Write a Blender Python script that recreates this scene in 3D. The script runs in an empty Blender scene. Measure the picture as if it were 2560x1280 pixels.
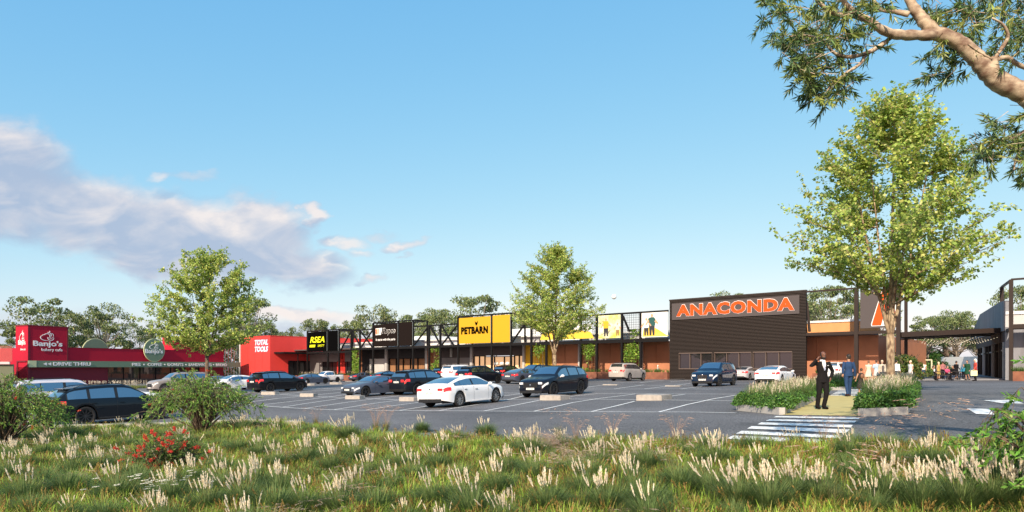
import bpy, bmesh, math, random
import numpy as np
from mathutils import Vector, Matrix, noise
R = math.radians
sc = bpy.context.scene
col = sc.collection
F = 1700.0; U0 = 1280.0; V0 = 918.0          # focal length and horizon measured in the 2560 px photograph
# ---------------------------------------------------------------- camera
cam = bpy.data.cameras.new('camera'); camo = bpy.data.objects.new('camera', cam); col.objects.link(camo)
camo.location = (0, 0, 0); camo.rotation_euler = (R(90), 0, 0)
cam.sensor_width = 36; cam.lens = 36 * F / 2560; cam.shift_y = (V0 - 640) / 2560
cam.clip_start = 0.1; cam.clip_end = 9000
sc.camera = camo
# ---------------------------------------------------------------- light
SUN_AZ = Vector((-0.36, -0.933)); SUN_EL = R(33)
sd = Vector((SUN_AZ.x * math.cos(SUN_EL), SUN_AZ.y * math.cos(SUN_EL), math.sin(SUN_EL))).normalized()
sl = bpy.data.lights.new('sun', 'SUN'); sl.energy = 4.4; sl.angle = R(0.6); sl.color = (1.0, 0.86, 0.68)
so = bpy.data.objects.new('sun', sl); col.objects.link(so); so.rotation_euler = sd.to_track_quat('Z', 'Y').to_euler()
so.location = (-40, -80, 60)
sc.view_settings.view_transform = 'Standard'; sc.view_settings.look = 'None'
sc.view_settings.gamma = 1; sc.view_settings.exposure = 0.62
sc.cycles.max_bounces = 6; sc.cycles.transparent_max_bounces = 8
sc.cycles.use_adaptive_sampling = True
W = bpy.data.worlds.new('World'); sc.world = W; W.use_nodes = True
nt = W.node_tree; nt.nodes.clear(); NN = nt.nodes; LK = nt.links
def _n(t, **k):
    n = NN.new(t)
    for a, b in k.items(): setattr(n, a, b)
    return n
def _m(op, a, b=None, c=None, clamp=False):
    n = NN.new('ShaderNodeMath'); n.operation = op; n.use_clamp = clamp
    for i, x in enumerate((a, b, c)):
        if x is None: continue
        if isinstance(x, (int, float)): n.inputs[i].default_value = x
        else: LK.new(x, n.inputs[i])
    return n.outputs[0]
sky = _n('ShaderNodeTexSky'); sky.sky_type = 'NISHITA'; sky.sun_disc = False
sky.sun_elevation = SUN_EL; sky.sun_rotation = math.atan2(sd.x, sd.y)
sky.altitude = 50; sky.air_density = 1.0; sky.dust_density = 1.0; sky.ozone_density = 3.0
tc = _n('ShaderNodeTexCoord'); sep = _n('ShaderNodeSeparateXYZ'); LK.new(tc.outputs['Generated'], sep.inputs[0])
ysafe = _m('MAXIMUM', sep.outputs[1], 0.05)
SU = _m('MULTIPLY_ADD', _m('DIVIDE', sep.outputs[0], ysafe), 17.0, 12.8)      # sky azimuth and height, in hundredths of the photograph's pixels
SV = _m('MULTIPLY_ADD', _m('DIVIDE', sep.outputs[2], ysafe), -17.0, 9.18)
def cloud_density(su, sv, seed):
    cb = _n('ShaderNodeCombineXYZ'); LK.new(su, cb.inputs[0]); LK.new(_m('MULTIPLY', sv, 1.7), cb.inputs[1]); cb.inputs[2].default_value = seed
    n1 = _n('ShaderNodeTexNoise'); n1.inputs['Scale'].default_value = 0.75; n1.inputs['Detail'].default_value = 7; n1.inputs['Roughness'].default_value = 0.55
    LK.new(cb.outputs[0], n1.inputs['Vector'])
    sp = _n('ShaderNodeSeparateColor'); LK.new(n1.outputs['Color'], sp.inputs[0])
    du = _m('MULTIPLY_ADD', sp.outputs[0], 2.0, _m('ADD', su, -1.0)); dv = _m('MULTIPLY_ADD', sp.outputs[1], 1.1, _m('ADD', sv, -.55))
    tot = None
    EL = [(0.2, 3.95, 1.7, 1.0, 10, 1), (.2, 4.8, 2.2, 1.0, 0, 1.05), (1.3, 5.15, 3.4, 1.0, 7, 1.1), (3.9, 5.7, 3.4, 1.0, 12, 1.1), (6.3, 5.8, 1.4, 0.95, 10, 1.2),
          (6.9, 6.6, 1.7, .55, 8, 1.2), (4.9, 6.5, 2.6, .6, 6, 1.05), (7.75, 5.35, .42, .34, 20, 1.0), (8.6, 6.05, .65, .2, 0, .75), (10.1, 6.07, .5, .14, 0, .75),
          (9.2, 6.98, .42, .12, 0, .65), (3.9, 4.3, .5, .16, 0, .6), (4.9, 4.4, .7, .14, 8, .45), (8.9, 6.35, .55, .15, 0, .6), (9.4, 5.85, .5, .12, 0, .5),
          (7.6, 7.95, 1.5, .26, 2, .9), (1.0, 8.3, 4.0, .55, 0, .55), (7.2, 8.5, 3.0, .4, 0, .6), (10.1, 6.35, .12, .1, 0, .5)]
    for cx, cy, rx, ry, ro, w in EL:
        c, s = math.cos(R(ro)), math.sin(R(ro))
        x = _m('SUBTRACT', du, cx); y = _m('SUBTRACT', dv, cy)
        a = _m('ADD', _m('MULTIPLY', x, c / rx), _m('MULTIPLY', y, s / rx)); b = _m('ADD', _m('MULTIPLY', x, -s / ry), _m('MULTIPLY', y, c / ry))
        r2 = _m('ADD', _m('MULTIPLY', a, a), _m('MULTIPLY', b, b))
        e = _m('MULTIPLY', _m('SUBTRACT', 1.0, _m('MULTIPLY', r2, .62), clamp=True), w)
        tot = e if tot is None else _m('MAXIMUM', tot, e)
    nf = _m('MULTIPLY_ADD', n1.outputs[0], 1.0, -.5)
    return _m('ADD', tot, _m('MULTIPLY', nf, _m('MULTIPLY', tot, 1.0)))
D1 = cloud_density(SU, SV, 3.1)
D2 = cloud_density(_m('ADD', SU, -.18), _m('ADD', SV, -.42), 3.1)
mask = _n('ShaderNodeMapRange'); mask.interpolation_type = 'SMOOTHSTEP'; LK.new(D1, mask.inputs[0]); mask.inputs[1].default_value = .05; mask.inputs[2].default_value = .9
litm = _n('ShaderNodeMapRange'); litm.interpolation_type = 'SMOOTHSTEP'; LK.new(_m('SUBTRACT', D1, D2), litm.inputs[0]); litm.inputs[1].default_value = -.05; litm.inputs[2].default_value = .95
cv = _n('ShaderNodeCombineXYZ'); LK.new(SU, cv.inputs[0]); LK.new(_m('MULTIPLY', SV, 2.2), cv.inputs[1]); cv.inputs[2].default_value = 9.7
n2 = _n('ShaderNodeTexNoise'); n2.inputs['Scale'].default_value = .55; n2.inputs['Detail'].default_value = 6; n2.inputs['Distortion'].default_value = .6; LK.new(cv.outputs[0], n2.inputs['Vector'])
puff = _m('MULTIPLY', _m('MAXIMUM', _m('SUBTRACT', n2.outputs[0], .47), 0.0), 2.6)
mc = _n('ShaderNodeMix'); mc.data_type = 'RGBA'; LK.new(_m('ADD', _m('MULTIPLY', litm.outputs[0], .95), puff, clamp=True), mc.inputs[0])
mc.inputs[6].default_value = (.36, .43, .57, 1); mc.inputs[7].default_value = (.80, .72, .69, 1)
fr = _m('MULTIPLY', _m('MULTIPLY', mask.outputs[0], _m('GREATER_THAN', sep.outputs[1], .06)), .88)
tint = _n('ShaderNodeMix'); tint.data_type = 'RGBA'; tint.blend_type = 'MULTIPLY'; tint.inputs[0].default_value = 1
LK.new(sky.outputs[0], tint.inputs[6]); tint.inputs[7].default_value = (.98, 1.10, 1.10, 1)
# the air of the photograph is paler and more even than a clean Nishita sky: compress each channel's range a little
spc = _n('ShaderNodeSeparateColor'); LK.new(tint.outputs[2], spc.inputs[0]); cbc = _n('ShaderNodeCombineColor'); KX = .148 * 2 ** .62
for _i, (_a, _p) in enumerate(((.86, 1.0), (.775, .52), (.885, .2))):
    LK.new(_m('MULTIPLY', _m('POWER', _m('MULTIPLY', spc.outputs[_i], KX), _p), _a / KX), cbc.inputs[_i])
bg = _n('ShaderNodeBackground'); bg.inputs[1].default_value = 0.148; LK.new(cbc.outputs[0], bg.inputs[0])
bg2 = _n('ShaderNodeBackground'); bg2.inputs[1].default_value = 0.78; LK.new(mc.outputs[2], bg2.inputs[0])
ms = _n('ShaderNodeMixShader'); LK.new(fr, ms.inputs[0]); LK.new(bg.outputs[0], ms.inputs[1]); LK.new(bg2.outputs[0], ms.inputs[2])
wo = _n('ShaderNodeOutputWorld'); LK.new(ms.outputs[0], wo.inputs[0])

# ---------------------------------------------------------------- materials
MATS = {}
def mat(name, base, rough=.6, metal=0, spec=.5, coat=0, var=0, vscale=3, bump=0, bscale=20, emit=None, estr=0, trans=0, attr=None, objcol=False, detail=6, col2=None, stretch=None):
    if name in MATS: return MATS[name]
    m = bpy.data.materials.new(name); m.use_nodes = True; n = m.node_tree.nodes; l = m.node_tree.links
    p = n['Principled BSDF']
    p.inputs['Base Color'].default_value = (*base, 1); p.inputs['Roughness'].default_value = rough; p.inputs['Metallic'].default_value = metal
    p.inputs['Specular IOR Level'].default_value = spec; p.inputs['Coat Weight'].default_value = coat; p.inputs['Coat Roughness'].default_value = .03
    tcn = n.new('ShaderNodeTexCoord'); vec = tcn.outputs['Object']
    if stretch:
        mp = n.new('ShaderNodeMapping'); mp.inputs['Scale'].default_value = stretch; l.new(vec, mp.inputs[0]); vec = mp.outputs[0]
    csrc = None
    if attr:
        a = n.new('ShaderNodeAttribute'); a.attribute_name = attr; csrc = a.outputs['Color']
    if objcol:
        a = n.new('ShaderNodeObjectInfo'); csrc = a.outputs['Color']
    if var or col2:
        t = n.new('ShaderNodeTexNoise'); t.inputs['Scale'].default_value = vscale; t.inputs['Detail'].default_value = detail; l.new(vec, t.inputs['Vector'])
        mx = n.new('ShaderNodeMix'); mx.data_type = 'RGBA'
        if col2:
            mr = n.new('ShaderNodeMapRange'); mr.inputs[1].default_value = .35; mr.inputs[2].default_value = .65; l.new(t.outputs[0], mr.inputs[0]); l.new(mr.outputs[0], mx.inputs[0])
            mx.inputs[6].default_value = (*base, 1); mx.inputs[7].default_value = (*col2, 1)
            if csrc: l.new(csrc, mx.inputs[6])
        else:
            mx.blend_type = 'MULTIPLY'; mx.inputs[0].default_value = 1; mx.inputs[6].default_value = (*base, 1)
            if csrc: l.new(csrc, mx.inputs[6])
            mr = n.new('ShaderNodeMapRange'); mr.inputs[1].default_value = .3; mr.inputs[2].default_value = .7; mr.inputs[3].default_value = 1 - var; mr.inputs[4].default_value = 1 + var; l.new(t.outputs[0], mr.inputs[0]); l.new(mr.outputs[0], mx.inputs[7])
        csrc = mx.outputs[2]
    if csrc: l.new(csrc, p.inputs['Base Color'])
    if bump:
        t2 = n.new('ShaderNodeTexNoise'); t2.inputs['Scale'].default_value = bscale; t2.inputs['Detail'].default_value = 8; l.new(vec, t2.inputs['Vector'])
        b = n.new('ShaderNodeBump'); b.inputs['Strength'].default_value = bump; b.inputs['Distance'].default_value = .02; l.new(t2.outputs[0], b.inputs['Height']); l.new(b.outputs[0], p.inputs['Normal'])
    if emit: p.inputs['Emission Color'].default_value = (*emit, 1); p.inputs['Emission Strength'].default_value = estr
    if trans:
        tr = n.new('ShaderNodeBsdfTranslucent'); mxs = n.new('ShaderNodeMixShader'); mxs.inputs[0].default_value = trans
        if csrc: l.new(csrc, tr.inputs[0])
        else: tr.inputs[0].default_value = (*base, 1)
        l.new(p.outputs[0], mxs.inputs[1]); l.new(tr.outputs[0], mxs.inputs[2]); l.new(mxs.outputs[0], n['Material Output'].inputs[0])
    MATS[name] = m
    return m
def glassmat(name, tint, refl=.35, gl=(.95, .97, 1)):
    if name in MATS: return MATS[name]
    m = bpy.data.materials.new(name); m.use_nodes = True; n = m.node_tree.nodes; l = m.node_tree.links
    p = n['Principled BSDF']; p.inputs['Base Color'].default_value = (*tint, 1); p.inputs['Roughness'].default_value = .3
    g = n.new('ShaderNodeBsdfGlossy'); g.inputs['Roughness'].default_value = .015; g.inputs['Color'].default_value = (*gl, 1)
    lw = n.new('ShaderNodeLayerWeight'); lw.inputs[0].default_value = .35
    mr = n.new('ShaderNodeMapRange'); mr.inputs[3].default_value = refl; mr.inputs[4].default_value = 1; l.new(lw.outputs['Fresnel'], mr.inputs[0])
    mx = n.new('ShaderNodeMixShader'); l.new(mr.outputs[0], mx.inputs[0]); l.new(p.outputs[0], mx.inputs[1]); l.new(g.outputs[0], mx.inputs[2]); l.new(mx.outputs[0], n['Material Output'].inputs[0])
    MATS[name] = m
    return m
# ---------------------------------------------------------------- object helpers
def tag(o, label=None, cat=None, group=None, kind=None):
    if label: o['label'] = label
    if cat: o['category'] = cat
    if group: o['group'] = group
    if kind: o['kind'] = kind
    return o
def empty(name, loc=(0, 0, 0), rz=0, label=None, cat=None, group=None):
    o = bpy.data.objects.new(name, None); col.objects.link(o); o.location = loc; o.rotation_euler = (0, 0, rz); o.empty_display_size = .3
    return tag(o, label, cat, group)
def link(name, me, parent=None, color=None):
    o = bpy.data.objects.new(name, me); col.objects.link(o)
    if parent: o.parent = parent
    if color: o.color = (*color, 1)
    return o
def copy_tree(o, parent=None, color=None):
    c = o.copy(); col.objects.link(c); c.parent = parent
    if color: c.color = (*color, 1)
    for ch in list(o.children): copy_tree(ch, c, color)
    return c
class MB:
    def __init__(s): s.v = []; s.f = []; s.m = []
    def add(s, vs, fs, mi=0):
        b = len(s.v); s.v += [tuple(x) for x in vs]; s.f += [tuple(i + b for i in f) for f in fs]; s.m += [mi] * len(fs); return s
    def obox(s, o, a, b, c, mi=0):
        o, a, b, c = Vector(o), Vector(a), Vector(b), Vector(c)
        if a.cross(b).dot(c) < 0: a, b = b, a
        vs = [o, o + a, o + a + b, o + b, o + c, o + a + c, o + a + b + c, o + b + c]
        return s.add(vs, [(3, 2, 1, 0), (4, 5, 6, 7), (0, 1, 5, 4), (1, 2, 6, 5), (2, 3, 7, 6), (3, 0, 4, 7)], mi)
    def box(s, c, d, rz=0, mi=0):
        m = Matrix.Rotation(rz, 3, 'Z'); c = Vector(c)
        return s.obox(c + m @ Vector((-d[0] / 2, -d[1] / 2, -d[2] / 2)), m @ Vector((d[0], 0, 0)), m @ Vector((0, d[1], 0)), Vector((0, 0, d[2])), mi)
    def bar(s, p, q, w, h=None, mi=0, up=(0, 0, 1)):
        p, q = Vector(p), Vector(q); d = (q - p); h = h or w
        if abs(d.normalized().dot(Vector(up))) > .98: up = (1, 0, 0)
        x = d.cross(Vector(up)).normalized() * w; z = x.cross(d).normalized() * h
        return s.obox(p - x / 2 - z / 2, d, x, z, mi)
    def tube(s, pts, rad, n=8, mi=0, cap=True):
        pts = [Vector(p) for p in pts]; k = len(pts)
        if not hasattr(rad, '__len__'): rad = [rad] * k
        b = len(s.v); prev = None
        for i, p in enumerate(pts):
            d = (pts[min(i + 1, k - 1)] - pts[max(i - 1, 0)]).normalized()
            if prev is None: x = d.orthogonal().normalized()
            else: x = (prev - d * prev.dot(d)).normalized()
            prev = x; y = d.cross(x); r = rad[i]
            rx, ry = (r, r) if not hasattr(r, '__len__') else r
            for j in range(n):
                a = 2 * math.pi * j / n; s.v.append(tuple(p + x * math.cos(a) * rx + y * math.sin(a) * ry))
        for i in range(k - 1):
            for j in range(n):
                s.f.append((b + i * n + j, b + i * n + (j + 1) % n, b + (i + 1) * n + (j + 1) % n, b + (i + 1) * n + j)); s.m.append(mi)
        if cap:
            s.f.append(tuple(b + j for j in reversed(range(n)))); s.m.append(mi)
            s.f.append(tuple(b + (k - 1) * n + j for j in range(n))); s.m.append(mi)
        return s
    def loft(s, rings, mi=0, cap=True):      # rings: list of (centre, rx, ry) horizontal ellipses
        n = 14; b = len(s.v); k = len(rings)
        for (c, rx, ry, rz) in rings:
            for j in range(n):
                a = 2 * math.pi * j / n; x, y = rx * math.cos(a), ry * math.sin(a)
                s.v.append((c[0] + x * math.cos(rz) - y * math.sin(rz), c[1] + x * math.sin(rz) + y * math.cos(rz), c[2]))
        up = rings[-1][0][2] > rings[0][0][2]
        for i in range(k - 1):
            for j in range(n):
                q = (b + i * n + j, b + i * n + (j + 1) % n, b + (i + 1) * n + (j + 1) % n, b + (i + 1) * n + j)
                s.f.append(q if up else q[::-1]); s.m.append(mi)
        if cap:
            s.f.append(tuple(b + j for j in (reversed(range(n)) if up else range(n)))); s.m.append(mi)
            s.f.append(tuple(b + (k - 1) * n + j for j in (range(n) if up else reversed(range(n))))); s.m.append(mi)
        return s
    def ball(s, c, r, n=10, m=7, mi=0):
        r = (r, r, r) if not hasattr(r, '__len__') else r
        b = len(s.v); s.v.append((c[0], c[1], c[2] - r[2]))
        for i in range(1, m):
            t = -math.pi / 2 + math.pi * i / m
            for j in range(n):
                a = 2 * math.pi * j / n; s.v.append((c[0] + r[0] * math.cos(t) * math.cos(a), c[1] + r[1] * math.cos(t) * math.sin(a), c[2] + r[2] * math.sin(t)))
        s.v.append((c[0], c[1], c[2] + r[2])); e = len(s.v) - 1
        for j in range(n): s.f.append((b, b + 1 + (j + 1) % n, b + 1 + j)); s.m.append(mi)
        for i in range(m - 2):
            for j in range(n):
                p = b + 1 + i * n; s.f.append((p + j, p + (j + 1) % n, p + n + (j + 1) % n, p + n + j)); s.m.append(mi)
        p = b + 1 + (m - 2) * n
        for j in range(n): s.f.append((p + j, p + (j + 1) % n, e)); s.m.append(mi)
        return s
    def mesh(s, name, mats, smooth=False):
        me = bpy.data.meshes.new(name); me.from_pydata(s.v, [], s.f)
        if not isinstance(mats, (list, tuple)): mats = [mats]
        for m in mats: me.materials.append(m)
        me.polygons.foreach_set('material_index', s.m)
        if smooth: me.polygons.foreach_set('use_smooth', [True] * len(me.polygons))
        me.update(); return me
    def build(s, name, mats, parent=None, smooth=False, color=None):
        return link(name, s.mesh(name, mats, smooth), parent, color)
def npmesh(name, V, Q, mats, colr=None, smooth=False):
    """V (n,3) vertices, Q (m,4) quads, colr (n,3) colour per vertex"""
    me = bpy.data.meshes.new(name); V = np.asarray(V, np.float32); Q = np.asarray(Q, np.int32)
    me.vertices.add(len(V)); me.vertices.foreach_set('co', V.ravel())
    k = Q.shape[1]
    me.loops.add(Q.size); me.loops.foreach_set('vertex_index', Q.ravel())
    me.polygons.add(len(Q)); me.polygons.foreach_set('loop_start', np.arange(0, Q.size, k, dtype=np.int32)); me.polygons.foreach_set('loop_total', np.full(len(Q), k, np.int32))
    if not isinstance(mats, (list, tuple)): mats = [mats]
    for m in mats: me.materials.append(m)
    me.update(calc_edges=True)
    if colr is not None:
        a = me.color_attributes.new('Col', 'FLOAT_COLOR', 'POINT'); c4 = np.ones((len(V), 4), np.float32); c4[:, :3] = colr; a.data.foreach_set('color', c4.ravel())
    if smooth: me.polygons.foreach_set('use_smooth', np.ones(len(Q), bool))
    return me
class Leaves:
    """bags of small quads or blades, kept as numpy arrays"""
    def __init__(s): s.V = []; s.Q = []; s.C = []; s.n = 0
    def add(s, V, Q, C):
        s.V.append(V); s.Q.append(Q + s.n); s.C.append(C); s.n += len(V)
    def quads(s, P, A, B, C):     # centres, half-axes, colour per quad
        n = len(P); V = np.stack([P - A, P - B, P + A, P + B], 1).reshape(-1, 3)
        s.add(V, np.arange(n * 4).reshape(-1, 4), np.repeat(C, 4, 0))
    def mesh(s, name, m): return npmesh(name, np.concatenate(s.V), np.concatenate(s.Q), m, np.concatenate(s.C))
def vary(rs, n, cols, jit=.18):
    cols = np.array(cols); c = cols[rs.integers(0, len(cols), n)]
    return np.clip(c * (1 + rs.normal(0, jit, (n, 1))), .002, 1) * (1 + rs.normal(0, jit * .3, (n, 3)))
def unit(v): return v / np.maximum(np.linalg.norm(v, axis=-1, keepdims=True), 1e-9)
def text_mesh(body, size, extrude=.02, bold=0, shear=0, space=1, align='LEFT'):
    cu = bpy.data.curves.new('lettering', 'FONT'); cu.body = body; cu.size = size; cu.extrude = extrude; cu.offset = bold; cu.shear = shear
    cu.space_character = space; cu.align_x = align; cu.resolution_u = 3
    o = bpy.data.objects.new('tmp', cu); col.objects.link(o); bpy.context.view_layer.update()
    dg = bpy.context.evaluated_depsgraph_get(); me = bpy.data.meshes.new_from_object(o.evaluated_get(dg)); me.name = 'lettering'
    bpy.data.objects.remove(o); bpy.data.curves.remove(cu)
    return me
def place_text(name, body, m, origin, ex, width=None, height=None, ez=(0, 0, 1), parent=None, **k):
    """letters standing on the plane through origin, along ex; scaled to the given width / height"""
    me = text_mesh(body, 1.0, **k); me.materials.clear(); me.materials.append(m)
    co = np.empty(len(me.vertices) * 3, np.float32); me.vertices.foreach_get('co', co); co = co.reshape(-1, 3)
    mn, mx_ = co.min(0), co.max(0); co[:, :2] -= mn[:2]; w, h = (mx_ - mn)[:2]
    sx = width / w if width else height / h; sy = height / h if height else sx
    if width is None: sx = sy
    ex = Vector(ex).normalized(); ez = Vector(ez); n = ex.cross(ez).normalized()
    E = np.array([ex, ez, n]); P = co.copy(); P[:, 0] *= sx; P[:, 1] *= sy
    P = P @ E + np.array(Vector(origin)); me.vertices.foreach_set('co', P.astype(np.float32).ravel()); me.update()
    return link(name, me, parent)
# ---------------------------------------------------------------- cars table and terrain
H0 = Vector((.667, .745, 0)).normalized()
CARS = [ # key, model, heading sign, X, depth, yaw turn, ground height
 ('tesla','lift',1,-2.41,33.5,8.5,-1.87), ('q7','wagon',-1,2.50,39.5,6.5,-1.58), ('rr','box',1,11.91,70,4.0,-1.34), ('x5','suv',1,-6.42,49,2.0,-2.01),
 ('merc','coupe',-1,-9.66,48,2.0,-1.91), ('bmwL','suv',1,-19.95,58,6.0,-2.09), ('sedanB','coupe',1,-26.46,90,2.0,-2.25), ('truck','pickup',-1,-29.29,108,4.0,-2.36),
 ('merc2','coupe',1,-24.52,112,2.0,-2.39), ('susv','suv',1,-9.87,104,2.0,-1.57), ('bigsuv','wagon',1,-3.06,65,2.0,-1.51), ('bmw2','suv',1,-0.35,92,2.0,-1.53),
 ('gcoupe','coupe',1,1.13,64,2.0,-1.51), ('bmwF','suv',-1,14.90,50,5.5,-1.40), ('silver','lift',1,25.17,73,2.0,-1.40), ('teslaR','lift',1,20.94,54,3.5,-1.25),
 ('rrL','box',-1,-30.37,62,0.0,-2.30), ('whiteL','lift',-1,-26.93,66,2.0,-2.18), ('wag','wagon',1,-18.19,31,2.0,-2.63), ('van','box',1,-23.28,35.5,2.0,-2.33)]
CT = [(c[3], c[4], c[6], 1.0) for c in CARS] + [(10, 22, -1.39, 1), (14.5, 29.3, -1.24, 1), (27.6, 51, -1.27, 1), (0, 15.5, -1.75, 1), (-4.3, 19, -1.9, 1), (-10.5, 27, -2.15, 1), (-17.6, 27, -2.55, 1), (-69, 97, -2.75, 1),
 (18.3, 79, -1.45, 1), (-30, 121, -2.36, 1), (34.6, 50.7, -1.05, 1), (43, 59, -1.25, 1), (7.2, 10.6, -1.45, 1), (6, 12.6, -1.5, 1), (-46, 130, -2.5, 1), (-3.5, 32, -1.93, 1), (-1.2, 35.2, -1.8, 1), (-1.2, 38, -1.72, 1), (5, 27, -1.6, 1), (30, 30, -1.05, 1), (18, 24, -1.2, 1), (60, 40, -.9, 1), (-60, 60, -2.75, 1), (-40, 35, -2.7, 1),
 (0, 9, -2.15, 1), (-6, 10, -2.25, 1), (6, 8, -1.9, 1), (-14, 16, -2.45, 1), (0, 3, -2.3, 1), (-10, 3, -2.5, 1), (10, 3, -2.1, 1), (12, 62, -1.45, 1), (30, 66, -1.3, 1), (-58, 137, -2.6, 1), (-55, 115, -2.7, 1)]
_P = np.array([(a, b) for a, b, c, d in CT], float); _L = lambda X, Y: -1.73 + .02 * np.clip(X, -60, 45)
_res = np.array([c for a, b, c, d in CT]) - _L(_P[:, 0], _P[:, 1])
def _w(P): return np.stack([P[:, 0] / (1 + .012 * P[:, 1]), 60 * np.log1p(P[:, 1] / 60)], 1)
_K = lambda A, B: np.exp(-((A[:, None, :] - B[None, :, :]) ** 2).sum(-1) / (2 * 7.5 ** 2))
_PW = _w(_P); _a = np.linalg.solve(_K(_PW, _PW) + .12 * np.eye(len(_P)), _res)
def gz(X, Y):
    X = np.atleast_1d(np.asarray(X, float)); Y = np.atleast_1d(np.asarray(Y, float))
    return _L(X, Y) + _K(_w(np.stack([X, np.maximum(Y, 0)], 1)), _PW) @ _a
def g1(x, y): return float(gz(x, y)[0])
def at(u, v):
    """point of the ground seen at pixel (u, v)"""
    a, b = (u - U0) / F, -(v - V0) / F; d = 8.0; s = .5
    while d < 400:
        if b * d <= g1(a * d, d): break
        s = .5 + d * .01; d += s
    lo, hi = d - s, d
    for _ in range(18):
        m = (lo + hi) / 2
        if b * m <= g1(a * m, m): hi = m
        else: lo = m
    return Vector((a * hi, hi, g1(a * hi, hi)))
def pd(u, v, d): return Vector(((u - U0) / F * d, d, -(v - V0) / F * d))
def edge_y(X): return np.interp(X, [-60, -30, -17.6, -10.5, -7, -4.3, 0, 4, 6, 9, 14, 60], [29, 28.5, 28, 27, 23.5, 19, 15.6, 13.6, 12.8, 12, 11, 8])
# ================================================================ GROUND
def axis(lo, hi, c0, c1, fine, coarse):
    a = list(np.arange(c0, c1, fine)); x = c1; s = fine
    while x < hi: a.append(x); s = min(s * 1.18, coarse); x += s
    a.append(hi); x = c0; s = fine; b = []
    while x > lo: s = min(s * 1.18, coarse); x -= s; b.append(x)
    b.append(lo) if b[-1] > lo else None
    return np.array(sorted(set([round(float(q), 4) for q in a + b])))
def grid_mesh(name, XX, YY, ZZ, m):
    r, c = XX.shape; idx = np.arange(r * c).reshape(r, c)
    Q = np.stack([idx[:-1, :-1], idx[:-1, 1:], idx[1:, 1:], idx[1:, :-1]], -1).reshape(-1, 4)
    return npmesh(name, np.stack([XX, YY, ZZ], -1).reshape(-1, 3), Q, m, smooth=True)
soil = mat('soil', (.045, .038, .022), .95, col2=(.03, .045, .012), vscale=1.5, bump=.6, bscale=8)
ax_ = axis(-3000, 3000, -30, 45, 1.2, 300); ay_ = axis(-300, 5000, 2, 60, 1.2, 400)
XX, YY = np.meshgrid(ax_, ay_); ZZ = gz(XX.ravel(), YY.ravel()).reshape(XX.shape) - .05
tag(link('ground', grid_mesh('ground', XX, YY, ZZ, soil)), kind='structure')
asph = mat('asphalt', (.1, .1, .106), .82, spec=.3)
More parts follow.
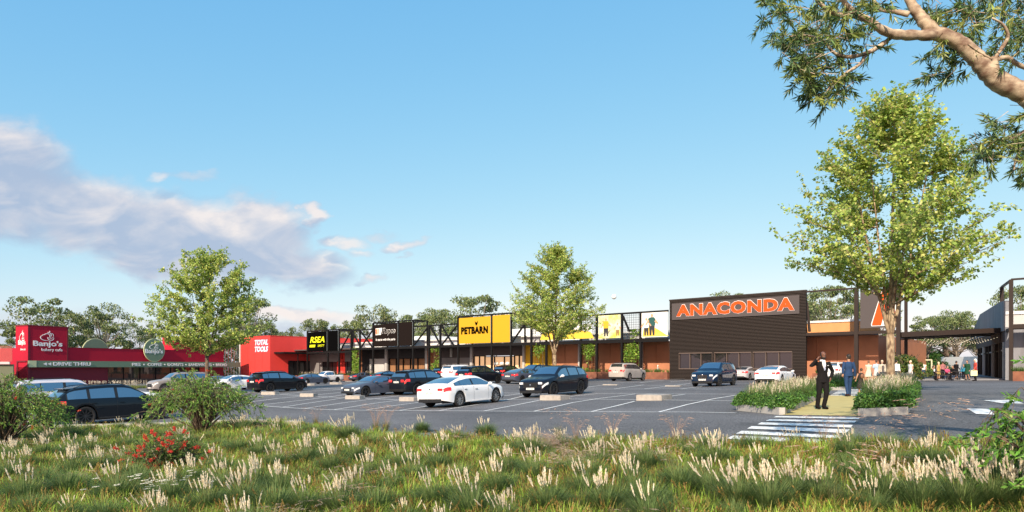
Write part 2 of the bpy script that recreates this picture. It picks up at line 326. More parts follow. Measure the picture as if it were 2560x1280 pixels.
def asphalt_nodes(m):
    n = m.node_tree.nodes; l = m.node_tree.links; p = n['Principled BSDF']; tcn = n['Texture Coordinate']
    t1 = n.new('ShaderNodeTexNoise'); t1.inputs['Scale'].default_value = 22; t1.inputs['Detail'].default_value = 3; l.new(tcn.outputs['Object'], t1.inputs['Vector'])
    t2 = n.new('ShaderNodeTexNoise'); t2.inputs['Scale'].default_value = .22; t2.inputs['Detail'].default_value = 5; l.new(tcn.outputs['Object'], t2.inputs['Vector'])
    t3 = n.new('ShaderNodeTexVoronoi'); t3.inputs['Scale'].default_value = 30; l.new(tcn.outputs['Object'], t3.inputs['Vector'])
    a = n.new('ShaderNodeMapRange'); a.inputs[1].default_value = .35; a.inputs[2].default_value = .65; a.inputs[3].default_value = .45; a.inputs[4].default_value = 1.6; l.new(t1.outputs[0], a.inputs[0])
    b = n.new('ShaderNodeMapRange'); b.inputs[1].default_value = .3; b.inputs[2].default_value = .7; b.inputs[3].default_value = .74; b.inputs[4].default_value = 1.24; l.new(t2.outputs[0], b.inputs[0])
    c = n.new('ShaderNodeMath'); c.operation = 'MULTIPLY'; l.new(a.outputs[0], c.inputs[0]); l.new(b.outputs[0], c.inputs[1])
    d = n.new('ShaderNodeMapRange'); d.inputs[1].default_value = 0; d.inputs[2].default_value = .16; d.inputs[3].default_value = 2.0; d.inputs[4].default_value = 1.0; l.new(t3.outputs['Distance'], d.inputs[0])
    e = n.new('ShaderNodeMath'); e.operation = 'MULTIPLY'; l.new(c.outputs[0], e.inputs[0]); l.new(d.outputs[0], e.inputs[1])
    # worn patches, oil spots and thin cracks
    t4 = n.new('ShaderNodeTexVoronoi'); t4.feature = 'DISTANCE_TO_EDGE'; t4.inputs['Scale'].default_value = .16; t4.inputs['Randomness'].default_value = 1
    t5 = n.new('ShaderNodeTexNoise'); t5.inputs['Scale'].default_value = 1.3; t5.inputs['Detail'].default_value = 5; l.new(tcn.outputs['Object'], t5.inputs['Vector'])
    va = n.new('ShaderNodeVectorMath'); va.operation = 'MULTIPLY_ADD'; l.new(t5.outputs['Color'], va.inputs[0]); va.inputs[1].default_value = (1.6, 1.6, 0); l.new(tcn.outputs['Object'], va.inputs[2]); l.new(va.outputs[0], t4.inputs['Vector'])
    cr = n.new('ShaderNodeMapRange'); cr.inputs[1].default_value = .0; cr.inputs[2].default_value = .0045; cr.inputs[3].default_value = .62; cr.inputs[4].default_value = 1; l.new(t4.outputs['Distance'], cr.inputs[0])
    t6 = n.new('ShaderNodeTexVoronoi'); t6.inputs['Scale'].default_value = .33; l.new(va.outputs[0], t6.inputs['Vector'])
    oi = n.new('ShaderNodeMapRange'); oi.interpolation_type = 'SMOOTHSTEP'; oi.inputs[1].default_value = .05; oi.inputs[2].default_value = .22; oi.inputs[3].default_value = .7; oi.inputs[4].default_value = 1; l.new(t6.outputs['Distance'], oi.inputs[0])
    e2 = n.new('ShaderNodeMath'); e2.operation = 'MULTIPLY'; l.new(cr.outputs[0], e2.inputs[0]); l.new(oi.outputs[0], e2.inputs[1]); e3 = n.new('ShaderNodeMath'); e3.operation = 'MULTIPLY'; l.new(e.outputs[0], e3.inputs[0]); l.new(e2.outputs[0], e3.inputs[1]); e = e3
    mx = n.new('ShaderNodeMix'); mx.data_type = 'RGBA'; mx.blend_type = 'MULTIPLY'; mx.inputs[0].default_value = 1; mx.inputs[6].default_value = (.122, .12, .124, 1); l.new(e.outputs[0], mx.inputs[7]); l.new(mx.outputs[2], p.inputs['Base Color'])
    bp = n.new('ShaderNodeBump'); bp.inputs['Strength'].default_value = .5; bp.inputs['Distance'].default_value = .01; l.new(t1.outputs[0], bp.inputs['Height']); l.new(bp.outputs[0], p.inputs['Normal'])
asphalt_nodes(asph)
xs = axis(-75, 75, -30, 45, .8, 4); ss = np.concatenate([np.linspace(0, 1, 70)[:-1] ** 1.25 * .55, np.linspace(.55, 1, 30)])
XX, SS = np.meshgrid(xs, ss); Y0 = edge_y(XX); YY = Y0 + (170 - Y0) * SS
ZZ = gz(XX.ravel(), YY.ravel()).reshape(XX.shape)
tag(link('car_park', grid_mesh('car_park', XX, YY, ZZ, asph)), kind='structure')
# painted markings: strips laid on the ground
paint = mat('road_paint', (.76, .76, .74), .6, var=.3, vscale=11, detail=8)
def strip(mb, pts, w, lift=.014, step=.45):
    P = [Vector((p.x, p.y, 0)) for p in pts]; L = []
    for a, b in zip(P[:-1], P[1:]):
        n = max(1, int((b - a).length / step)); L += [a.lerp(b, i / n) for i in range(n)]
    L.append(P[-1]); vs = []; fs = []
    for i, p in enumerate(L):
        d = (L[min(i + 1, len(L) - 1)] - L[max(i - 1, 0)]).normalized(); s = Vector((-d.y, d.x, 0)) * w / 2
        for q in (p - s, p + s): vs.append((q.x, q.y, g1(q.x, q.y) + lift))
    for i in range(len(L) - 1): fs.append((2 * i, 2 * i + 2, 2 * i + 3, 2 * i + 1))
    mb.add(vs, fs)
def patch(mb, quad, lift=.014, n=4):
    a, b, c, d = [Vector((q.x, q.y, 0)) for q in quad]; vs = []; fs = []
    for i in range(n + 1):
        for j in range(n + 1):
            q = a.lerp(b, i / n).lerp(d.lerp(c, i / n), j / n); vs.append((q.x, q.y, g1(q.x, q.y) + lift))
    for i in range(n):
        for j in range(n):
            k = i * (n + 1) + j; fs.append((k, k + n + 1, k + n + 2, k + 1))
    mb.add(vs, fs)
LINES = [[(560,1004),(620,1012),(660,1015),(735,1020.5),(835,1025),(1000,1026.8),(1157,1027.8),(1400,1029.5),(1740,1031),(1840,1033)],
 [(600,979),(652,983.5),(690,985.5),(750,989.5),(862,994.4),(901,995.8),(997,1000),(1100,1000.5),(1275,998.8),(1346,999),(1402,997.9),(1586,999.5),(1655,1000.3),(1700,1001),(1832,1002.5)],
 [(690,975),(770,970),(857,973.7)], [(1260,982.5),(1307,983.7)], [(1497,984.3),(1700,985.2),(1850,986)], [(1466,972.8),(1700,972.8),(1800,973)],
 [(1335,1028.8),(1432,1007),(1490,997.7),(1588,985.6)], [(1479,1029.5),(1586,1004)], [(1655,994.3),(1712,986)], [(1647,1030.8),(1718,1012),(1782,998),(1850,987)],
 [(1210,1028),(1347,1001.7),(1402,994.3),(1497,984.3)], [(1099,1027),(1160,1017),(1275,998.8),(1310,990)], [(997.5,1026.9),(1066,1016),(1120,1006)], [(912.5,1026),(997,1013),(1047,1006.5)],
 [(833.8,1025),(940,1008),(997,1001),(1045,993)], [(764,1021.3),(862,1007),(940,997),(997,990)], [(705,1018.5),(760,1010),(862,995),(905,989)], [(645,1013.8),(760,1000.6),(819,993),(870,986)],
 [(600,1009),(690,997),(785,988),(857,980.5)], [(575,1001),(652,991),(760,980),(852,974.4)], [(640,982),(760,974.5),(800,971)],
 [(1466,968.5),(1509,962.6)], [(1535,972.8),(1609,962.5)], [(1610.6,972.8),(1700,962.2),(1725,959)], [(1700,973),(1760,966)], [(1510,962.4),(1600,963),(1655,964.6),(1725,965)], [(1675,955),(1725,951)], [(1600,957),(1660,951)],
 [(1260,990),(1307,984)], [(1130,962),(1290,962)], [(400,990),(480,984),(600,979)], [(480,1010),(560,1000),(640,990)], [(430,1003),(500,994)], [(2000,975),(2040,973)]]
mb = MB()
for ln in LINES: strip(mb, [at(*p) for p in ln], .11)
tag(mb.build('bay_lines', paint), kind='structure')
mb = MB()
for y0l, x0, x1, y0r, y1l, xa, xb, y1r in [(1041.5, 1941, 2150, 1045.5, 1044.5, 1934, 2146, 1049.5), (1049.5, 1924, 2141, 1053.5, 1053.5, 1914, 2137, 1058), (1057.5, 1903, 2132, 1064, 1062.5, 1893, 2127, 1070.5),
  (1067, 1879, 2125, 1075.5, 1073, 1868, 2114, 1084.5), (1078.5, 1854, 2109, 1091.5, 1085.5, 1840, 2104, 1098.5), (1090.5, 1832, 2095, 1104, 1098.5, 1815, 2086, 1113)]:
    patch(mb, [at(x0, y0l), at(x1, y0r), at(xb, y1r), at(xa, y1l)], .016, 6)
for k in range(5):
    v = 974.2 + k * 3.4; patch(mb, [at(2102 - k * 6, v), at(2174 - k * 1.5, v), at(2173 - k * 1.5, v + 1.7), at(2098 - k * 6, v + 1.7)], .016, 4)
tag(mb.build('crossing_stripes', paint), kind='structure')
mb = MB()
patch(mb, [at(2458, 1001.5), at(2536, 1001), at(2560, 1010), at(2505, 1009)], .016, 3); patch(mb, [at(2417, 1022.5), at(2472, 1023.5), at(2486, 1038), at(2440, 1036)], .016, 3)
tag(mb.build('lane_arrow', paint), kind='structure')
mb = MB(); yel = mat('yellow_paving', (.50, .42, .17), .8, var=.1, vscale=2.5)
patch(mb, [at(1957, 1037.5), at(2151, 1041), at(2146, 989), at(2068, 988.6)], .012, 10); patch(mb, [at(2128, 973.3), at(2176, 973.3), at(2190, 962), at(2160, 962)], .012, 3)
tag(mb.build('footpath', yel), kind='structure')
conc = mat('concrete', (.38, .345, .305), .85, var=.18, vscale=5, bump=.25, bscale=30)
kerbm = mat('kerb_concrete', (.40, .38, .35), .85, var=.15, vscale=4, bump=.2)
# kerb between the left planting and the car park
mb = MB(); xs_ = np.linspace(-34, -7.5, 60); pts = [Vector((x, float(edge_y(x)) - .1, 0)) for x in xs_]
for a, b in zip(pts[:-1], pts[1:]):
    a = Vector((a.x, a.y, g1(a.x, a.y) + .05)); b = Vector((b.x, b.y, g1(b.x, b.y) + .05)); mb.bar(a, b, .22, .26)
tag(mb.build('kerb', kerbm), kind='structure')
# ================================================================ RETAIL ROW
P0 = Vector((18.3, 79, 0)); FE = Vector((-.7456, .6664, 0)); FN = Vector((-.6664, -.7456, 0))
def FP(t, o, z): return P0 + FE * t + FN * o + Vector((0, 0, z))
def tu(u, o=0):
    a = (u - U0) / F; b = P0 + FN * o
    return (b.x - a * b.y) / (-FE.x + a * FE.y)
def fbox(mb, t0, t1, o0, o1, z0, z1, mi=0): return mb.obox(FP(t0, o0, z0), FE * (t1 - t0), FN * (o1 - o0), (0, 0, z1 - z0), mi)
black = mat('black_steel', (.009, .008, .008), .6, spec=.2)
brown = mat('dark_bronze_metal', (.034, .023, .019), .6, spec=.25)
white = mat('white_roof', (.72, .72, .70), .6, var=.06, vscale=.7)
def wallm(name, c, **k): return mat(name, c, .82, var=.1, vscale=.8, bump=.15, bscale=6, **k)
terra = wallm('terracotta_panel', (.46, .19, .10)); greyp = wallm('grey_panel', (.20, .185, .185)); dgrey = wallm('charcoal_panel', (.075, .06, .06)); blk = wallm('black_panel', (.022, .02, .022))
whitep = wallm('white_panel', (.5, .49, .48)); brickm = mat('brick', (.34, .13, .05), .9, col2=(.2, .07, .03), vscale=6, bump=.5, bscale=25)
yelp = wallm('yellow_panel', (.72, .42, .02)); redp = wallm('red_panel', (.55, .03, .02)); lgrey = mat('light_column', (.45, .44, .43), .7)
glz = glassmat('shop_glass', (.010, .012, .014), .04, (.4, .42, .45)); wood = mat('timber_interior', (.34, .17, .08), .7, col2=(.25, .12, .05), vscale=2, stretch=(6, 6, .4))
lampm = mat('lit_interior', (.8, .5, .28), .8, emit=(1, .62, .33), estr=.35)
def shop(label, parts_t, segs, extra=None, roofz=4.5, parz=(3.45, 4.35), parm=white):
    """one tenancy: wall panels between pixel columns, canopy slab, parapet and roof"""
    a, b = parts_t; t0, t1 = tu(b, -3.5), tu(a, -3.5)
    r = empty('shop_building', FP((t0 + t1) / 2, -3.5, -1.5), 0, label, 'shop building', 'shop buildings joined in one row'); M = Matrix.Translation(-r.location)
    def part(name, mb, m, par=None, smooth=False):
        me = mb.mesh(name, m, smooth); me.transform(M if par is None else Matrix.Translation(-r.location)); return link(name, me, par or r)
    wn = {}
    for (ua, ub, z0, z1, m, kind) in segs:
        mb = MB(); ta, tb = tu(ub, -3.5), tu(ua, -3.5)
        if kind == 'wall': fbox(mb, ta, tb, -3.9, -3.5, z0, z1); part('wall_panel', mb, m)
        elif kind == 'col': fbox(mb, ta, tb, -3.5, -3.2, z0, z1); part('column', mb, m)
        elif kind == 'glass':
            fbox(mb, ta, tb, -3.65, -3.6, z0, z1); w = part('window', mb, glz)
            mb = MB(); n = max(2, int((tb - ta) / 1.4))
            for k in range(n + 1): fbox(mb, ta + (tb - ta) * k / n - .03, ta + (tb - ta) * k / n + .03, -3.6, -3.5, z0, z1)
            fbox(mb, ta, tb, -3.6, -3.49, z1 - .08, z1); part('frame', mb, black, w)
        elif kind == 'lit':
            fbox(mb, ta, tb, -3.9, -3.8, z0, z1); w = part('window', mb, lampm if m is None else m)
            mb = MB(); n = max(2, int((tb - ta) / 1.7))
            for k in range(n + 1): fbox(mb, ta + (tb - ta) * k / n - .04, ta + (tb - ta) * k / n + .04, -3.75, -3.5, z0, z1)
            fbox(mb, ta, tb, -3.7, -3.49, z1 - .1, z1); part('frame', mb, black, w)
            rs = random.Random(int(ua)); mb = MB()
            for k in range(int((tb - ta) / 1.1)):
                q = ta + .5 + k * 1.1 + rs.uniform(-.2, .2); fbox(mb, q, q + rs.uniform(.3, .8), -3.8, -3.76, z0, z0 + rs.uniform(.9, 2.2))
            part('shelving', mb, wood, w)
    mb = MB(); fbox(mb, t0, t1, -3.5, -.12, 3.2, 3.42); part('canopy', mb, dgrey)
    mb = MB(); fbox(mb, t0, t1, -4.3, -3.5, parz[0] - .03, parz[1]); part('parapet', mb, parm)
    mb = MB(); fbox(mb, t0, t1, -4.4, -3.4, parz[1] + .003, parz[1] + .22); part('coping', mb, white)
    mb = MB(); fbox(mb, t0, t1, -22, -4.4, 2.9, 3.15); part('roof', mb, white)
    if extra: extra(part, r)
    return r
gb = -2.6
s1 = shop('grey panelled shop with red pillars behind the black sign with yellow letters', (770, 905), [
  (772, 806, gb, 1.0, greyp, 'wall'), (772, 806, 1.0, 2.6, greyp, 'wall'), (806, 848, 1.05, 3.2, greyp, 'wall'), (862, 880, 1.05, 3.2, greyp, 'wall'), (806, 842, gb, 1.05, None, 'glass'), (856, 880, gb, 1.05, None, 'glass'),
  (848, 854, gb, 3.2, redp, 'wall'), (854, 857, gb, 1.5, redp, 'wall'), (857, 862, gb, 3.2, redp, 'wall'), (842, 848, gb, 1.2, redp, 'wall'), (880, 905, gb, 3.2, brickm, 'wall')])
s2 = shop('black walled shop with a white wall panel and timber shopfront behind the large black sign', (905, 1068), [
  (905, 924, gb, 3.2, blk, 'wall'), (924, 965, gb, 1.5, whitep, 'wall'), (924, 965, 1.5, 3.2, blk, 'wall'), (965, 970, gb, 3.2, lgrey, 'col'), (965, 972, gb, 3.2, blk, 'wall'), (972, 1062, 1.55, 3.2, blk, 'wall'), (972, 1062, gb, 1.55, wood, 'lit'), (1062, 1068, gb, 3.2, lgrey, 'wall')],
  extra=lambda part, r: (lambda mb: (fbox(mb, tu(1072, -9), tu(1034, -9), -16, -9, 3.5, 5.6), part('roof_housing', mb, white)))(MB()))
def ex3(part, r):
    mb = MB(); fbox(mb, tu(1330, -9), tu(1279, -9), -18, -9, 3.5, 6.0); part('roof_housing', mb, white)
    mb = MB(); fbox(mb, tu(1131, -3.5), tu(1127, -3.5), -3.5, -3.3, 1.6, 3.0); part('downpipe', mb, lgrey)
s3 = shop('grey brown shop with lit amber windows behind the yellow sign', (1068, 1312), [
  (1068, 1100, gb, 3.2, brickm, 'wall'), (1100, 1178, gb, 1.5, greyp, 'wall'), (1100, 1178, 1.5, 3.2, dgrey, 'wall'), (1178, 1183, gb, 3.2, lgrey, 'col'), (1178, 1184, gb, 3.2, dgrey, 'wall'), (1184, 1309, 1.75, 3.2, dgrey, 'wall'), (1184, 1211, gb, 1.75, None, 'lit'), (1211, 1285, gb, 1.65, None, 'lit'), (1285, 1309, gb, 1.75, None, 'lit'), (1309, 1314, gb, 3.2, lgrey, 'col'), (1309, 1312, gb, 3.2, dgrey, 'wall')], extra=ex3)
s4 = shop('terracotta walled shop with a yellow end wall behind the picture billboards', (1312, 1671), [
  (1312, 1380, gb, 3.2, yelp, 'wall'), (1380, 1412, gb, 3.2, terra, 'wall'), (1413, 1450, gb, 3.2, terra, 'wall'), (1448, 1452, gb, 3.2, lgrey, 'col'), (1450, 1497, gb, 3.2, brickm, 'wall'), (1497, 1526, gb, 3.2, terra, 'wall'), (1526.6, 1553, gb, 3.2, terra, 'wall'), (1553, 1603, gb, 3.2, brickm, 'wall'), (1603, 1608, gb, 3.2, lgrey, 'col'), (1603, 1640, gb, 3.2, terra, 'wall'), (1640.7, 1675, gb, 3.2, terra, 'wall')],
  parz=(3.45, 4.3), parm=whitep, extra=lambda part, r: (lambda mb: (fbox(mb, tu(1480, -10), tu(1330, -10), -18, -10, 3.5, 6.3), part('roof_housing', mb, white)))(MB()))
s5 = shop('terracotta walled shop to the right of the dark ribbed building', (2015, 2196), [
  (2012, 2041, gb, 3.2, terra, 'wall'), (2041.6, 2093, gb, 3.2, terra, 'wall'), (2093.6, 2196, gb, 3.2, terra, 'wall')], parz=(3.45, 4.65), parm=wallm('sunlit_terracotta', (.62, .3, .12)))  # parapet is a paler terracotta, with the sunlight put into its colour
mb = MB(); tE = tu(2196, -3.5); mb.obox(FP(tE, -3.9, gb), -FN * 22, FE * .3, (0, 0, 5.8)); me = mb.mesh('side_wall', terra); me.transform(Matrix.Translation(-s5.location)); link('side_wall', me, s5)
# ---- the dark ribbed box
bx = empty('shop_building', FP(7, 0, -1.5), 0, 'tall dark ribbed metal shop front with orange lettering', 'shop building'); B = bx.location.copy()
def bpart(name, mb, m, par=bx, smooth=False):
    me = mb.mesh(name, m, smooth); me.transform(Matrix.Translation(-B)); return link(name, me, par)
tL, tR = 0.0, tu(2015); zt = 7.7
ribm = mat('ribbed_metal', (.036, .027, .023), .6, spec=.3); ribd = mat('ribbed_metal_groove', (.014, .011, .009), .8, spec=.1)
wz0, wz1 = -.18, 1.6; wu = [(1697, 1780), (1786, 1878), (1882, 1980)]; wt = [(tu(b), tu(a)) for a, b in wu]
mb = MB(); nrib = 62; dz = (zt + 1.75) / nrib
for k in range(nrib):
    z = -1.75 + k * dz; spans = [(tR, tL)]
    if z + dz * .6 > wz0 and z < wz1:
        xs2 = sorted([tR, tL] + [q for w in wt for q in w]); spans = [(xs2[i], xs2[i + 1]) for i in range(0, len(xs2), 2)]
    for a, b in spans: fbox(mb, a, b, -.06, .02, z, z + dz * .58)
bpart('wall', mb, ribm)
mb = MB(); fbox(mb, tR, tL, -.3, -.06, -1.75, wz0); fbox(mb, tR, tL, -.3, -.06, wz1, zt)
xs2 = sorted([tR, tL] + [q for w in wt for q in w])
for i in range(0, len(xs2), 2): fbox(mb, xs2[i], xs2[i + 1], -.3, -.06, wz0, wz1)
bpart('wall_backing', mb, ribd)
mb = MB(); fbox(mb, tR - .03, tL + .03, -.35, .06, zt - .02, zt + .14); bpart('coping', mb, ribm)
mg = glassmat('mirror_glass', (.012, .010, .011), .10, (.45, .40, .42))
for a, b in wt:
    mb = MB(); fbox(mb, a, b, -.25, -.2, wz0, wz1); w = bpart('window', mb, mg)
    mb = MB()
    for k in range(4): q = a + (b - a) * k / 3; fbox(mb, q - .03, q + .03, -.2, -.02, wz0, wz1)
    fbox(mb, a, b, -.2, .03, wz1 - .05, wz1 + .05); fbox(mb, a, b, -.2, .03, wz0 - .05, wz0 + .05); bpart('frame', mb, mat('window_frame_brown', (.12, .085, .07), .6), w)
pan = mat('sign_grey', (.088, .075, .075), .7, spec=.2); org = mat('orange_letter', (.72, .085, .012), .6, spec=.2); wht = mat('white_letter', (.85, .84, .82), .5)
a, b = tu(1999), tu(1681); mb = MB(); fbox(mb, a, b, .02, .12, 5.45, 7.35); sg = bpart('sign_panel', mb, pan)
oL = FP(tu(1692), .125, 5.78); wd = tu(1692) - tu(1988)
q = place_text('letter_outline', 'ANACONDA', wht, oL, -FE, width=wd, height=1.42, bold=.07, extrude=.01, space=1.14); q.data.transform(Matrix.Translation(-B)); q.parent = sg
q = place_text('lettering', 'ANACONDA', org, oL - FE * .045 + Vector((0, 0, .045)) + FN * .03, -FE, width=wd - .09, height=1.33, bold=.055, extrude=.02, space=1.14); q.data.transform(Matrix.Translation(-B)); q.parent = sg
# ---- steel frames and truss along the front
def frame_thing(label, loc, fn, m=black):
    r = empty('steel_frame', loc, 0, label, 'steel frame', None)
    def part(name, mb, mm=m):
        me = mb.mesh(name, mm); me.transform(Matrix.Translation(-Vector(loc))); return link(name, me, r)
    fn(part); return r
def posts(part, us, z1, w=.26, o=0, z0=None):
    for u in us:
        t = tu(u, o); p = FP(t, o, 0); z00 = g1(p.x, p.y) - .05 if z0 is None else z0
        mb = MB(); mb.bar(p + Vector((0, 0, z00)), p + Vector((0, 0, z1)), w, w, up=FN); part('post', mb)
def hb(part, name, ua, ub, z, h=.2, o=0, w=.2):
    mb = MB(); mb.bar(FP(tu(ua, o), o, z), FP(tu(ub, o), o, z), w, h); part(name, mb)
def xb(part, ua, ub, za, zb, o=0):
    mb = MB(); mb.bar(FP(tu(ua, o), o, za), FP(tu(ub, o), o, zb), .2, .2); part('brace', mb)
def box_back(part, ua, ub, z, d=3.0, posts_=True):
    for u in (ua, ub):
        t = tu(u); mb = MB(); mb.bar(FP(t, 0, z), FP(t, -d, z), .2, .2); part('top_rail', mb)
        if posts_: mb = MB(); mb.bar(FP(t, -d, 3.3), FP(t, -d, z), .2, .2, up=FN); part('back_post', mb)
    mb = MB(); mb.bar(FP(tu(ua), -d, z), FP(tu(ub), -d, z), .2, .2); part('top_rail', mb)
def f1(part):
    posts(part, [768.8, 819.8, 847.9], 6.88); hb(part, 'top_beam', 768.8, 847.9, 6.88); hb(part, 'canopy_beam', 768.8, 878.4, 2.75, .35); box_back(part, 768.8, 847.9, 6.88)
frame_thing('black steel box frame carrying the sign with yellow letters', FP(tu(808), 0, -2.4), f1)
def f2(part):
    posts(part, [878.4, 900], 6.55); hb(part, 'top_beam', 849, 932, 6.5); hb(part, 'canopy_beam', 878.4, 933, 3.2, .35)
    xb(part, 850, 878, 2.9, 6.4); xb(part, 880, 901, 6.4, 3.6); xb(part, 902, 932, 6.3, 3.3); xb(part, 903, 932, 3.5, 6.4)
frame_thing('black steel truss with crossed braces between the two black signs', FP(tu(890), 0, -2.3), f2)
def f3(part):
    posts(part, [933.4, 996, 1033], 7.57); hb(part, 'top_beam', 933.4, 1033, 7.57); hb(part, 'canopy_beam', 933.4, 1073, 3.2, .35); box_back(part, 933.4, 1033, 7.57)
frame_thing('black steel box frame carrying the large black sign', FP(tu(983), 0, -2.1), f3)
def f4(part):
    posts(part, [1073, 1101], 6.53); hb(part, 'top_beam', 1035, 1145, 6.53); hb(part, 'canopy_beam', 1073, 1146, 3.2, .35)
    xb(part, 1036, 1071, 3.6, 6.4); xb(part, 1076, 1100, 6.4, 3.6); xb(part, 1104, 1133, 6.4, 3.4); xb(part, 1104, 1144, 3.4, 6.4)
frame_thing('black steel truss with crossed braces left of the yellow sign', FP(tu(1090), 0, -2.0), f4)
def f5(part):
    posts(part, [1145.8, 1229.7, 1277.6], 7.6); hb(part, 'top_beam', 1145.8, 1277.6, 7.6); hb(part, 'canopy_beam', 1145.8, 1329, 3.2, .35); box_back(part, 1145.8, 1277.6, 7.6); xb(part, 1280, 1318, 3.5, 6.4)
frame_thing('black steel box frame carrying the yellow sign', FP(tu(1212), 0, -1.9), f5)
def f6(part):
    posts(part, [1328.7, 1366, 1452, 1492, 1555, 1602], 6.57); hb(part, 'top_beam', 1280, 1671, 6.57); hb(part, 'canopy_beam', 1329, 1671, 3.2, .4); xb(part, 1557, 1574, 6.3, 4.3); xb(part, 1368, 1390, 6.3, 4.2)
    for ua, ub in ((1329.5, 1365), (1453, 1491), (1556.5, 1601)):
        mb = MB(); ta, tb = tu(ub), tu(ua); n = int((tb - ta) / .3)
        for k in range(1, n): q = ta + (tb - ta) * k / n; mb.bar(FP(q, -.02, 3.5), FP(q, -.02, 6.5), .03, .03)
        for k in range(1, 11): mb.bar(FP(ta, -.02, 3.4 + k * .29), FP(tb, -.02, 3.4 + k * .29), .03, .03)
        part('mesh_panel', mb)
frame_thing('long black steel frame with wire mesh panels between the yellow sign and the ribbed building', FP(tu(1480), 0, -1.6), f6)
def f7(part):
    posts(part, [2141, 2246], 7.66, .34); hb(part, 'top_beam', 2016, 2246, 7.62, .16); hb(part, 'canopy_beam', 2016, 2246, 3.32, .3); xb(part, 2017, 2024, 6.6, 3.6, -.6)
    t = tu(2246); mb = MB(); mb.bar(FP(t, 0, 7.6), FP(t, -3, 7.6), .16, .16); part('top_rail', mb); mb = MB(); mb.bar(FP(t, -3, 7.6), FP(t, -3, -1.4), .25, .25, up=FN); part('back_post', mb)
frame_thing('brown steel frame right of the ribbed building', FP(tu(2130), 0, -1.4), f7, brown)
# ---- hanging signs
def sign(label, boards, loc, texts):
    r = empty('shop_sign', loc, 0, label, 'shop sign'); L = -Vector(loc)
    for (ua, ub, z0, z1, m) in boards:
        mb = MB(); fbox(mb, tu(ub, .16), tu(ua, .16), .1, .2, z0, z1); me = mb.mesh('sign_panel', m); me.transform(Matrix.Translation(L)); link('sign_panel', me, r)
        mb = MB(); fbox(mb, tu(ub, .16) - .05, tu(ub, .16) - .001, .08, .16, z0, z1); me = mb.mesh('edge_trim', mat('steel_trim', (.4, .48, .52), .35, metal=.5)); me.transform(Matrix.Translation(L)); link('edge_trim', me, r)
    for (txt, ua, ub, z, h, m, kw) in texts:
        o = kw.pop('o', .21); q = place_text('lettering', txt, m, FP(tu(ua, .2), o, z), -FE, width=tu(ua, .2) - tu(ub, .2), height=h, **kw); q.data.transform(Matrix.Translation(L)); q.parent = r
    return r
def glyph(r, name, m, polys, u, z, s, o=.215):     # flat raised shapes in sign plane; polys in units of s
    mb = MB(); X = Vector(-FE) * s; Z = Vector((0, 0, s)); O = FP(tu(u, .2), o, z)
    for p in polys:
        n = len(p); vs = [O + X * a + Z * b for a, b in p] + [O + X * a + Z * b + FN * .03 for a, b in p]
        mb.add(vs, [tuple(reversed(range(n))), tuple(range(n, 2 * n))] + [(i, (i + 1) % n, n + (i + 1) % n, n + i) for i in range(n)])
    me = mb.mesh(name, m); me.transform(Matrix.Translation(-r.location)); return link(name, me, r)
ylw = mat('bright_yellow_letter', (.8, .85, .01), .5); bsig = mat('black_sign', (.0015, .0015, .0015), .9, spec=.05); ysig = mat('yellow_sign', (.60, .33, .006), .6); ksig = mat('dark_brown_sign', (.012, .008, .007), .9, spec=.08)
r = sign('black double sign board with bright yellow italic letters', [(771, 817, 3.0, 6.6, bsig), (822, 845, 3.0, 6.7, bsig)], FP(tu(808), .15, 3), [
  ('RSEA', 775.5, 811.5, 4.6, 1.15, ylw, dict(bold=.02, shear=.25)), ('SAFETY', 794.5, 811, 3.82, .42, ylw, dict(bold=.0, shear=.25))])
glyph(r, 'stripe', ylw, [[(0, 0), (1, 0), (1.08, .24), (.08, .24)]], 774, 3.78, 1.9)
r = sign('large dark sign board with an outlined white name and striped emblem', [(935, 994, 3.5, 7.2, ksig), (998, 1031, 3.5, 7.3, ksig)], FP(tu(983), .15, 3.5), [
  ('Repco', 956.5, 988.5, 5.35, 1.25, wht, dict(bold=.02, shear=.25, o=.205)), ('Repco', 957.5, 987.5, 5.42, 1.1, bsig, dict(bold=-.005, shear=.25, o=.245)), ('It starts with the parts', 940, 988, 4.35, .5, wht, dict(bold=.012))])
glyph(r, 'emblem', wht, [[(0, 0), (1.25, .02), (1.6, 1.02), (0, .98)]], 939.5, 5.45, 1.15)
glyph(r, 'emblem_stripe', mat('salmon_stripe', (.75, .22, .1), .5), [[(.08, .12), (.42, .12), (.46, .88), (.06, .88)], [(.52, .1), (.62, .1), (.74, .9), (.6, .9)], [(.72, .1), (.78, .1), (.92, .9), (.84, .9)]], 939.5, 5.45, 1.15, .25)
r = sign('bright yellow double sign board with black capital letters', [(1148, 1226.5, 3.52, 7.35, ysig), (1232, 1275, 3.52, 7.4, ysig)], FP(tu(1212), .15, 3.5), [('PETBARN', 1153, 1220, 4.9, 1.08, bsig, dict(bold=.06, space=1.12))])
glyph(r, 'emblem', bsig, [[(-.3, .35), (-.38, .8), (-.18, .55), (0, .5), (.2, .6), (.38, .85), (.32, .35), (.12, 0), (-.12, 0)]], 1191, 6.15, .8)
r = sign('tall grey sign panel with an orange letter shape right of the ribbed building', [(2151, 2240, 3.72, 7.4, pan)], FP(tu(2200), .15, 3.7), [])
glyph(r, 'letter_outline', wht, [[(-.03, -.03), (-.05, .05), (.33, 1.35), (.42, 1.43), (.8, 1.43), (.86, 1.38), (.86, -.03)]], 2181, 3.95, 2.32)
glyph(r, 'lettering', org, [[(0, 0), (-.01, .05), (.35, 1.33), (.43, 1.4), (.8, 1.4), (.83, 1.35), (.83, 0), (.66, 0), (.6, .3), (.4, .3), (.33, 0)]], 2181, 3.95, 2.32, .25)
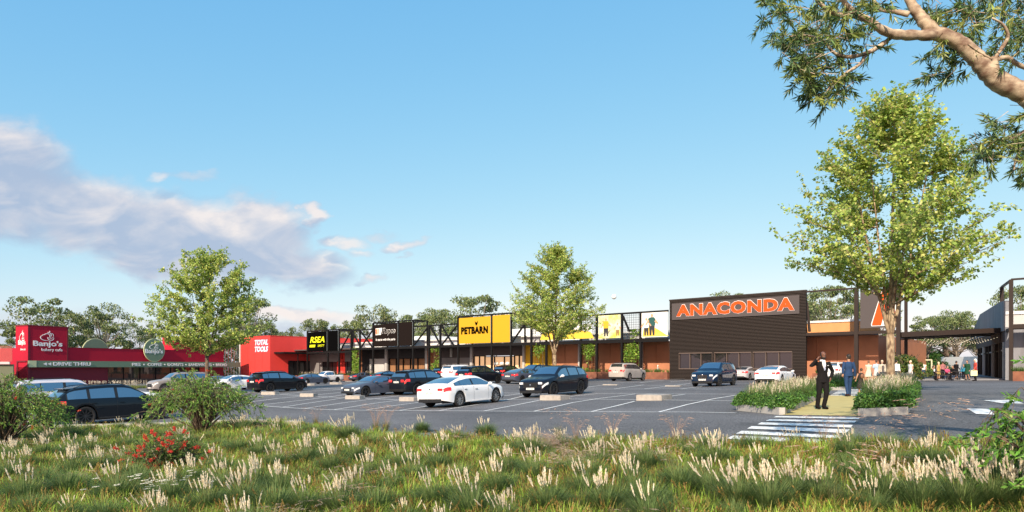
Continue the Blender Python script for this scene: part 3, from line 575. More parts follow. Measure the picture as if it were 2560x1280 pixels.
# picture billboards
posterA = mat('poster_picture', (.85, .82, .62), .6, col2=(.62, .60, .04), vscale=.9, detail=4)
posterB = mat('poster_pale', (.88, .86, .78), .6)
def figure(r, u, z, s, shirt, legs, skin):
    glyph(r, 'printed_figure', mat('print_' + shirt[0], shirt[1], .7), [[(-.16, .45), (-.2, .8), (-.12, .86), (.12, .86), (.22, .7), (.15, .45)]], u, z, s, .21)
    glyph(r, 'printed_legs', mat('print_' + legs[0], legs[1], .7), [[(-.15, .45), (-.12, 0), (-.03, 0), (0, .3), (.06, 0), (.14, 0), (.15, .45)]], u, z, s, .212)
    glyph(r, 'printed_head', mat('print_skin', (.6, .33, .2), .7), [[(.07 * math.cos(a), .95 + .08 * math.sin(a)) for a in np.linspace(0, 2 * math.pi, 9)[:-1]], [(-.2, .78), (-.36, .5), (-.3, .48), (-.14, .68)], [(.2, .76), (.34, .58), (.3, .53), (.14, .64)]], u, z, s, .214)
r = sign('billboard picture of two cyclists on a sunny track', [(1497, 1551, 3.6, 6.45, posterA)], FP(tu(1524), .15, 3.6), [])
figure(r, 1515, 3.85, 2.2, ('yellow', (.72, .4, .02)), ('black', (.03, .03, .04)), 1); figure(r, 1544, 3.9, 1.5, ('pale', (.6, .55, .5)), ('brown', (.3, .18, .06)), 1)
ring = lambda cx, cy, q: [(cx + q * math.cos(a), cy + q * math.sin(a)) for a in np.linspace(0, 2 * math.pi, 13)[:-1]]
glyph(r, 'printed_bicycle', mat('print_grey', (.2, .19, .18), .7), [[(-.45, .1), (-.4, .1), (.3, .3), (.3, .34)], [(.1, .05), (.13, .05), (.36, .4), (.33, .42)]], 1513, 3.75, 2.2, .209)
r = sign('billboard picture of two people jogging', [(1604.5, 1669, 3.55, 6.45, posterB)], FP(tu(1637), .15, 3.6), [])
glyph(r, 'printed_bush', mat('print_amber', (.8, .48, .05), .7, col2=(.75, .62, .12), vscale=2), [[(-1, 0), (-.9, .55), (-.5, .9), (-.1, .7), (.3, .5), (.9, .12), (1.2, 0)]], 1636, 3.65, 1.6, .206)
figure(r, 1616, 3.75, 2.05, ('white', (.75, .75, .75)), ('dark', (.03, .03, .035)), 1); figure(r, 1630, 3.75, 2.5, ('teal', (.02, .09, .08)), ('dark', (.03, .03, .035)), 1)
r = sign('billboard picture in yellow tones half hidden behind the middle street tree', [(1369, 1449, 3.55, 6.4, posterB)], FP(tu(1410), .15, 3.6), [])
glyph(r, 'printed_bush', mat('print_gold', (.8, .5, .05), .7, col2=(.6, .5, .05), vscale=1.2), [[(-2.6, 0), (-2.4, .5), (-1.4, .8), (-.2, .7), (1, .75), (2.6, .5), (2.9, 0)]], 1412, 3.65, 1.6, .206)
# ================================================================ RED BAKERY (left)
B0 = Vector((-69.7, 97.9, 0)); BE = Vector((.434, .901, 0)).normalized(); BN = Vector((.901, -.434, 0)).normalized()
def BP(t, o, z): return B0 + BE * t + BN * o + Vector((0, 0, z))
def bt(u, o=0):
    a = (u - U0) / F; b = B0 + BN * o
    return -(b.x - a * b.y) / (BE.x - a * BE.y)
def bbox(mb, t0, t1, o0, o1, z0, z1, mi=0): return mb.obox(BP(t0, o0, z0), BE * (t1 - t0), BN * (o1 - o0), (0, 0, z1 - z0), mi)
red = mat('crimson_wall', (.42, .012, .035), .75, spec=.2, var=.05, vscale=.5); redd = mat('maroon_base', (.17, .006, .018), .7); sage = mat('sage_green_fascia', (.16, .235, .15), .7); cream = mat('cream_end', (.6, .62, .35), .7)
rb = empty('bakery_building', BP(10, -4, -2.7), 0, 'crimson bakery building with a square tower, long green sign band and round green sign', 'bakery'); LB = Matrix.Translation(-rb.location)
def rp(name, mb, m, par=None, smooth=False):
    me = mb.mesh(name, m, smooth); me.transform(LB); return link(name, me, par or rb)
zt = 5.95
mb = MB(); bbox(mb, 0, 5.65, -3.0, 0, -.002, zt); tw = rp('tower', mb, red)
mb = MB(); bbox(mb, -.06, 5.71, -3.06, .06, zt + .001, zt + .16); rp('tower_coping', mb, redd, tw)
mb = MB(); bbox(mb, .02, .30, -.5, .03, -2.9, zt - .01); bbox(mb, 5.45, 5.67, -.3, .03, .9, zt - .01); rp('tower_trim', mb, redd, tw)
mb = MB(); bbox(mb, .02, .25, -3.0, -.02, -3, -.003); rp('side_wall', mb, red)
mb = MB(); bbox(mb, 0.03, .6, -7.5, -3.0, -3, 2.8); rp('side_wing', mb, red)
mb = MB(); bbox(mb, -.12, .02, -2.6, -.3, .75, .95); bbox(mb, -.12, .02, -2.6, -2.35, -3, .75); rp('door_frame', mb, redd)
mb = MB(); bbox(mb, 5.65, 34.8, -6, -.25, .9, 2.95); rp('parapet_wall', mb, red)
mb = MB(); bbox(mb, 5.65, 34.8, -6.05, -.2, 2.951, 3.03); rp('coping', mb, redd)
mb = MB(); bbox(mb, .02, 12.1, -3, -.35, -3, .9); rp('base_wall', mb, redd)
mb = MB(); bbox(mb, 31.5, 34.8, -3, -.35, -3.2, .9); rp('base_wall', mb, redd)
mb = MB(); bbox(mb, 29.7, 31.4, -1.2, -.6, -3.2, .9); rp('pillar', mb, mat('scarlet_pillar', (.62, .05, .03), .6))
for k in range(6):
    a = 12.1 + k * 2.9; b = a + 2.9; mb = MB(); bbox(mb, a, b, -.75, -.7, -3, .9); w = rp('window', mb, mg)
    mb = MB(); bbox(mb, b - .05, b + .05, -.7, -.6, -3, .9); bbox(mb, a, b, -.7, -.61, -2.75, -2.65); rp('frame', mb, black, w)
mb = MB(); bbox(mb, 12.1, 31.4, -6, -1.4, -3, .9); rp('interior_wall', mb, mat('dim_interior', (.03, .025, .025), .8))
mb = MB(); bbox(mb, 0, 38.3, -.2, .28, 0.0, .95); fa = rp('sign_band', mb, sage)
mb = MB(); bbox(mb, .0, 1.0, .281, .30, 0.0, .95); rp('band_end', mb, cream, fa)
mb = MB(); bbox(mb, 1.0, 31, -.7, -.201, .6, .88); rp('soffit', mb, redd)
def btext(txt, ua, ub, z, h, m=wht, o=.34, par=fa, **k):
    q = place_text('lettering', txt, m, BP(bt(ua, o), o, z), BE, width=bt(ub, o) - bt(ua, o), height=h, **k); q.data.transform(LB); q.parent = par or rb
btext('DRIVE THRU', 133, 227, .22, .53, bold=.025)
btext('PIES', 330.5, 351.5, .2, .5, bold=.02); btext('COFFEE', 369.5, 405, .2, .5, bold=.02); btext('DONUTS', 419.5, 458.5, .2, .5, bold=.02); btext('SANDWICHES', 472, 529, .2, .5, bold=.02); btext('BREAD', 540, 567.5, .2, .5, bold=.02)
def bglyph(name, m, polys, u, z, s, o, par):
    mb = MB(); O = BP(bt(u, o), o, z)
    for p in polys:
        n = len(p); vs = [O + BE * a * s + Vector((0, 0, b * s)) for a, b in p] + [O + BE * a * s + Vector((0, 0, b * s)) + BN * .05 for a, b in p]
        mb.add(vs, [tuple(reversed(range(n))), tuple(range(n, 2 * n))] + [(i, (i + 1) % n, n + (i + 1) % n, n + i) for i in range(n)])
    return rp(name, mb, m, par)
bglyph('arrow', wht, [[(0, 0), (.9, .4), (.9, -.4)]], 108, .46, .55, .3, fa); bglyph('arrow', wht, [[(0, 0), (.9, .4), (.9, -.4)]], 119, .46, .55, .3, fa)
for u in (360, 412, 465, 534): bglyph('dot', wht, [[(.13 * math.cos(a), .13 * math.sin(a)) for a in np.linspace(0, 2 * math.pi, 13)[:-1]]], u, .45, 1, .3, fa)
def stroke(pts, w):
    P = [Vector((x, y)) for x, y in pts]; L = []; Rr = []
    for i, p in enumerate(P):
        d = (P[min(i + 1, len(P) - 1)] - P[max(i - 1, 0)]).normalized(); q = Vector((-d.y, d.x)) * w * (.35 + .65 * math.sin(math.pi * (i + .5) / len(P))); L.append(p + q); Rr.append(p - q)
    return [[(L[i].x, L[i].y), (Rr[i].x, Rr[i].y), (Rr[i + 1].x, Rr[i + 1].y), (L[i + 1].x, L[i + 1].y)] for i in range(len(P) - 1)]
def arc(cx, cy, rx, ry, a0, a1, n=9): return [(cx + rx * math.cos(R(a)), cy + ry * math.sin(R(a))) for a in np.linspace(a0, a1, n)]
EMB = (stroke(arc(-.25, .1, .75, .42, 120, 300, 14), .05) + stroke(arc(-.55, .42, .14, .14, 20, 200, 5), .04) + stroke(arc(-.25, .55, .15, .14, 10, 200, 5), .04) + stroke(arc(.05, .62, .2, .12, 60, 200, 5), .04)
       + stroke(arc(.45, .15, .45, .42, 180, 350, 12), .05) + stroke(arc(.5, .45, .32, .3, -30, 100, 8), .04) + stroke([(0, .15), (.3, .02), (.6, .06), (.85, .2)], .04)
       + stroke([(.1, .95), (.05, .7), (.3, .5), (.35, .15)], .06) + stroke([(.32, 1.1), (.25, .85), (.5, .6), (.5, .3)], .06))
bglyph('emblem', wht, EMB, 119, 4.25, 1.0, .02, tw)
btext("Banjo's", 83, 156, 2.85, 1.05, o=.05, par=tw, bold=.025); btext('bakery cafe', 104, 156, 2.25, .55, o=.05, par=tw, bold=.008)
# lettering on the narrow lit side of the tower
q = place_text('lettering', "Banjo's", wht, BP(-.03, -2.3, 3.05), BN, width=1.75, height=.9, bold=.02); q.data.transform(LB); q.parent = tw
q = place_text('lettering', 'bakery cafe', wht, BP(-.03, -1.75, 2.35), BN, width=1.25, height=.4, bold=.0); q.data.transform(LB); q.parent = tw
mb = MB(); O = BP(-.03, -1.35, 4.1)
for p in EMB:
    vs = [O + BN * a * .62 + Vector((0, 0, b * 1.15)) for a, b in p] + [O + BN * a * .62 + Vector((0, 0, b * 1.15)) - BE * .04 for a, b in p]
    mb.add(vs, [(0, 1, 2, 3), (7, 6, 5, 4), (0, 4, 5, 1), (1, 5, 6, 2), (2, 6, 7, 3), (3, 7, 4, 0)])
rp('emblem', mb, wht, tw)
# raised boxes and round signs on the roof
mb = MB(); bbox(mb, 24, 29.4, -3.2, -.22, 2.9, 5.3); rp('raised_box', mb, red)
mb = MB(); bbox(mb, 29.4, 34.9, -3.6, -.24, 2.9, 5.0); r2 = rp('raised_box', mb, red)
mb = MB(); bbox(mb, 29.5, 34.4, -.235, -.1, 3.0, 4.9); rp('picture_board', mb, mat('scarlet_board', (.62, .06, .035), .6), r2)
ds = [[(.001 + math.cos(a), math.sin(a)) for a in np.linspace(0, math.pi, 17)]]
bglyph('board_emblem', mat('pale_sage', (.45, .5, .38), .6), ds, 538, 3.15, 1.7, -.09, r2)
def disc(u, z, rad, o, par, half=False):
    t = bt(u, o); a = np.linspace(0, 2 * math.pi, 49)[:-1]
    for nm, m, rr, oo in (('sign_rim', cream, rad + .09, o), ('sign_disc', sage, rad, o + .03)):
        mb = MB(); n = 48; vs = [BP(t + rr * math.cos(x), oo, z + rr * math.sin(x)) for x in a] + [BP(t + rr * math.cos(x), oo + .12, z + rr * math.sin(x)) for x in a]
        mb.add(vs, [tuple(reversed(range(n))), tuple(range(n, 2 * n))] + [(i, (i + 1) % n, n + (i + 1) % n, n + i) for i in range(n)]); rp(nm, mb, m, par)
ts = empty('round_sign', BP(bt(385, .1), .1, 3), 0, 'round sage green sign with white lettering mounted above the green band', 'round sign')
_LB = LB; LB = Matrix.Translation(-ts.location)
disc(385, 2.9, 1.88, .02, ts); bglyph('emblem', wht, EMB, 385.5, 3.3, .85, .16, ts); btext("Banjo's", 363, 407.5, 2.15, .95, o=.19, par=ts, bold=.025)
LB = _LB
t2 = empty('round_sign', BP(bt(238, -5), -5, 3), 0, 'round sage green sign half hidden behind the red parapet', 'round sign'); LB = Matrix.Translation(-t2.location)
disc(238, 2.5, 2.2, -6.4, t2); mb = MB(); bbox(mb, bt(238, -6.4) - .1, bt(238, -6.4) + .1, -6.6, -6.41, -2.7, 3.5); rp('post', mb, black, t2); LB = _LB
# screens at the far left
mb = MB(); p = BP(-1.2, -5.5, 0)
sc1 = empty('screen_fence', (-72.5, 92, -2.7), 0, 'olive screen wall with a ribbed mesh panel left of the crimson tower', 'screen wall')
def bx2(name, mb, m, par): me = mb.mesh(name, m); me.transform(Matrix.Translation(-par.location)); return link(name, me, par)
olv = mat('olive_wall', (.12, .13, .08), .8)
mb = MB(); mb.obox((-76.5, 93.5, -3), (7.1, 1.3, 0), (.1, -.3, 0), (0, 0, 3.4)); bx2('wall', mb, olv, sc1)
mb = MB()
for k in range(22): mb.obox((-76.5, 93.3, .8 + k * .1), (7.0, 1.3, 0), (.02, -.06, 0), (0, 0, .05))
bx2('slat_panel', mb, mat('screen_red', (.34, .1, .08), .7), sc1)
mb = MB(); mb.obox((-74.2, 93.5, .42), (4.6, .85, 0), (.1, -.3, 0), (0, 0, .33)); bx2('sill', mb, whitep, sc1)
# ================================================================ RED TOOL SHOP
rt = mat('coral_red_wall', (.68, .045, .038), .6, var=.05, vscale=.6)
tb = empty('tool_shop_building', (-46.3, 130, -2.6), 0, 'bright coral red box shaped shop with white lettering and a black canopy', 'tool shop'); LT = Matrix.Translation(-tb.location)
def tp(name, mb, m, par=None): me = mb.mesh(name, m); me.transform(LT); return link(name, me, par or tb)
tc0 = tu(675, 5); tc1 = tu(602, 5)
mb = MB(); mb.obox(FP(tc0, 5, -3), FE * (tc1 - tc0), -FN * 26, (0, 0, 9.0)); tp('wall', mb, rt)
mb = MB(); fbox(mb, tc0 - .05, tc1 + .05, -21, 5.05, 6.001, 6.08); tp('coping', mb, rt)
mb = MB(); fbox(mb, tc1 + .01, tc1 + .45, -2, 5.15, -3, 5.98); tp('corner_trim', mb, whitep)
mb = MB()
for k in range(1, 4): fbox(mb, tc0 + (tc1 - tc0) * k / 4 - .02, tc0 + (tc1 - tc0) * k / 4 + .02, 5.001, 5.02, -3, 5.9)
tp('joint', mb, mat('coral_joint', (.5, .035, .03), .6))
mb = MB(); mb.obox(FP(tc0 - .01, 1.2, -3), -FE * .03, -FN * 4.7, (0, 0, 4.2)); w = tp('window', mb, glz)
mb = MB()
for k in range(5): q = 1.2 - k * 1.17; mb.obox(FP(tc0 - .045, q, -3), -FE * .06, -FN * .08, (0, 0, 4.2))
mb.obox(FP(tc0 - .045, 1.2, 1.15), -FE * .065, -FN * 4.7, (0, 0, .1)); tp('frame', mb, black, w)
mb = MB(); mb.obox(FP(tc0 - .05, 4.2, 2.6), -FE * 3.4, -FN * 7.6, (0, 0, .3)); tp('canopy', mb, black)
mb = MB(); mb.bar(FP(tc0 - 3.2, 1.0, -2.6), FP(tc0 - 3.2, 1.0, 2.6), .16, .16, up=FN); tp('post', mb, black)
lb = mat('pale_blue_outline', (.22, .42, .75), .5)
for txt, z in (('TOTAL', 4.25), ('TOOLS', 2.95)):
    for m, bo, dd, nm in ((lb, .07, .03, 'letter_outline'), (wht, .015, .07, 'lettering')):
        a = tu(637, 5.03); b = tu(670.5, 5.03); g = 0 if nm != 'lettering' else .05
        q = place_text(nm, txt, m, FP(a - g, 5 + dd, z + g), -FE, width=a - b - 2 * g, height=1.12 - 2 * g, bold=bo, shear=.22, extrude=.01); q.data.transform(LT); q.parent = tb
# ---- green wall between the red buildings
gw = empty('green_wall', (-56.5, 136.5, -2.6), 0, 'vertical garden of white poles and climbing plants between the two red buildings', 'green wall')
A_, B_ = Vector((-.4265 * 134, 134, 0)), Vector((-.4006 * 139, 139, 0))
def gwp(name, me): me.transform(Matrix.Translation(-gw.location)); return link(name, me, gw)
polm = mat('white_pole', (.75, .74, .66), .6)
for k in range(7):
    p = A_.lerp(B_, k / 6); mb = MB(); mb.bar(p + Vector((0, 0, -2.8)), p + Vector((0, 0, 5.4)), .22, .22, up=(0, 1, 0)); gwp('pole', mb.mesh('pole', polm))
mb = MB(); mb.bar(A_ + Vector((0, 0, 5.5)), B_ + Vector((0, 0, 5.5)), .2, .3); gwp('top_rail', mb.mesh('top_rail', polm))
leafm = mat('leaf', (.1, .2, .03), .5, attr='Col', trans=.3, spec=.3)
rs = np.random.default_rng(4); lv = Leaves()
for k in range(6):
    n = 420; t = (k + .5) / 6 + rs.normal(0, .035, n); z = rs.uniform(-2.7, 5.3, n); keep = (np.sin(z * 3 + k * 2) + rs.normal(0, .6, n)) > -.6; t, z = t[keep], z[keep]; n = len(t)
    P = np.array(A_) + (np.array(B_ - A_)) * t[:, None]; P[:, 2] = z; P[:, 1] += rs.normal(-.15, .12, n)
    lv.quads(P, unit(rs.normal(0, 1, (n, 3))) * .2, unit(rs.normal(0, 1, (n, 3))) * .14, vary(rs, n, [(.16, .24, .04), (.1, .18, .03), (.3, .34, .08)]))
gwp('climbing_plants', lv.mesh('climbing_plants', leafm))
# ================================================================ RIGHT CONCRETE BUILDING AND WALKWAY
cw = mat('board_marked_concrete', (.22, .22, .235), .85, var=.22, vscale=.9, bump=.3, bscale=12, stretch=(2.5, 2.5, .25))
gr = empty('concrete_building', (46, 64, -1.3), 0, 'grey concrete building with a raked parapet and glazed side at the right edge', 'building'); LG = Matrix.Translation(-gr.location)
def gp(name, mb, m, par=None): me = mb.mesh(name, m); me.transform(LG); return link(name, me, par or gr)
C1 = Vector((44.6, 61.5, 0)); WD = Vector((.5, .866, 0)).normalized(); RD = -FE      # corner; direction away along the walkway; direction right along the front
WNn = Vector((-WD.y, WD.x, 0))
# side wall (faces the walkway) with shop front
def WP(s, o, z): return C1 + WD * s + WNn * o + Vector((0, 0, z))
def wsolve(u, o=0):
    a = (u - U0) / F; b = C1 + WNn * o; return -(b.x - a * b.y) / (WD.x - a * WD.y)
sE = wsolve(2440)
mb = MB(); mb.obox(WP(0, 0, 2.3), WD * sE, -WNn * .4, (0, 0, 1.5)); gp('side_wall', mb, dgrey)
mb = MB(); mb.obox(WP(0, 0, -1.9), WD * 1.2, -WNn * .4, (0, 0, 4.2)); gp('side_wall', mb, cw)
n = 9
for k in range(n):
    a = 1.2 + (sE - 1.2) * k / n; b = 1.2 + (sE - 1.2) * (k + 1) / n; mb = MB(); mb.obox(WP(a, -.15, -1.9), WD * (b - a), -WNn * .05, (0, 0, 4.2)); w = gp('window', mb, mg)
    mb = MB(); mb.obox(WP(a, .06, -1.9), WD * .28, -WNn * .2, (0, 0, 4.2)); mb.obox(WP(a + .3, -.02, 1.5), WD * (b - a - .3), -WNn * .1, (0, 0, .12)); gp('frame', mb, lgrey if k % 3 == 0 else brown, w)
# raked concrete parapet above the walkway
vs = []; prof = [(wsolve(2424), 3.6), (wsolve(2455), 5.9), (wsolve(2470), 6.4), (0, 5.6), (0, 3.6)]
prof = [(wsolve(2424), 3.65), (wsolve(2452), 6.3), (wsolve(2502), 6.15), (0, 6.0), (0, 3.3)]
for o in (.1, -.3): vs += [WP(s, o, z) for s, z in prof]
k = len(prof); mb = MB(); mb.add(vs, [tuple(range(k)), tuple(range(2 * k - 1, k - 1, -1))] + [(i, k + i, k + (i + 1) % k, (i + 1) % k) for i in range(k)]); gp('raked_parapet', mb, cw)
# front wall
mb = MB(); mb.obox(C1 + Vector((0, 0, -1.9)), RD * 22, Vector((FE.y, -FE.x, 0)) * .4, (0, 0, 5.5)); gp('front_wall', mb, cw)
mb = MB(); mb.obox(C1 + Vector((0, 0, 3.62)), RD * 22, Vector((FE.y, -FE.x, 0)) * .6, (0, 0, 1.1)); gp('parapet', mb, whitep)
mb = MB(); mb.obox(C1 - Vector((FE.y, -FE.x, 0)) * .1 + Vector((0, 0, 4.75)), RD * 22, Vector((FE.y, -FE.x, 0)) * .9, (0, 0, .28)); gp('coping', mb, white)
mb = MB(); mb.obox(WP(.3, -.5, 3.3), WD * (sE - .3), -WNn * 14, (0, 0, .3)); gp('roof', mb, white)
# brown frame in front of it
c2 = Vector((43.6, 59.4, 0)); c3 = Vector((46.4, 64.4, 0)); c4 = c2 + RD * 14
def f8(part):
    for q in (c2, c3, c4): mb = MB(); mb.bar(q + Vector((0, 0, -1.7)), q + Vector((0, 0, 7.6)), .3, .3, up=RD); part('post', mb)
    for a, b, z, h in ((c3, c2, 7.6, .16), (c2, c4, 7.66, .16), (c2, c4, 3.55, .38), (c3, c2, 3.3, .3)): mb = MB(); mb.bar(a + Vector((0, 0, z)), b + Vector((0, 0, z)), .2, h); part('beam', mb)
    mb = MB(); mb.obox(c2 + Vector((0, 0, 3.36)), RD * 14, Vector((FE.y, -FE.x, 0)) * 1.8, (0, 0, .05)); part('awning', mb)
frame_thing('brown steel frame with awning in front of the grey concrete building at the right edge', tuple(c2 + Vector((0, 0, -1.4))), f8, brown)
# walkway canopy
K1 = FP(tu(2252), 0, 0); K2 = Vector((45.9, 63.6, 0)); KD = WD
cn = empty('walkway_canopy', K1 + Vector((0, 0, 2.9)), 0, 'dark brown flat canopy spanning the walkway, strung with small lights', 'canopy'); LC = Matrix.Translation(-cn.location)
def cp(name, mb, m, par=None): me = mb.mesh(name, m); me.transform(LC); return link(name, me, par or cn)
z1, z2 = 3.0, 3.62
mb = MB(); mb.bar(K1 + Vector((0, 0, z1)), K2 + Vector((0, 0, z2 - .15)), .25, .42); cp('edge_beam', mb, brown)
for k in range(1, 5):
    mb = MB(); o = KD * (k * 2.4); mb.bar(K1 + o + Vector((0, 0, z1 - .02)), K2 + o + Vector((0, 0, z2 - .2)), .14, .22); cp('beam', mb, mat('beam_grey', (.3, .3, .31), .6) if k % 2 else brown)
mb = MB(); a, b, c, d = K1 + Vector((0, 0, z1 + .2)), K2 + Vector((0, 0, z2 + .02)), K2 + KD * 10 + Vector((0, 0, z2 + .02)), K1 + KD * 10 + Vector((0, 0, z1 + .2)); mb.add([a, b, c, d, a + Vector((0, 0, .06)), b + Vector((0, 0, .06)), c + Vector((0, 0, .06)), d + Vector((0, 0, .06))], [(3, 2, 1, 0), (4, 5, 6, 7), (0, 1, 5, 4), (1, 2, 6, 5), (2, 3, 7, 6), (3, 0, 4, 7)]); cp('roof_sheet', mb, brown)
bulb = mat('bulb', (.9, .8, .6), .5, emit=(1, .85, .6), estr=.7); wire = mat('wire', (.25, .2, .16), .6)
rs = random.Random(8)
for s in range(6):
    sl_ = empty('string_lights', K1 + KD * (2 + s * 2.6) + Vector((0, 0, 2.6)), 0, 'string of small warm bulbs hanging below the walkway canopy', 'string lights', 'strings of bulbs under the walkway canopy')
    a = K1 + KD * (2 + s * 2.6) + Vector((0, 0, z1 - .25)) + RD * 2; b = K2 + KD * (2 + s * 2.6) + Vector((0, 0, z2 - .55)); mw = MB(); mbb = MB(); last = None
    for k in range(25):
        p = a.lerp(b, k / 24); p.z -= .3 * abs(math.sin(k / 24 * math.pi * 3)); p += Vector((0, 0, 0))
        if last: mw.bar(last, p, .02, .02)
        mbb.ball(p - Vector((0, 0, .08)), .03, 6, 4); last = p
    for nm, m_, mm in (('wire', mw, wire), ('bulbs', mbb, bulb)): me = m_.mesh(nm, mm); me.transform(Matrix.Translation(-sl_.location)); link(nm, me, sl_)
# paving of the walkway and step
mb = MB(); pav = mat('walkway_paving', (.2, .2, .22), .7, var=.1); pts = [FP(tu(2246), -2.5, 0), c3 - WD * 3.0, c3 + WD * 40, FP(tu(2246), -2.5, 0) + WD * 44]
for q in pts: q.z = 0
vs = [(q.x, q.y, g1(q.x, q.y) + .10) for q in pts] + [(q.x, q.y, g1(q.x, q.y) - .3) for q in pts]
mb.add(vs, [(0, 1, 2, 3), (0, 4, 5, 1), (1, 5, 6, 2), (2, 6, 7, 3), (3, 7, 4, 0)]); tag(mb.build('walkway', pav), kind='structure')
# white garden wall behind the walkway, bushes, play frame
gl = empty('garden_wall', pd(2400, 943, 92), 0, 'white rendered wall behind the seated people at the end of the walkway', 'wall')
a = pd(2356, 918, 92); b = pd(2452, 918, 84); mb = MB(); mb.obox(Vector((a.x, a.y, -1.4)), Vector((b.x - a.x, b.y - a.y, 0)), Vector((.1, .5, 0)), (0, 0, 1.4 + 1.35)); me = mb.mesh('wall', mat('white_render', (.78, .76, .74), .8)); me.transform(Matrix.Translation(-gl.location)); link('wall', me, gl)
pf = empty('swing_frame', pd(2312, 940, 84), 0, 'cream swing frame standing in the planted play area', 'swing frame'); mb = MB(); crm = mat('cream_metal', (.7, .68, .5), .5)
zg = -1.2; y = 84
for u in (2299, 2329): q = pd(u, 918, y); mb = MB(); mb.bar((q.x, y, zg), (q.x, y, .9), .12, .12, up=(0, 1, 0)); me = mb.mesh('post', crm); me.transform(Matrix.Translation(-pf.location)); link('post', me, pf)
mb = MB(); mb.bar((pd(2284, 918, y).x, y, .9), (pd(2329, 918, y).x, y, .9), .12, .12); mb.bar((pd(2292, 918, y).x, y, .85), (pd(2284, 918, y).x, y, .3), .08, .08); me = mb.mesh('top_rail', crm); me.transform(Matrix.Translation(-pf.location)); link('top_rail', me, pf)
mb = MB(); q = [pd(2262, 0, 78), pd(2362, 0, 78), pd(2362, 0, 88), pd(2262, 0, 88)]; mb.add([(p.x, p.y, g1(p.x, p.y) + .14) for p in q], [(0, 1, 2, 3)]); tag(mb.build('play_surface', mat('mustard_rubber', (.42, .33, .03), .8)), kind='structure')
mb = MB(); mb.obox((pd(2120, 0, 66).x, 66, -1.5), (3, -1.5, 0), (.4, .8, 0), (0, 0, .35)); 
# bench tables for the seated group
bm_ = mat('dark_furniture', (.02, .018, .018), .5)
def bench(loc, rz, label, l=2.2, h=.45):
    r = empty('bench', loc, rz, label, 'bench', 'dark benches under the walkway canopy'); mb = MB(); mb.box((0, 0, h), (l, .5, .06)); mb.build('seat', bm_, r)
    for s in (-1, 1):
        for q in (-.2, .2): mb = MB(); mb.bar((s * l * .42, q, 0), (s * l * .46, q, h - .03), .06); mb.build('leg', bm_, r)
    return r
def onw(u, y, dz=.1): x = (u - U0) / F * y; return Vector((x, y, g1(x, y) + dz))
bench(onw(2335, 58), R(-20), 'dark bench under the left pair of seated people'); bench(onw(2368, 61), R(-10), 'dark table between the seated people', 2.2, .72); bench(onw(2388, 62), R(-15), 'dark bench under the right seated person')
# ================================================================ WHEEL STOPS
def wheelstop(u0, u1, v, h=.27, dpt=.62, lab=''):
    a, b = at(u0, v), at(u1, v); d = (b - a); d.z = 0; L = d.length; e = d.normalized(); n = Vector((-e.y, e.x, 0)); mb = MB()
    r = .04; o = Vector((0, 0, -.03)); O = a + o
    mb.obox(O, e * L, n * dpt, (0, 0, h)); me = mb.mesh('wheel_stop', conc)
    bmx = bmesh.new(); bmx.from_mesh(me); bmesh.ops.bevel(bmx, geom=[q for q in bmx.edges], offset=.025, segments=2, affect='EDGES'); bmx.to_mesh(me); bmx.free()
    me.transform(Matrix.Translation(-O)); o2 = link('wheel_stop', me); o2.location = O; tag(o2, lab, 'wheel stop', 'concrete wheel stops in the parking bays')
for a in [(652, 687, 987, .27, .6, 'concrete wheel stop behind the black car nearest the red tool shop'), (749, 783, 992, .27, .6, 'concrete wheel stop left of the grey coupe in the empty bays'), (862, 899, 998, .27, .6, 'concrete wheel stop just in front of the grey coupe'), (997, 1034, 1003, .28, .6, 'concrete wheel stop behind the black car next to the white saloon'),
          (1349, 1401, 1001, .3, 1.0, 'large concrete block in front of the black car with white mirrors'), (1590, 1654, 1001.5, .3, 1.4, 'large concrete block standing alone among the empty bays'), (1506, 1543, 963, .1, .5, 'low concrete wheel stop left of the silver boxy car'), (1662, 1700, 966, .1, .5, 'low concrete wheel stop right of the silver boxy car'),
          (824, 844, 961, .3, .5, 'concrete wheel stop below the white pickup'), (847, 880, 954, .15, .5, 'long low wheel stop right of the white pickup'), (440, 458, 981, .28, .5, 'concrete wheel stop under the nose of the silver boxy car on the left'), (493, 512, 979, .28, .5, 'concrete wheel stop behind the silver boxy car on the left'), (768, 776, 964, .28, .5, 'concrete wheel stop behind the blue grey coupe'), (372, 384, 980, .28, .5, 'concrete wheel stop at the left end of the row')]: wheelstop(*a)
mb = MB()
for ua, ub, v in ((1372, 1470, 946.5), (1476, 1560, 947), (1612, 1655, 948), (1660, 1712, 949), (1725, 1760, 949.5)): strip(mb, [at(ua, v), at(ub, v)], .35, .1)
tag(mb.build('kerb', mat('white_kerb', (.7, .68, .64), .7)), kind='structure')
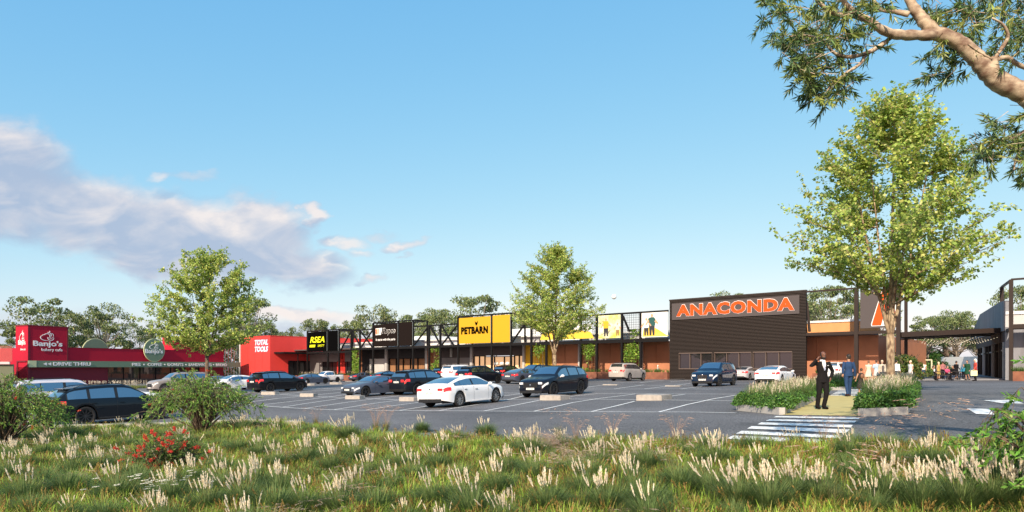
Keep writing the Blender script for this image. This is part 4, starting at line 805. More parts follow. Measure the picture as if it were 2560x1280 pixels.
# ================================================================ VEGETATION
barkm = mat('bark', (.17, .12, .085), .9, col2=(.07, .05, .035), vscale=7, bump=.8, bscale=18, stretch=(1, 1, .4))
planebark = mat('plane_bark', (.42, .32, .20), .85, col2=(.11, .065, .04), vscale=7, bump=.6, bscale=14, stretch=(1, 1, .5), detail=3)
def bez(a, b, c, n): return [a * (1 - t) ** 2 + b * 2 * t * (1 - t) + c * t ** 2 for t in np.linspace(0, 1, n)]
def street_tree(H, Wd, seed, nl=74, leaf=.105, dens=1.0, fork=.27, prof=None, h0_=.32):
    """tapered trunk that forks, ascending limbs out to an uneven egg-shaped envelope, twigs and leaves along them"""
    rs = np.random.default_rng(seed); rr = random.Random(seed)
    prof = prof or [(.24, .1), (.34, .38), (.40, .80), (.46, .98), (.55, 1), (.7, .90), (.8, .70), (.88, .46), (.95, .24), (1.0, .04)]
    pr = lambda h: np.interp(h, [p[0] for p in prof], [p[1] for p in prof]) * Wd / 2
    mb = MB(); V3 = lambda *a: np.array(a, float)
    fz = fork * H; T = [V3(0, 0, -.3), V3(.0, 0, .1), V3(.04, .02, fz * .5), V3(.0, 0, fz)]
    r0 = .0145 * H; mb.tube(T, [r0 * 1.35, r0 * 1.12, r0 * .86, r0 * .82], 12)
    leaders = []
    for k, (az, lean, top, rad) in enumerate([(.3, .10, .98, .62), (2.6, .42, .74, .5), (-.7, .40, .78, .46), (4.4, .28, .84, .42), (1.4, .3, .8, .38)]):
        d = V3(math.cos(az), math.sin(az), 0); e = d * lean * H * .5 * (top - fork) + V3(0, 0, top * H); m = d * lean * H * .16 + V3(0, 0, fz + (top * H - fz) * .45)
        L = bez(V3(0, 0, fz * .93), m, e, 12); rad_ = np.linspace(rad * r0, .015, 12); mb.tube(L, list(rad_), 8); leaders.append((L, rad_))
    lf = Leaves(); cols = [(.50, .57, .13), (.40, .51, .11), (.32, .44, .09), (.62, .64, .22), (.24, .36, .07)]
    lobes = [(rr.uniform(.3, .95), rr.uniform(0, 6.28), rr.uniform(.8, 1.04)) for _ in range(14)]
    TW = []
    for i in range(nl):
        hh = h0_ + (.985 - h0_) * ((i + rr.random()) / nl) ** 1.05; az = i * 2.4 + rr.uniform(-.5, .5); rad = pr(hh) * rr.uniform(.72, 1.06)
        for lh, la, lk in lobes:
            if abs(hh - lh) < .12 and abs((az - la + math.pi) % (2 * math.pi) - math.pi) < .6: rad *= lk
        tgt = V3(rad * math.cos(az), rad * math.sin(az), hh * H)
        best = None
        for L, rd in leaders:
            for j in range(0, 11):
                p = L[j]; dz = tgt[2] - p[2]; dh = math.hypot(*(tgt - p)[:2])
                if dz < dh * .12: continue
                c = np.linalg.norm(tgt - p) + abs(dz - dh * .75) * .6
                if best is None or c < best[0]: best = (c, p, rd[j])
        if best is None: best = (0, leaders[i % 5][0][1], .03)
        p, rd = best[1], best[2]; m = (p + tgt) / 2 + V3(0, 0, -.08 * np.linalg.norm(tgt - p)) + rs.normal(0, .12, 3)
        Lb = bez(p, m, tgt, 8); mb.tube(Lb, list(np.linspace(max(.018, min(rd * .6, .055)), .008, 8)), 5)
        for t in np.linspace(.25, 1.0, 9):
            q = Lb[int(t * 7)] if t < 1 else Lb[-1]
            for s in range(2):
                dr = unit(rs.normal(0, 1, 3) * V3(1, 1, .7) + unit(tgt) * .8 + V3(0, 0, .15)); ln = rr.uniform(.35, .95) * H / 13; e = q + dr * ln
                mb.tube([q, (q + e) / 2 + V3(0, 0, .03), e], [.009, .007, .004], 3, cap=False); TW.append((q, e, ln))
    n_per = int(12 * dens)
    for q, e, ln in TW:
        n = n_per; t = rs.uniform(.15, 1.12, n)[:, None]; P = q + (e - q) * t + rs.normal(0, .075 * H / 13, (n, 3)); P[:, 2] -= .03
        out = unit(P - V3(0, 0, H * .45)); nn = unit(rs.normal(0, 1, (n, 3)) * .8 + out * .5 + V3(0, 0, .5)); A = unit(np.cross(nn, rs.normal(0, 1, (n, 3)))); Bv = np.cross(nn, A)
        s = leaf * rs.uniform(.6, 1.15, (n, 1)); lf.quads(P, A * s, Bv * s * .8, vary(rs, n, cols, .16))
    return mb, lf
leaf_y = mat('tree_leaf', (.3, .35, .08), .5, attr='Col', trans=.42, spec=.35)
def put_tree(name, mbm, lfm, loc, rz, label, group, s=1, bark=None):
    r = empty(name, loc, rz, label, 'tree', group); r.scale = (s, s, s); link('trunk', mbm, r); link('crown', lfm, r); return r
_mb, _lf = street_tree(13.5, 8.9, 11, nl=108, fork=.2, h0_=.40, leaf=.084, dens=1.75); tA = (_mb.mesh('trunk', planebark, True), _lf.mesh('crown', leaf_y))
p = at(2226, 988); p = Vector(((2226 - U0) / F * 30.5, 30.5, g1(17, 30.5))); put_tree('street_tree', *tA, p, 0.4, 'tallest street tree with mottled trunk, right of the man in the blue suit', 'young street trees in the car park')
dB = 66; p = Vector(((1386 - U0) / F * dB, dB, g1(4, dB))); put_tree('street_tree', *tA, p, 0.4, 'middle street tree standing before the yellow and terracotta walls', 'young street trees in the car park', .985).scale = (1.06, 1.06, .985)
_mb, _lf = street_tree(11.9, 9.5, 23, nl=96, leaf=.088, dens=1.9, fork=.27, h0_=.36, prof=[(.3, .3), (.38, .85), (.46, 1), (.6, .97), (.75, .84), (.88, .6), (.96, .32), (1.0, .05)]); tC = (_mb.mesh('trunk', barkm, True), _lf.mesh('crown', leaf_y))
dC = 56; p = Vector(((517 - U0) / F * dC, dC, g1(-25, dC))); put_tree('street_tree', *tC, p, 1.0, 'round crowned street tree in front of the crimson bakery', 'young street trees in the car park')
# ---- distant eucalypts
def gum(H, seed, leafm_, n_cl=34, per=150):
    rs = np.random.default_rng(seed); mb = MB(); V3 = lambda *a: np.array(a, float); lf = Leaves()
    mb.tube([V3(0, 0, -.5), V3(.1, 0, H * .2), V3(.3, .1, H * .42)], [H * .022, H * .017, H * .014], 8)
    cols = [(.19, .24, .08), (.13, .18, .06), (.26, .3, .12), (.09, .13, .05)]
    for i in range(n_cl):
        az = i * 2.4 + rs.normal(0, .3); h = rs.uniform(.42, .96) * H; rad = H * .46 * math.sqrt(max(.03, 1 - ((h / H - .58) / .44) ** 2)) * rs.uniform(.45, 1.05)
        c = V3(rad * math.cos(az), rad * math.sin(az), h); st = V3(.3, .1, H * rs.uniform(.25, .42)); mb.tube(bez(st, (st + c) / 2 + V3(0, 0, -H * .05), c, 6), list(np.linspace(H * .008, H * .002, 6)), 4)
        sz = H * rs.uniform(.07, .135); n = int(per * rs.uniform(.7, 1.2)); D = unit(rs.normal(0, 1, (n, 3))); P = c + D * (rs.uniform(.35, 1.05, (n, 1)) ** .7) * V3(1.15, 1.15, .5) * sz
        A = unit(rs.normal(0, 1, (n, 3))); Bv = unit(np.cross(A, rs.normal(0, 1, (n, 3)))); s = H * .013 * rs.uniform(.6, 1.3, (n, 1)); lf.quads(P, A * s * 1.3, Bv * s * .7, vary(rs, n, cols, .2))
    return mb.mesh('trunk', mat('gum_bark', (.3, .26, .21), .85, col2=(.14, .1, .08), vscale=.8), True), lf.mesh('crown', leafm_)
leaf_g = mat('gum_leaf', (.1, .14, .05), .55, attr='Col', trans=.25)
G = [gum(20, s, leaf_g) for s in (1, 2, 3, 7)]
GT = [ # u centre, v top, depth, mesh, width stretch
 (95,737,150,0,1.15),(178,775,165,1,.8),(262,758,160,2,1.0),(228,800,190,3,1),(40,842,150,1,.8),(350,803,175,0,1),(400,818,185,2,1.1),(623,745,170,3,1.0),(660,800,160,1,.7),(600,790,190,2,1),
 (790,795,185,1,.9),(740,815,195,2,.6),(830,808,200,0,.8),(935,762,165,2,1.0),(880,800,190,3,.8),(1035,778,175,0,1.1),(1085,775,185,1,1),(1100,770,160,2,1.0),(1190,738,150,3,1.2),(1240,790,190,0,1),(1330,765,180,1,1),(1290,790,190,2,.9),(1430,830,200,3,1),
 (1815,728,190,2,.9),(1860,738,200,0,.7),(2030,745,150,1,.9),(2070,715,130,3,1.0),(2110,740,150,0,1),(2180,740,140,2,1),(2320,790,95,1,1.0),(2390,775,90,2,1.05),(2440,800,110,0,.9),(2545,715,130,3,1.0),(2290,830,150,1,.9),(2480,820,150,0,1), (10,860,160,3,1), (700,828,210,3,.8), (2590,740,150,1,1)]
lbs = ['broad eucalypt rising behind the crimson bakery tower', 'slim eucalypt just right of the crimson tower', 'airy eucalypt behind the long crimson parapet', 'low eucalypt behind the half hidden round sign', 'small eucalypt at the far left skyline', 'eucalypt left of the round crowned street tree', 'dark eucalypt behind the raised red box of the bakery', 'tall eucalypt just right of the round crowned street tree', 'eucalypt above the corner of the red tool shop', 'eucalypt behind the vertical garden',
 'eucalypt above the sign with yellow letters', 'small eucalypt left of the sign with yellow letters', 'low eucalypt above the right half of the sign with yellow letters', 'large eucalypt above the large dark sign', 'eucalypt left of the large dark sign', 'eucalypt directly right of the large dark sign', 'eucalypt behind the truss left of the yellow sign', 'eucalypt over the crossed braces left of the yellow sign', 'biggest eucalypt rising over the left end of the yellow sign', 'eucalypt behind the yellow sign', 'eucalypt behind the crown of the middle street tree', 'eucalypt right above the yellow sign edge', 'low eucalypt behind the wire mesh panels',
 'small eucalypt tip over the roof of the ribbed building', 'right hand small tree tip over the roof of the ribbed building', 'eucalypt directly right of the ribbed building', 'tall eucalypt between the ribbed building and the grey letter panel', 'eucalypt behind the sunlit terracotta parapet', 'eucalypt behind the grey letter panel', 'spreading eucalypt behind the walkway canopy, left one', 'spreading eucalypt behind the walkway canopy, middle one', 'eucalypt behind the raked concrete parapet', 'eucalypt seen above the right edge concrete building', 'low eucalypt left behind the walkway canopy', 'low eucalypt behind the raked parapet base', 'eucalypt at the very left edge of the skyline', 'little eucalypt above the red tool shop roof', 'eucalypt past the right edge concrete roof']
for (u, v, d, k, w), lb in zip(GT, lbs):
    x = (u - U0) / F * d; g = g1(x, d); Ht = (V0 - v) / F * d - g; s = Ht / 20.0
    r = empty('eucalyptus_tree', (x, d, g), u * .37, lb, 'tree', 'eucalypts along the skyline'); r.scale = (s * w * .72, s * w * .72, s); link('trunk', G[k][0], r); link('crown', G[k][1], r)
# ---- overhanging gum tree at top right
gbm = mat('mottled_gum_bark', (.55, .44, .31), .75, col2=(.17, .10, .065), vscale=7, detail=5, bump=.35, bscale=9, stretch=(1, 1, 1.6))
ft = empty('gum_tree', (8.9, 8.6, -1.6), 0, 'big gum tree whose mottled pale limb and long leaves hang over the top right corner', 'tree'); LF = Matrix.Translation(-ft.location)
mb = MB(); dd = 8.5
def lp(pts, w0, w1, n=9, d0=dd, d1=None, sm=6):
    d1 = d1 or d0; P = [np.array(pd(u, v, d0 + (d1 - d0) * i / (len(pts) - 1))) for i, (u, v) in enumerate(pts)]; Q = []
    for i in range(len(P) - 1):
        a, b, c, e = P[max(i - 1, 0)], P[i], P[i + 1], P[min(i + 2, len(P) - 1)]
        for t in np.linspace(0, 1, sm, endpoint=False): Q.append(.5 * ((2 * b) + (c - a) * t + (2 * a - 5 * b + 4 * c - e) * t * t + (-a + 3 * b - 3 * c + e) * t ** 3))
    Q.append(P[-1]); k = len(Q); rs = np.random.default_rng(k); r = np.linspace(w0, w1, k) / F * d0 / 2 * (1 + rs.normal(0, .06, k)); mb.tube(Q, list(r), n)
lp([(2950, 1240), (2930, 900), (2880, 600), (2790, 400), (2660, 290), (2560, 232)], 125, 50, 14, 8.6, 8.5)
lp([(2566, 235), (2500, 205), (2462, 168), (2430, 135), (2390, 102), (2345, 84)], 50, 33, 14)
lp([(2350, 88), (2318, 62), (2298, 38), (2280, 12), (2262, -30)], 33, 19, 10); lp([(2345, 86), (2300, 88), (2240, 86), (2205, 74), (2170, 50), (2130, 26), (2100, -8)], 30, 10, 8, 8.5, 8.2)
lp([(2232, 88), (2205, 112), (2165, 133), (2120, 142), (2085, 132), (2055, 100), (2010, 88), (1975, 92)], 13, 4, 6, 8.5, 8.1); lp([(2162, 138), (2150, 160), (2110, 186), (2085, 205), (2062, 235)], 10, 3, 6, 8.4, 8.1)
lp([(2180, 58), (2140, 40), (2100, 38), (2060, 18), (2035, -10)], 16, 9, 7, 8.4, 8.2); lp([(2272, 36), (2232, 28), (2200, 22), (2176, -12)], 15, 7, 7, 8.5, 8.6); lp([(2095, 200), (2070, 190), (2040, 160)], 5, 2, 5, 8.2)
lp([(2484, 185), (2482, 160), (2484, 146)], 24, 22, 8, 8.45); lp([(2484, 150), (2510, 112), (2520, 90), (2508, 62), (2480, 45)], 12, 4, 6, 8.45, 8.3); lp([(2484, 152), (2515, 144), (2540, 158), (2566, 172)], 14, 10, 7, 8.45, 8.6); lp([(2480, 148), (2445, 128), (2420, 110)], 6, 2, 5, 8.4)
lp([(2640, 262), (2560, 330), (2500, 352), (2460, 400)], 16, 3, 6, 8.7, 8.4); lp([(2600, 300), (2545, 385), (2535, 425)], 10, 3, 6, 8.7, 8.5)
me = mb.mesh('trunk', gbm, True); me.transform(LF); link('trunk', me, ft)
# lance shaped leaves in hanging fans
rs = np.random.default_rng(77); lf = Leaves(); mbt = MB()
def sprays(poly, n, d0, d1, per=32, L=.125):
    poly = np.array(poly, float); mn, mx2 = poly.min(0), poly.max(0); c = 0
    def inside(p):
        k = False; j = len(poly) - 1
        for i in range(len(poly)):
            if (poly[i, 1] > p[1]) != (poly[j, 1] > p[1]) and p[0] < (poly[j, 0] - poly[i, 0]) * (p[1] - poly[i, 1]) / (poly[j, 1] - poly[i, 1]) + poly[i, 0]: k = not k
            j = i
        return k
    while c < n:
        q = rs.uniform(mn, mx2)
        if not inside(q): continue
        c += 1; d = rs.uniform(d0, d1); o = np.array(pd(q[0], q[1], d)); dr = unit(np.array([rs.normal(-.2, .8), rs.normal(0, .8), rs.normal(-.35, .5)])); tw = rs.uniform(.12, .3)
        e = o + dr * tw; mbt.tube([o - dr * .12, o, e], [.004, .003, .0015], 3, cap=False)
        m = per; t = rs.uniform(.1, 1, (m, 1)); P = o + dr * tw * t; ld = unit(dr * .9 + rs.normal(0, .62, (m, 3)) + np.array([0, 0, -.35])); l = L * rs.uniform(.65, 1.15, (m, 1)); sd_ = unit(np.cross(ld, rs.normal(0, 1, (m, 3)))) * l * .075
        cc = vary(rs, m, [(.085, .15, .04), (.06, .11, .035), (.15, .22, .06)] if rs.random() > .28 else [(.3, .34, .08), (.2, .26, .06)], .2)  # paler yellow-green sprays: sunlit highlights put into the leaf colour
        a, b, c3, c4 = P, P + ld * l * .4 + sd_, P + ld * l, P + ld * l * .4 - sd_; V = np.stack([a, c4, c3, b], 1).reshape(-1, 3); lf.add(V, np.arange(m * 4).reshape(-1, 4), np.repeat(cc, 4, 0))
sprays([(1905, -60), (1910, 60), (1960, 120), (2060, 150), (2200, 60), (2260, -60)], 120, 7.6, 9.4)
sprays([(1935, 90), (1960, 150), (2000, 185), (2130, 200), (2140, 130), (2040, 60)], 60, 7.8, 9.0)
sprays([(1985, 205), (2010, 260), (2045, 290), (2075, 245), (2120, 240), (2125, 200), (2040, 160)], 46, 7.9, 8.7)
sprays([(2140, 60), (2160, 120), (2195, 118), (2190, 90)], 7, 8, 8.6); sprays([(2290, -60), (2300, 120), (2370, 145), (2440, 60), (2560, 90), (2600, -60)], 125, 8.4, 9.8)
sprays([(2320, 120), (2310, 205), (2350, 215), (2400, 170), (2460, 170), (2480, 120), (2400, 90)], 34, 8.6, 9.4); sprays([(2480, 60), (2500, 140), (2600, 150), (2600, 40)], 26, 8.2, 9)
sprays([(2470, 300), (2440, 350), (2432, 400), (2480, 410), (2530, 380), (2600, 430), (2620, 250), (2540, 265)], 74, 8.2, 9.2); sprays([(2530, 390), (2520, 430), (2560, 460), (2600, 440), (2600, 380)], 16, 8.2, 9)
sprays([(2600, -400), (3500, -500), (3600, 300), (2700, 300)], 330, 8.4, 16, L=.24, per=22); sprays([(2250, -420), (2600, -420), (2600, -80), (2250, -80)], 60, 8.5, 10, L=.2)
me = lf.mesh('crown', mat('gum_blade', (.07, .12, .03), .45, attr='Col', trans=.22, spec=.5)); me.transform(LF); link('crown', me, ft)
me = mbt.mesh('twigs', gbm); me.transform(LF); link('twigs', me, ft)
# ================================================================ GRASSES AND SHRUBS
grassm = mat('grass_blade', (.1, .2, .03), .6, attr='Col', trans=.28, spec=.2)
def blades(rs, n, base_r, h, spread, w, cols, droop=.5, segs=4, lean=(0, 0), up=.0):
    az = rs.uniform(0, 2 * np.pi, n); rb = base_r * np.sqrt(rs.random(n)); B_ = np.stack([rb * np.cos(az), rb * np.sin(az), np.full(n, up)], 1)
    az2 = az + rs.normal(0, .5, n); tilt = np.abs(rs.normal(0, 1, n)) * spread * .55 + rb / max(base_r, 1e-3) * spread * .6; L = h * rs.uniform(.65, 1.1, n)
    dirh = np.stack([np.cos(az2), np.sin(az2), 0 * az], 1); dirh[:, 0] += lean[0]; dirh[:, 1] += lean[1]; side = np.stack([-np.sin(az2), np.cos(az2), 0 * az], 1)
    V = []; px = np.zeros(n); pz = np.zeros(n)
    for s in range(segs + 1):
        t = s / segs
        if s:
            th = np.minimum(tilt * (.45 + droop * 1.15 * (t - .5 / segs)), 2.2); px = px + np.sin(th) * L / segs; pz = np.maximum(pz + np.cos(th) * L / segs, .015)
        c = B_ + dirh * px[:, None]; c[:, 2] += pz; ww = (w * (1 - t) ** .6 + .0006) * (.8 + .4 * rs.random(n)); V += [c - side * ww[:, None], c + side * ww[:, None]]
    V = np.stack(V, 1).reshape(-1, 3); k = (segs + 1) * 2; q = []
    for s in range(segs): q.append([2 * s, 2 * s + 1, 2 * s + 3, 2 * s + 2])
    Q = (np.arange(n)[:, None, None] * k + np.array(q)[None]).reshape(-1, 4); C = np.repeat(vary(rs, n, cols, .15), k, 0)
    return V, Q, C
def plume(rs, base, tip, w, n=26):
    """feathery seed head: many fine quads round a stalk"""
    base, tip = np.array(base), np.array(tip); ax = tip - base; L = np.linalg.norm(ax); ax = ax / L; t = rs.uniform(0, 1, n) ** .9; rad = w * np.sin(np.pi * np.clip(t * .8 + .14, 0, 1)) ** .8
    o = unit(np.cross(ax, rs.normal(0, 1, (n, 3)))); P = base + ax * (t * L)[:, None] + o * (rad * .45)[:, None]; A = unit(ax + o * .38) * L * .15; Bv = np.cross(A, o); Bv = unit(Bv) * (w * .38); return P, A, Bv
def stalk(a, b, c, w): # thin ribbon a-b-c
    a, b, c = map(np.array, (a, b, c)); s = np.array([w, w * .3, 0]); V = np.array([a - s, a + s, b - s, b + s, c - s, c + s]); return V, np.array([[0, 1, 3, 2], [2, 3, 5, 4]])
def tuft_meshes(seed, npl, lean=.10, h=.56, spread=1.3):
    """dome of fine arching blades; a tight cluster of short plumes just above it"""
    rs = np.random.default_rng(seed); lv = Leaves(); lv.add(*blades(rs, 1500, .11, h, spread, .0036, [(.125, .195, .06), (.17, .24, .075), (.085, .14, .045), (.23, .30, .11)], .75, 4)); lv.add(*blades(rs, 900, .16, h * .8, spread * 1.3, .0034, [(.085, .14, .04), (.15, .21, .065)], .8, 4)); fo = lv.mesh('foliage', grassm)
    if not npl: return fo, None
    pl = Leaves(); dull = .8 + .3 * rs.random()
    for _ in range(npl):
        az = rs.uniform(0, 6.28); r = abs(rs.normal(0, .13)) + .01; H = h * rs.uniform(.95, 1.38); b = np.array([r * .35 * math.cos(az), r * .35 * math.sin(az), .1]); top = np.array([r * 1.35 * math.cos(az) - lean * rs.uniform(.2, 1.0), r * 1.35 * math.sin(az), H])
        pb = b + (top - b) * .78; ln = rs.uniform(.10, .19); tip = pb + unit(top - b + np.array([rs.normal(-.03, .06), 0, .05])) * ln; V, Q = stalk(b, (b + pb) / 2 + [.02, 0, 0.02], pb, .0016); pl.add(V, Q, np.tile([[.2, .23, .09]], (6, 1)))
        P, A, Bv = plume(rs, pb, tip, .017 * rs.uniform(.7, 1.25), 30); pl.quads(P, A, Bv, vary(rs, len(P), [(.86, .77, .6), (.76, .66, .5), (.9, .83, .68)], .06) * dull * rs.uniform(1.0, 1.25))
    return fo, pl.mesh('plumes', mat('plume', (.8, .72, .55), .8, attr='Col', trans=.4))
TM = [tuft_meshes(s, n) for s, n in ((1, 12), (2, 19), (3, 28), (4, 8), (5, 15))] + [tuft_meshes(9, 0, h=.54, spread=1.35)]
def tuft(u, v, k, s, label=None, yaw=None, grp='plumed fountain grass tufts on the bank', z=0):
    p = at(u, v); r = empty('grass_tuft', p + Vector((0, 0, z - .03)), yaw if yaw is not None else random.Random(u * 7 + v).uniform(-.6, .6), label or 'rounded tuft of fine grey green grass with upright cream plumes on the planted bank', 'grass tuft', grp); r.scale = (s * 1.05, s * 1.05, s)
    link('foliage', TM[k][0], r)
    if TM[k][1]: link('plumes', TM[k][1], r)
TUFTS = [(1905,1180,3,.9),(1215,1095,3,1.0),(1055,1080,0,.8),(870,1105,2,1.2),(790,1135,1,1.0),(770,1170,1,1.15),(890,1165,1,1.1),(745,1100,0,.9),(830,1190,1,1.1),(925,1210,1,1.05),(700,1250,1,1.1),(640,1240,1,1.2),(610,1280,2,1.2),(650,1150,4,1.0),(690,1100,0,.8),(620,1105,0,.7),(745,1080,4,.7),
 (1110,1145,1,1.0),(1095,1180,4,.9),(985,1135,3,.9),(1000,1185,0,1.0),(1035,1215,0,1.0),(980,1240,0,.9),(1080,1275,0,1.0),(1150,1270,0,1.0),(1240,1250,1,1.15),(1330,1150,2,1.15),(1300,1140,4,.95),(1335,1210,0,1.05),(1270,1195,1,1.0),(1480,1140,1,1.0),(1540,1120,3,.85),(1545,1150,0,.8),(1610,1190,2,1.2),(1570,1220,1,1.0),(1660,1180,4,.75),(1460,1250,0,1.0),
 (1790,1175,2,1.1),(1775,1250,4,1.1),(1850,1280,2,1.2),(1980,1260,2,1.1),(2050,1275,1,1.1),(2120,1150,0,.95),(2220,1265,2,1.15),(2330,1180,1,1.05),(2400,1290,2,1.3),(2480,1285,2,1.25),(2540,1290,2,1.2),(2300,1290,1,1.2),(1920,1290,1,1.2),(1510,1290,1,1.1),(1370,1290,1,1.1),(1180,1300,0,1.1),(850,1290,1,1.0),(760,1290,0,1.0),
 (70,1180,1,1.0),(35,1160,4,1.0),(110,1150,1,1.1),(180,1150,0,1.1),(230,1140,1,1.0),(270,1110,0,.9),(125,1120,2,1.0),(320,1125,0,.9),(250,1190,1,1.05),(180,1200,1,1.15),(300,1185,0,1.0),(350,1095,4,.9),(300,1078,0,.9),(345,1070,0,.9),(190,1100,0,1.1),(60,1110,4,1.1),(410,1190,0,1.0),(480,1225,1,1.1),(290,1260,4,1.2),(60,1265,0,1.2),(430,1270,1,1.2),(540,1190,0,1.0),(560,1240,4,1.1),
 (15,1210,0,1.1),(520,1290,1,1.1),(690,1180,0,1.0),(1030,1100,4,.7),(1150,1110,4,.8),(1410,1125,4,.8),(1700,1130,0,.75),(1990,1120,4,.7),(2240,1180,4,.9),(2440,1225,1,1.2),(2540,1235,1,1.2),(1700,1235,5,1.2),(1430,1195,5,1.0),(945,1290,5,1.1),(170,1245,5,1.3),(110,1225,5,1.2),(340,1230,5,1.2),(1150,1215,5,1),(1860,1215,5,1),(2130,1215,5,1.1),(690,1290,5,1.2),(1620,1285,5,1.2)]
for i, (u, v, k, s) in enumerate(TUFTS):
    tuft(u, v, k, s * .84, None if k < 5 else 'rounded tuft of fine grey green grass without plumes on the planted bank')
rsx = np.random.default_rng(41); TP = [(at(u_, v_).x, at(u_, v_).y) for u_, v_, k_, s_ in TUFTS]; EX = []; tries = 0
while len(EX) < 95 and tries < 6000:      # more domes between the plumed ones
    tries += 1; y = 8.3 + 18 * rsx.random() ** 1.6; x = rsx.uniform(-.78, .76) * y
    if y > edge_y(x) - .35 or any((x - a) ** 2 + (y - b) ** 2 < .36 for a, b in TP + EX): continue
    EX.append((x, y)); k = 5 if len(EX) % 3 else int(rsx.integers(0, 5)); s_ = rsx.uniform(.6, .95)
    r = empty('grass_tuft', (x, y, g1(x, y) - .03), rsx.uniform(-.6, .6) if k < 5 else rsx.uniform(0, 6), 'rounded tuft of fine grey green grass with upright cream plumes on the planted bank' if k < 5 else 'rounded tuft of fine grey green grass without plumes on the planted bank', 'grass tuft', 'plumed fountain grass tufts on the bank'); r.scale = (s_, s_, s_); link('foliage', TM[k][0], r)
    if TM[k][1]: link('plumes', TM[k][1], r)
# ground cover: strappy green grass, orange seed stems and pinkish hazy grass, all one mass
rs = np.random.default_rng(5); gc = Leaves()
GREEN = [(.26, .39, .05), (.20, .33, .04), (.34, .45, .075), (.14, .23, .035), (.42, .47, .12), (.30, .25, .09)]; ORG = [(.28, .18, .05), (.34, .23, .07), (.24, .16, .05)]; PINK = [(.46, .35, .28), (.54, .42, .34), (.38, .28, .22)]
protos = []
for k in range(5):
    l = Leaves(); l.add(*blades(rs, 180, .16, .36, 1.4, .0078, GREEN, .95, 4)); l.add(*blades(rs, 40, .14, .22, 1.3, .006, GREEN[:3], .5, 3))
    if k < 4:
        for _ in range(3 + k):
            az = rs.uniform(0, 6.28); r = rs.uniform(.05, .3); H = rs.uniform(.2, .36); b = np.array([0, 0, .05]); top = np.array([r * math.cos(az), r * math.sin(az), H]); V, Q = stalk(b, (b + top) / 2 + [0, 0, .05], top, .003); l.add(V, Q, np.tile([ORG[0]], (6, 1)))
            P, A, Bv = plume(rs, b + (top - b) * .7, top + np.array([.01, 0, .02]), .022, 9); l.quads(P, A, Bv * .7, vary(rs, len(P), ORG, .2))
    protos.append((np.concatenate(l.V), np.concatenate(l.Q), np.concatenate(l.C)))
for k in range(2):
    l = Leaves(); l.add(*blades(rs, 110, .14, .26, 1.2, .005, GREEN, .8, 3))
    for _ in range(20):
        az = rs.uniform(0, 6.28); r = abs(rs.normal(0, .22)); H = rs.uniform(.22, .4); b = np.array([0, 0, .05]); top = np.array([r * math.cos(az) + .06, r * math.sin(az), H]); tip = top + np.array([rs.normal(.06, .06), rs.normal(0, .05), -.01]); V, Q = stalk(b, (b + top) / 2 + [0, 0, .06], top, .0012); l.add(V, Q, np.tile([[.3, .2, .13]], (6, 1)))
        P, A, Bv = plume(rs, top, tip + (tip - top) * .6, .02, 12); l.quads(P, A, Bv * .3, vary(rs, len(P), PINK, .12))
    protos.append((np.concatenate(l.V), np.concatenate(l.Q), np.concatenate(l.C)))
def scatter(P, kinds, sc_, yaw):
    for (x, y, z), k, s, a in zip(P, kinds, sc_, yaw):
        V, Q, C = protos[k]; c, s_ = math.cos(a) * s, math.sin(a) * s; W_ = np.stack([V[:, 0] * c - V[:, 1] * s_ + x, V[:, 0] * s_ + V[:, 1] * c + y, V[:, 2] * s + z], 1).astype(np.float32); gc.add(W_, Q, (C * (1 + .25 * math.sin(x * 1.3) * math.sin(y * 1.7 + x))).astype(np.float32))
cand = []
for _ in range(60000):
    y = rs.uniform(7.6, 29); x = rs.uniform(-.80, .80) * y
    if y > edge_y(x) - .12: continue
    dn = 1.0 if y < 13 else (13 / y) ** 1.4
    if rs.random() < dn * .19: cand.append((x, y))
TP = np.array([[at(u_, v_).x, at(u_, v_).y, s_] for u_, v_, k_, s_ in TUFTS] + [(a, b, .85) for a, b in EX]); cand = np.array(cand)
dm = np.sqrt(((cand[:, None, :] - TP[None, :, :2]) ** 2).sum(-1)) / TP[None, :, 2]; cand = cand[dm.min(1) > .24][:3600]; Z = gz(cand[:, 0], cand[:, 1]) - .04; P = np.column_stack([cand, Z])
nz = np.array([noise.noise(Vector((x * .55, y * .55, 3))) for x, y in cand]); kinds = np.where(nz + rs.normal(0, .16, len(P)) > .5, rs.integers(5, 7, len(P)), rs.integers(0, 5, len(P)))
scatter(P, kinds, rs.uniform(.7, 1.2, len(P)), rs.uniform(0, 6.28, len(P)))
tag(link('ground_cover', gc.mesh('ground_cover', grassm)), kind='stuff', label='dense strappy green grasses with orange and pinkish seed heads covering the bank')
# hazy pink grasses rising over the edge of the road: countable clumps
lab = 'thin wiry grass clump with arching pinkish seed heads at the edge of the asphalt'
lpk = Leaves(); rs2 = np.random.default_rng(12); lpk.add(*blades(rs2, 120, .06, .4, .7, .003, [(.2, .2, .08), (.14, .16, .05)], .6, 3)); fpk = lpk.mesh('foliage', grassm); lpk = Leaves()
for _ in range(26):
    az = rs2.uniform(0, 6.28); r = rs2.uniform(.1, .42); H = rs2.uniform(.55, .85); b = np.array([0, 0, .05]); top = np.array([r * math.cos(az), r * math.sin(az), H]); tip = top + np.array([r * .5 * math.cos(az), r * .5 * math.sin(az), -.02]); V, Q = stalk(b, (b + top) / 2 + [0, 0, .12], top, .0015); lpk.add(V, Q, np.tile([[.4, .25, .17]], (6, 1)))
    P, A, Bv = plume(rs2, top, tip, .014, 16); lpk.quads(P, A, Bv * .6, vary(rs2, len(P), [(.55, .36, .28), (.62, .44, .34)], .1))
ppk = lpk.mesh('plumes', grassm)
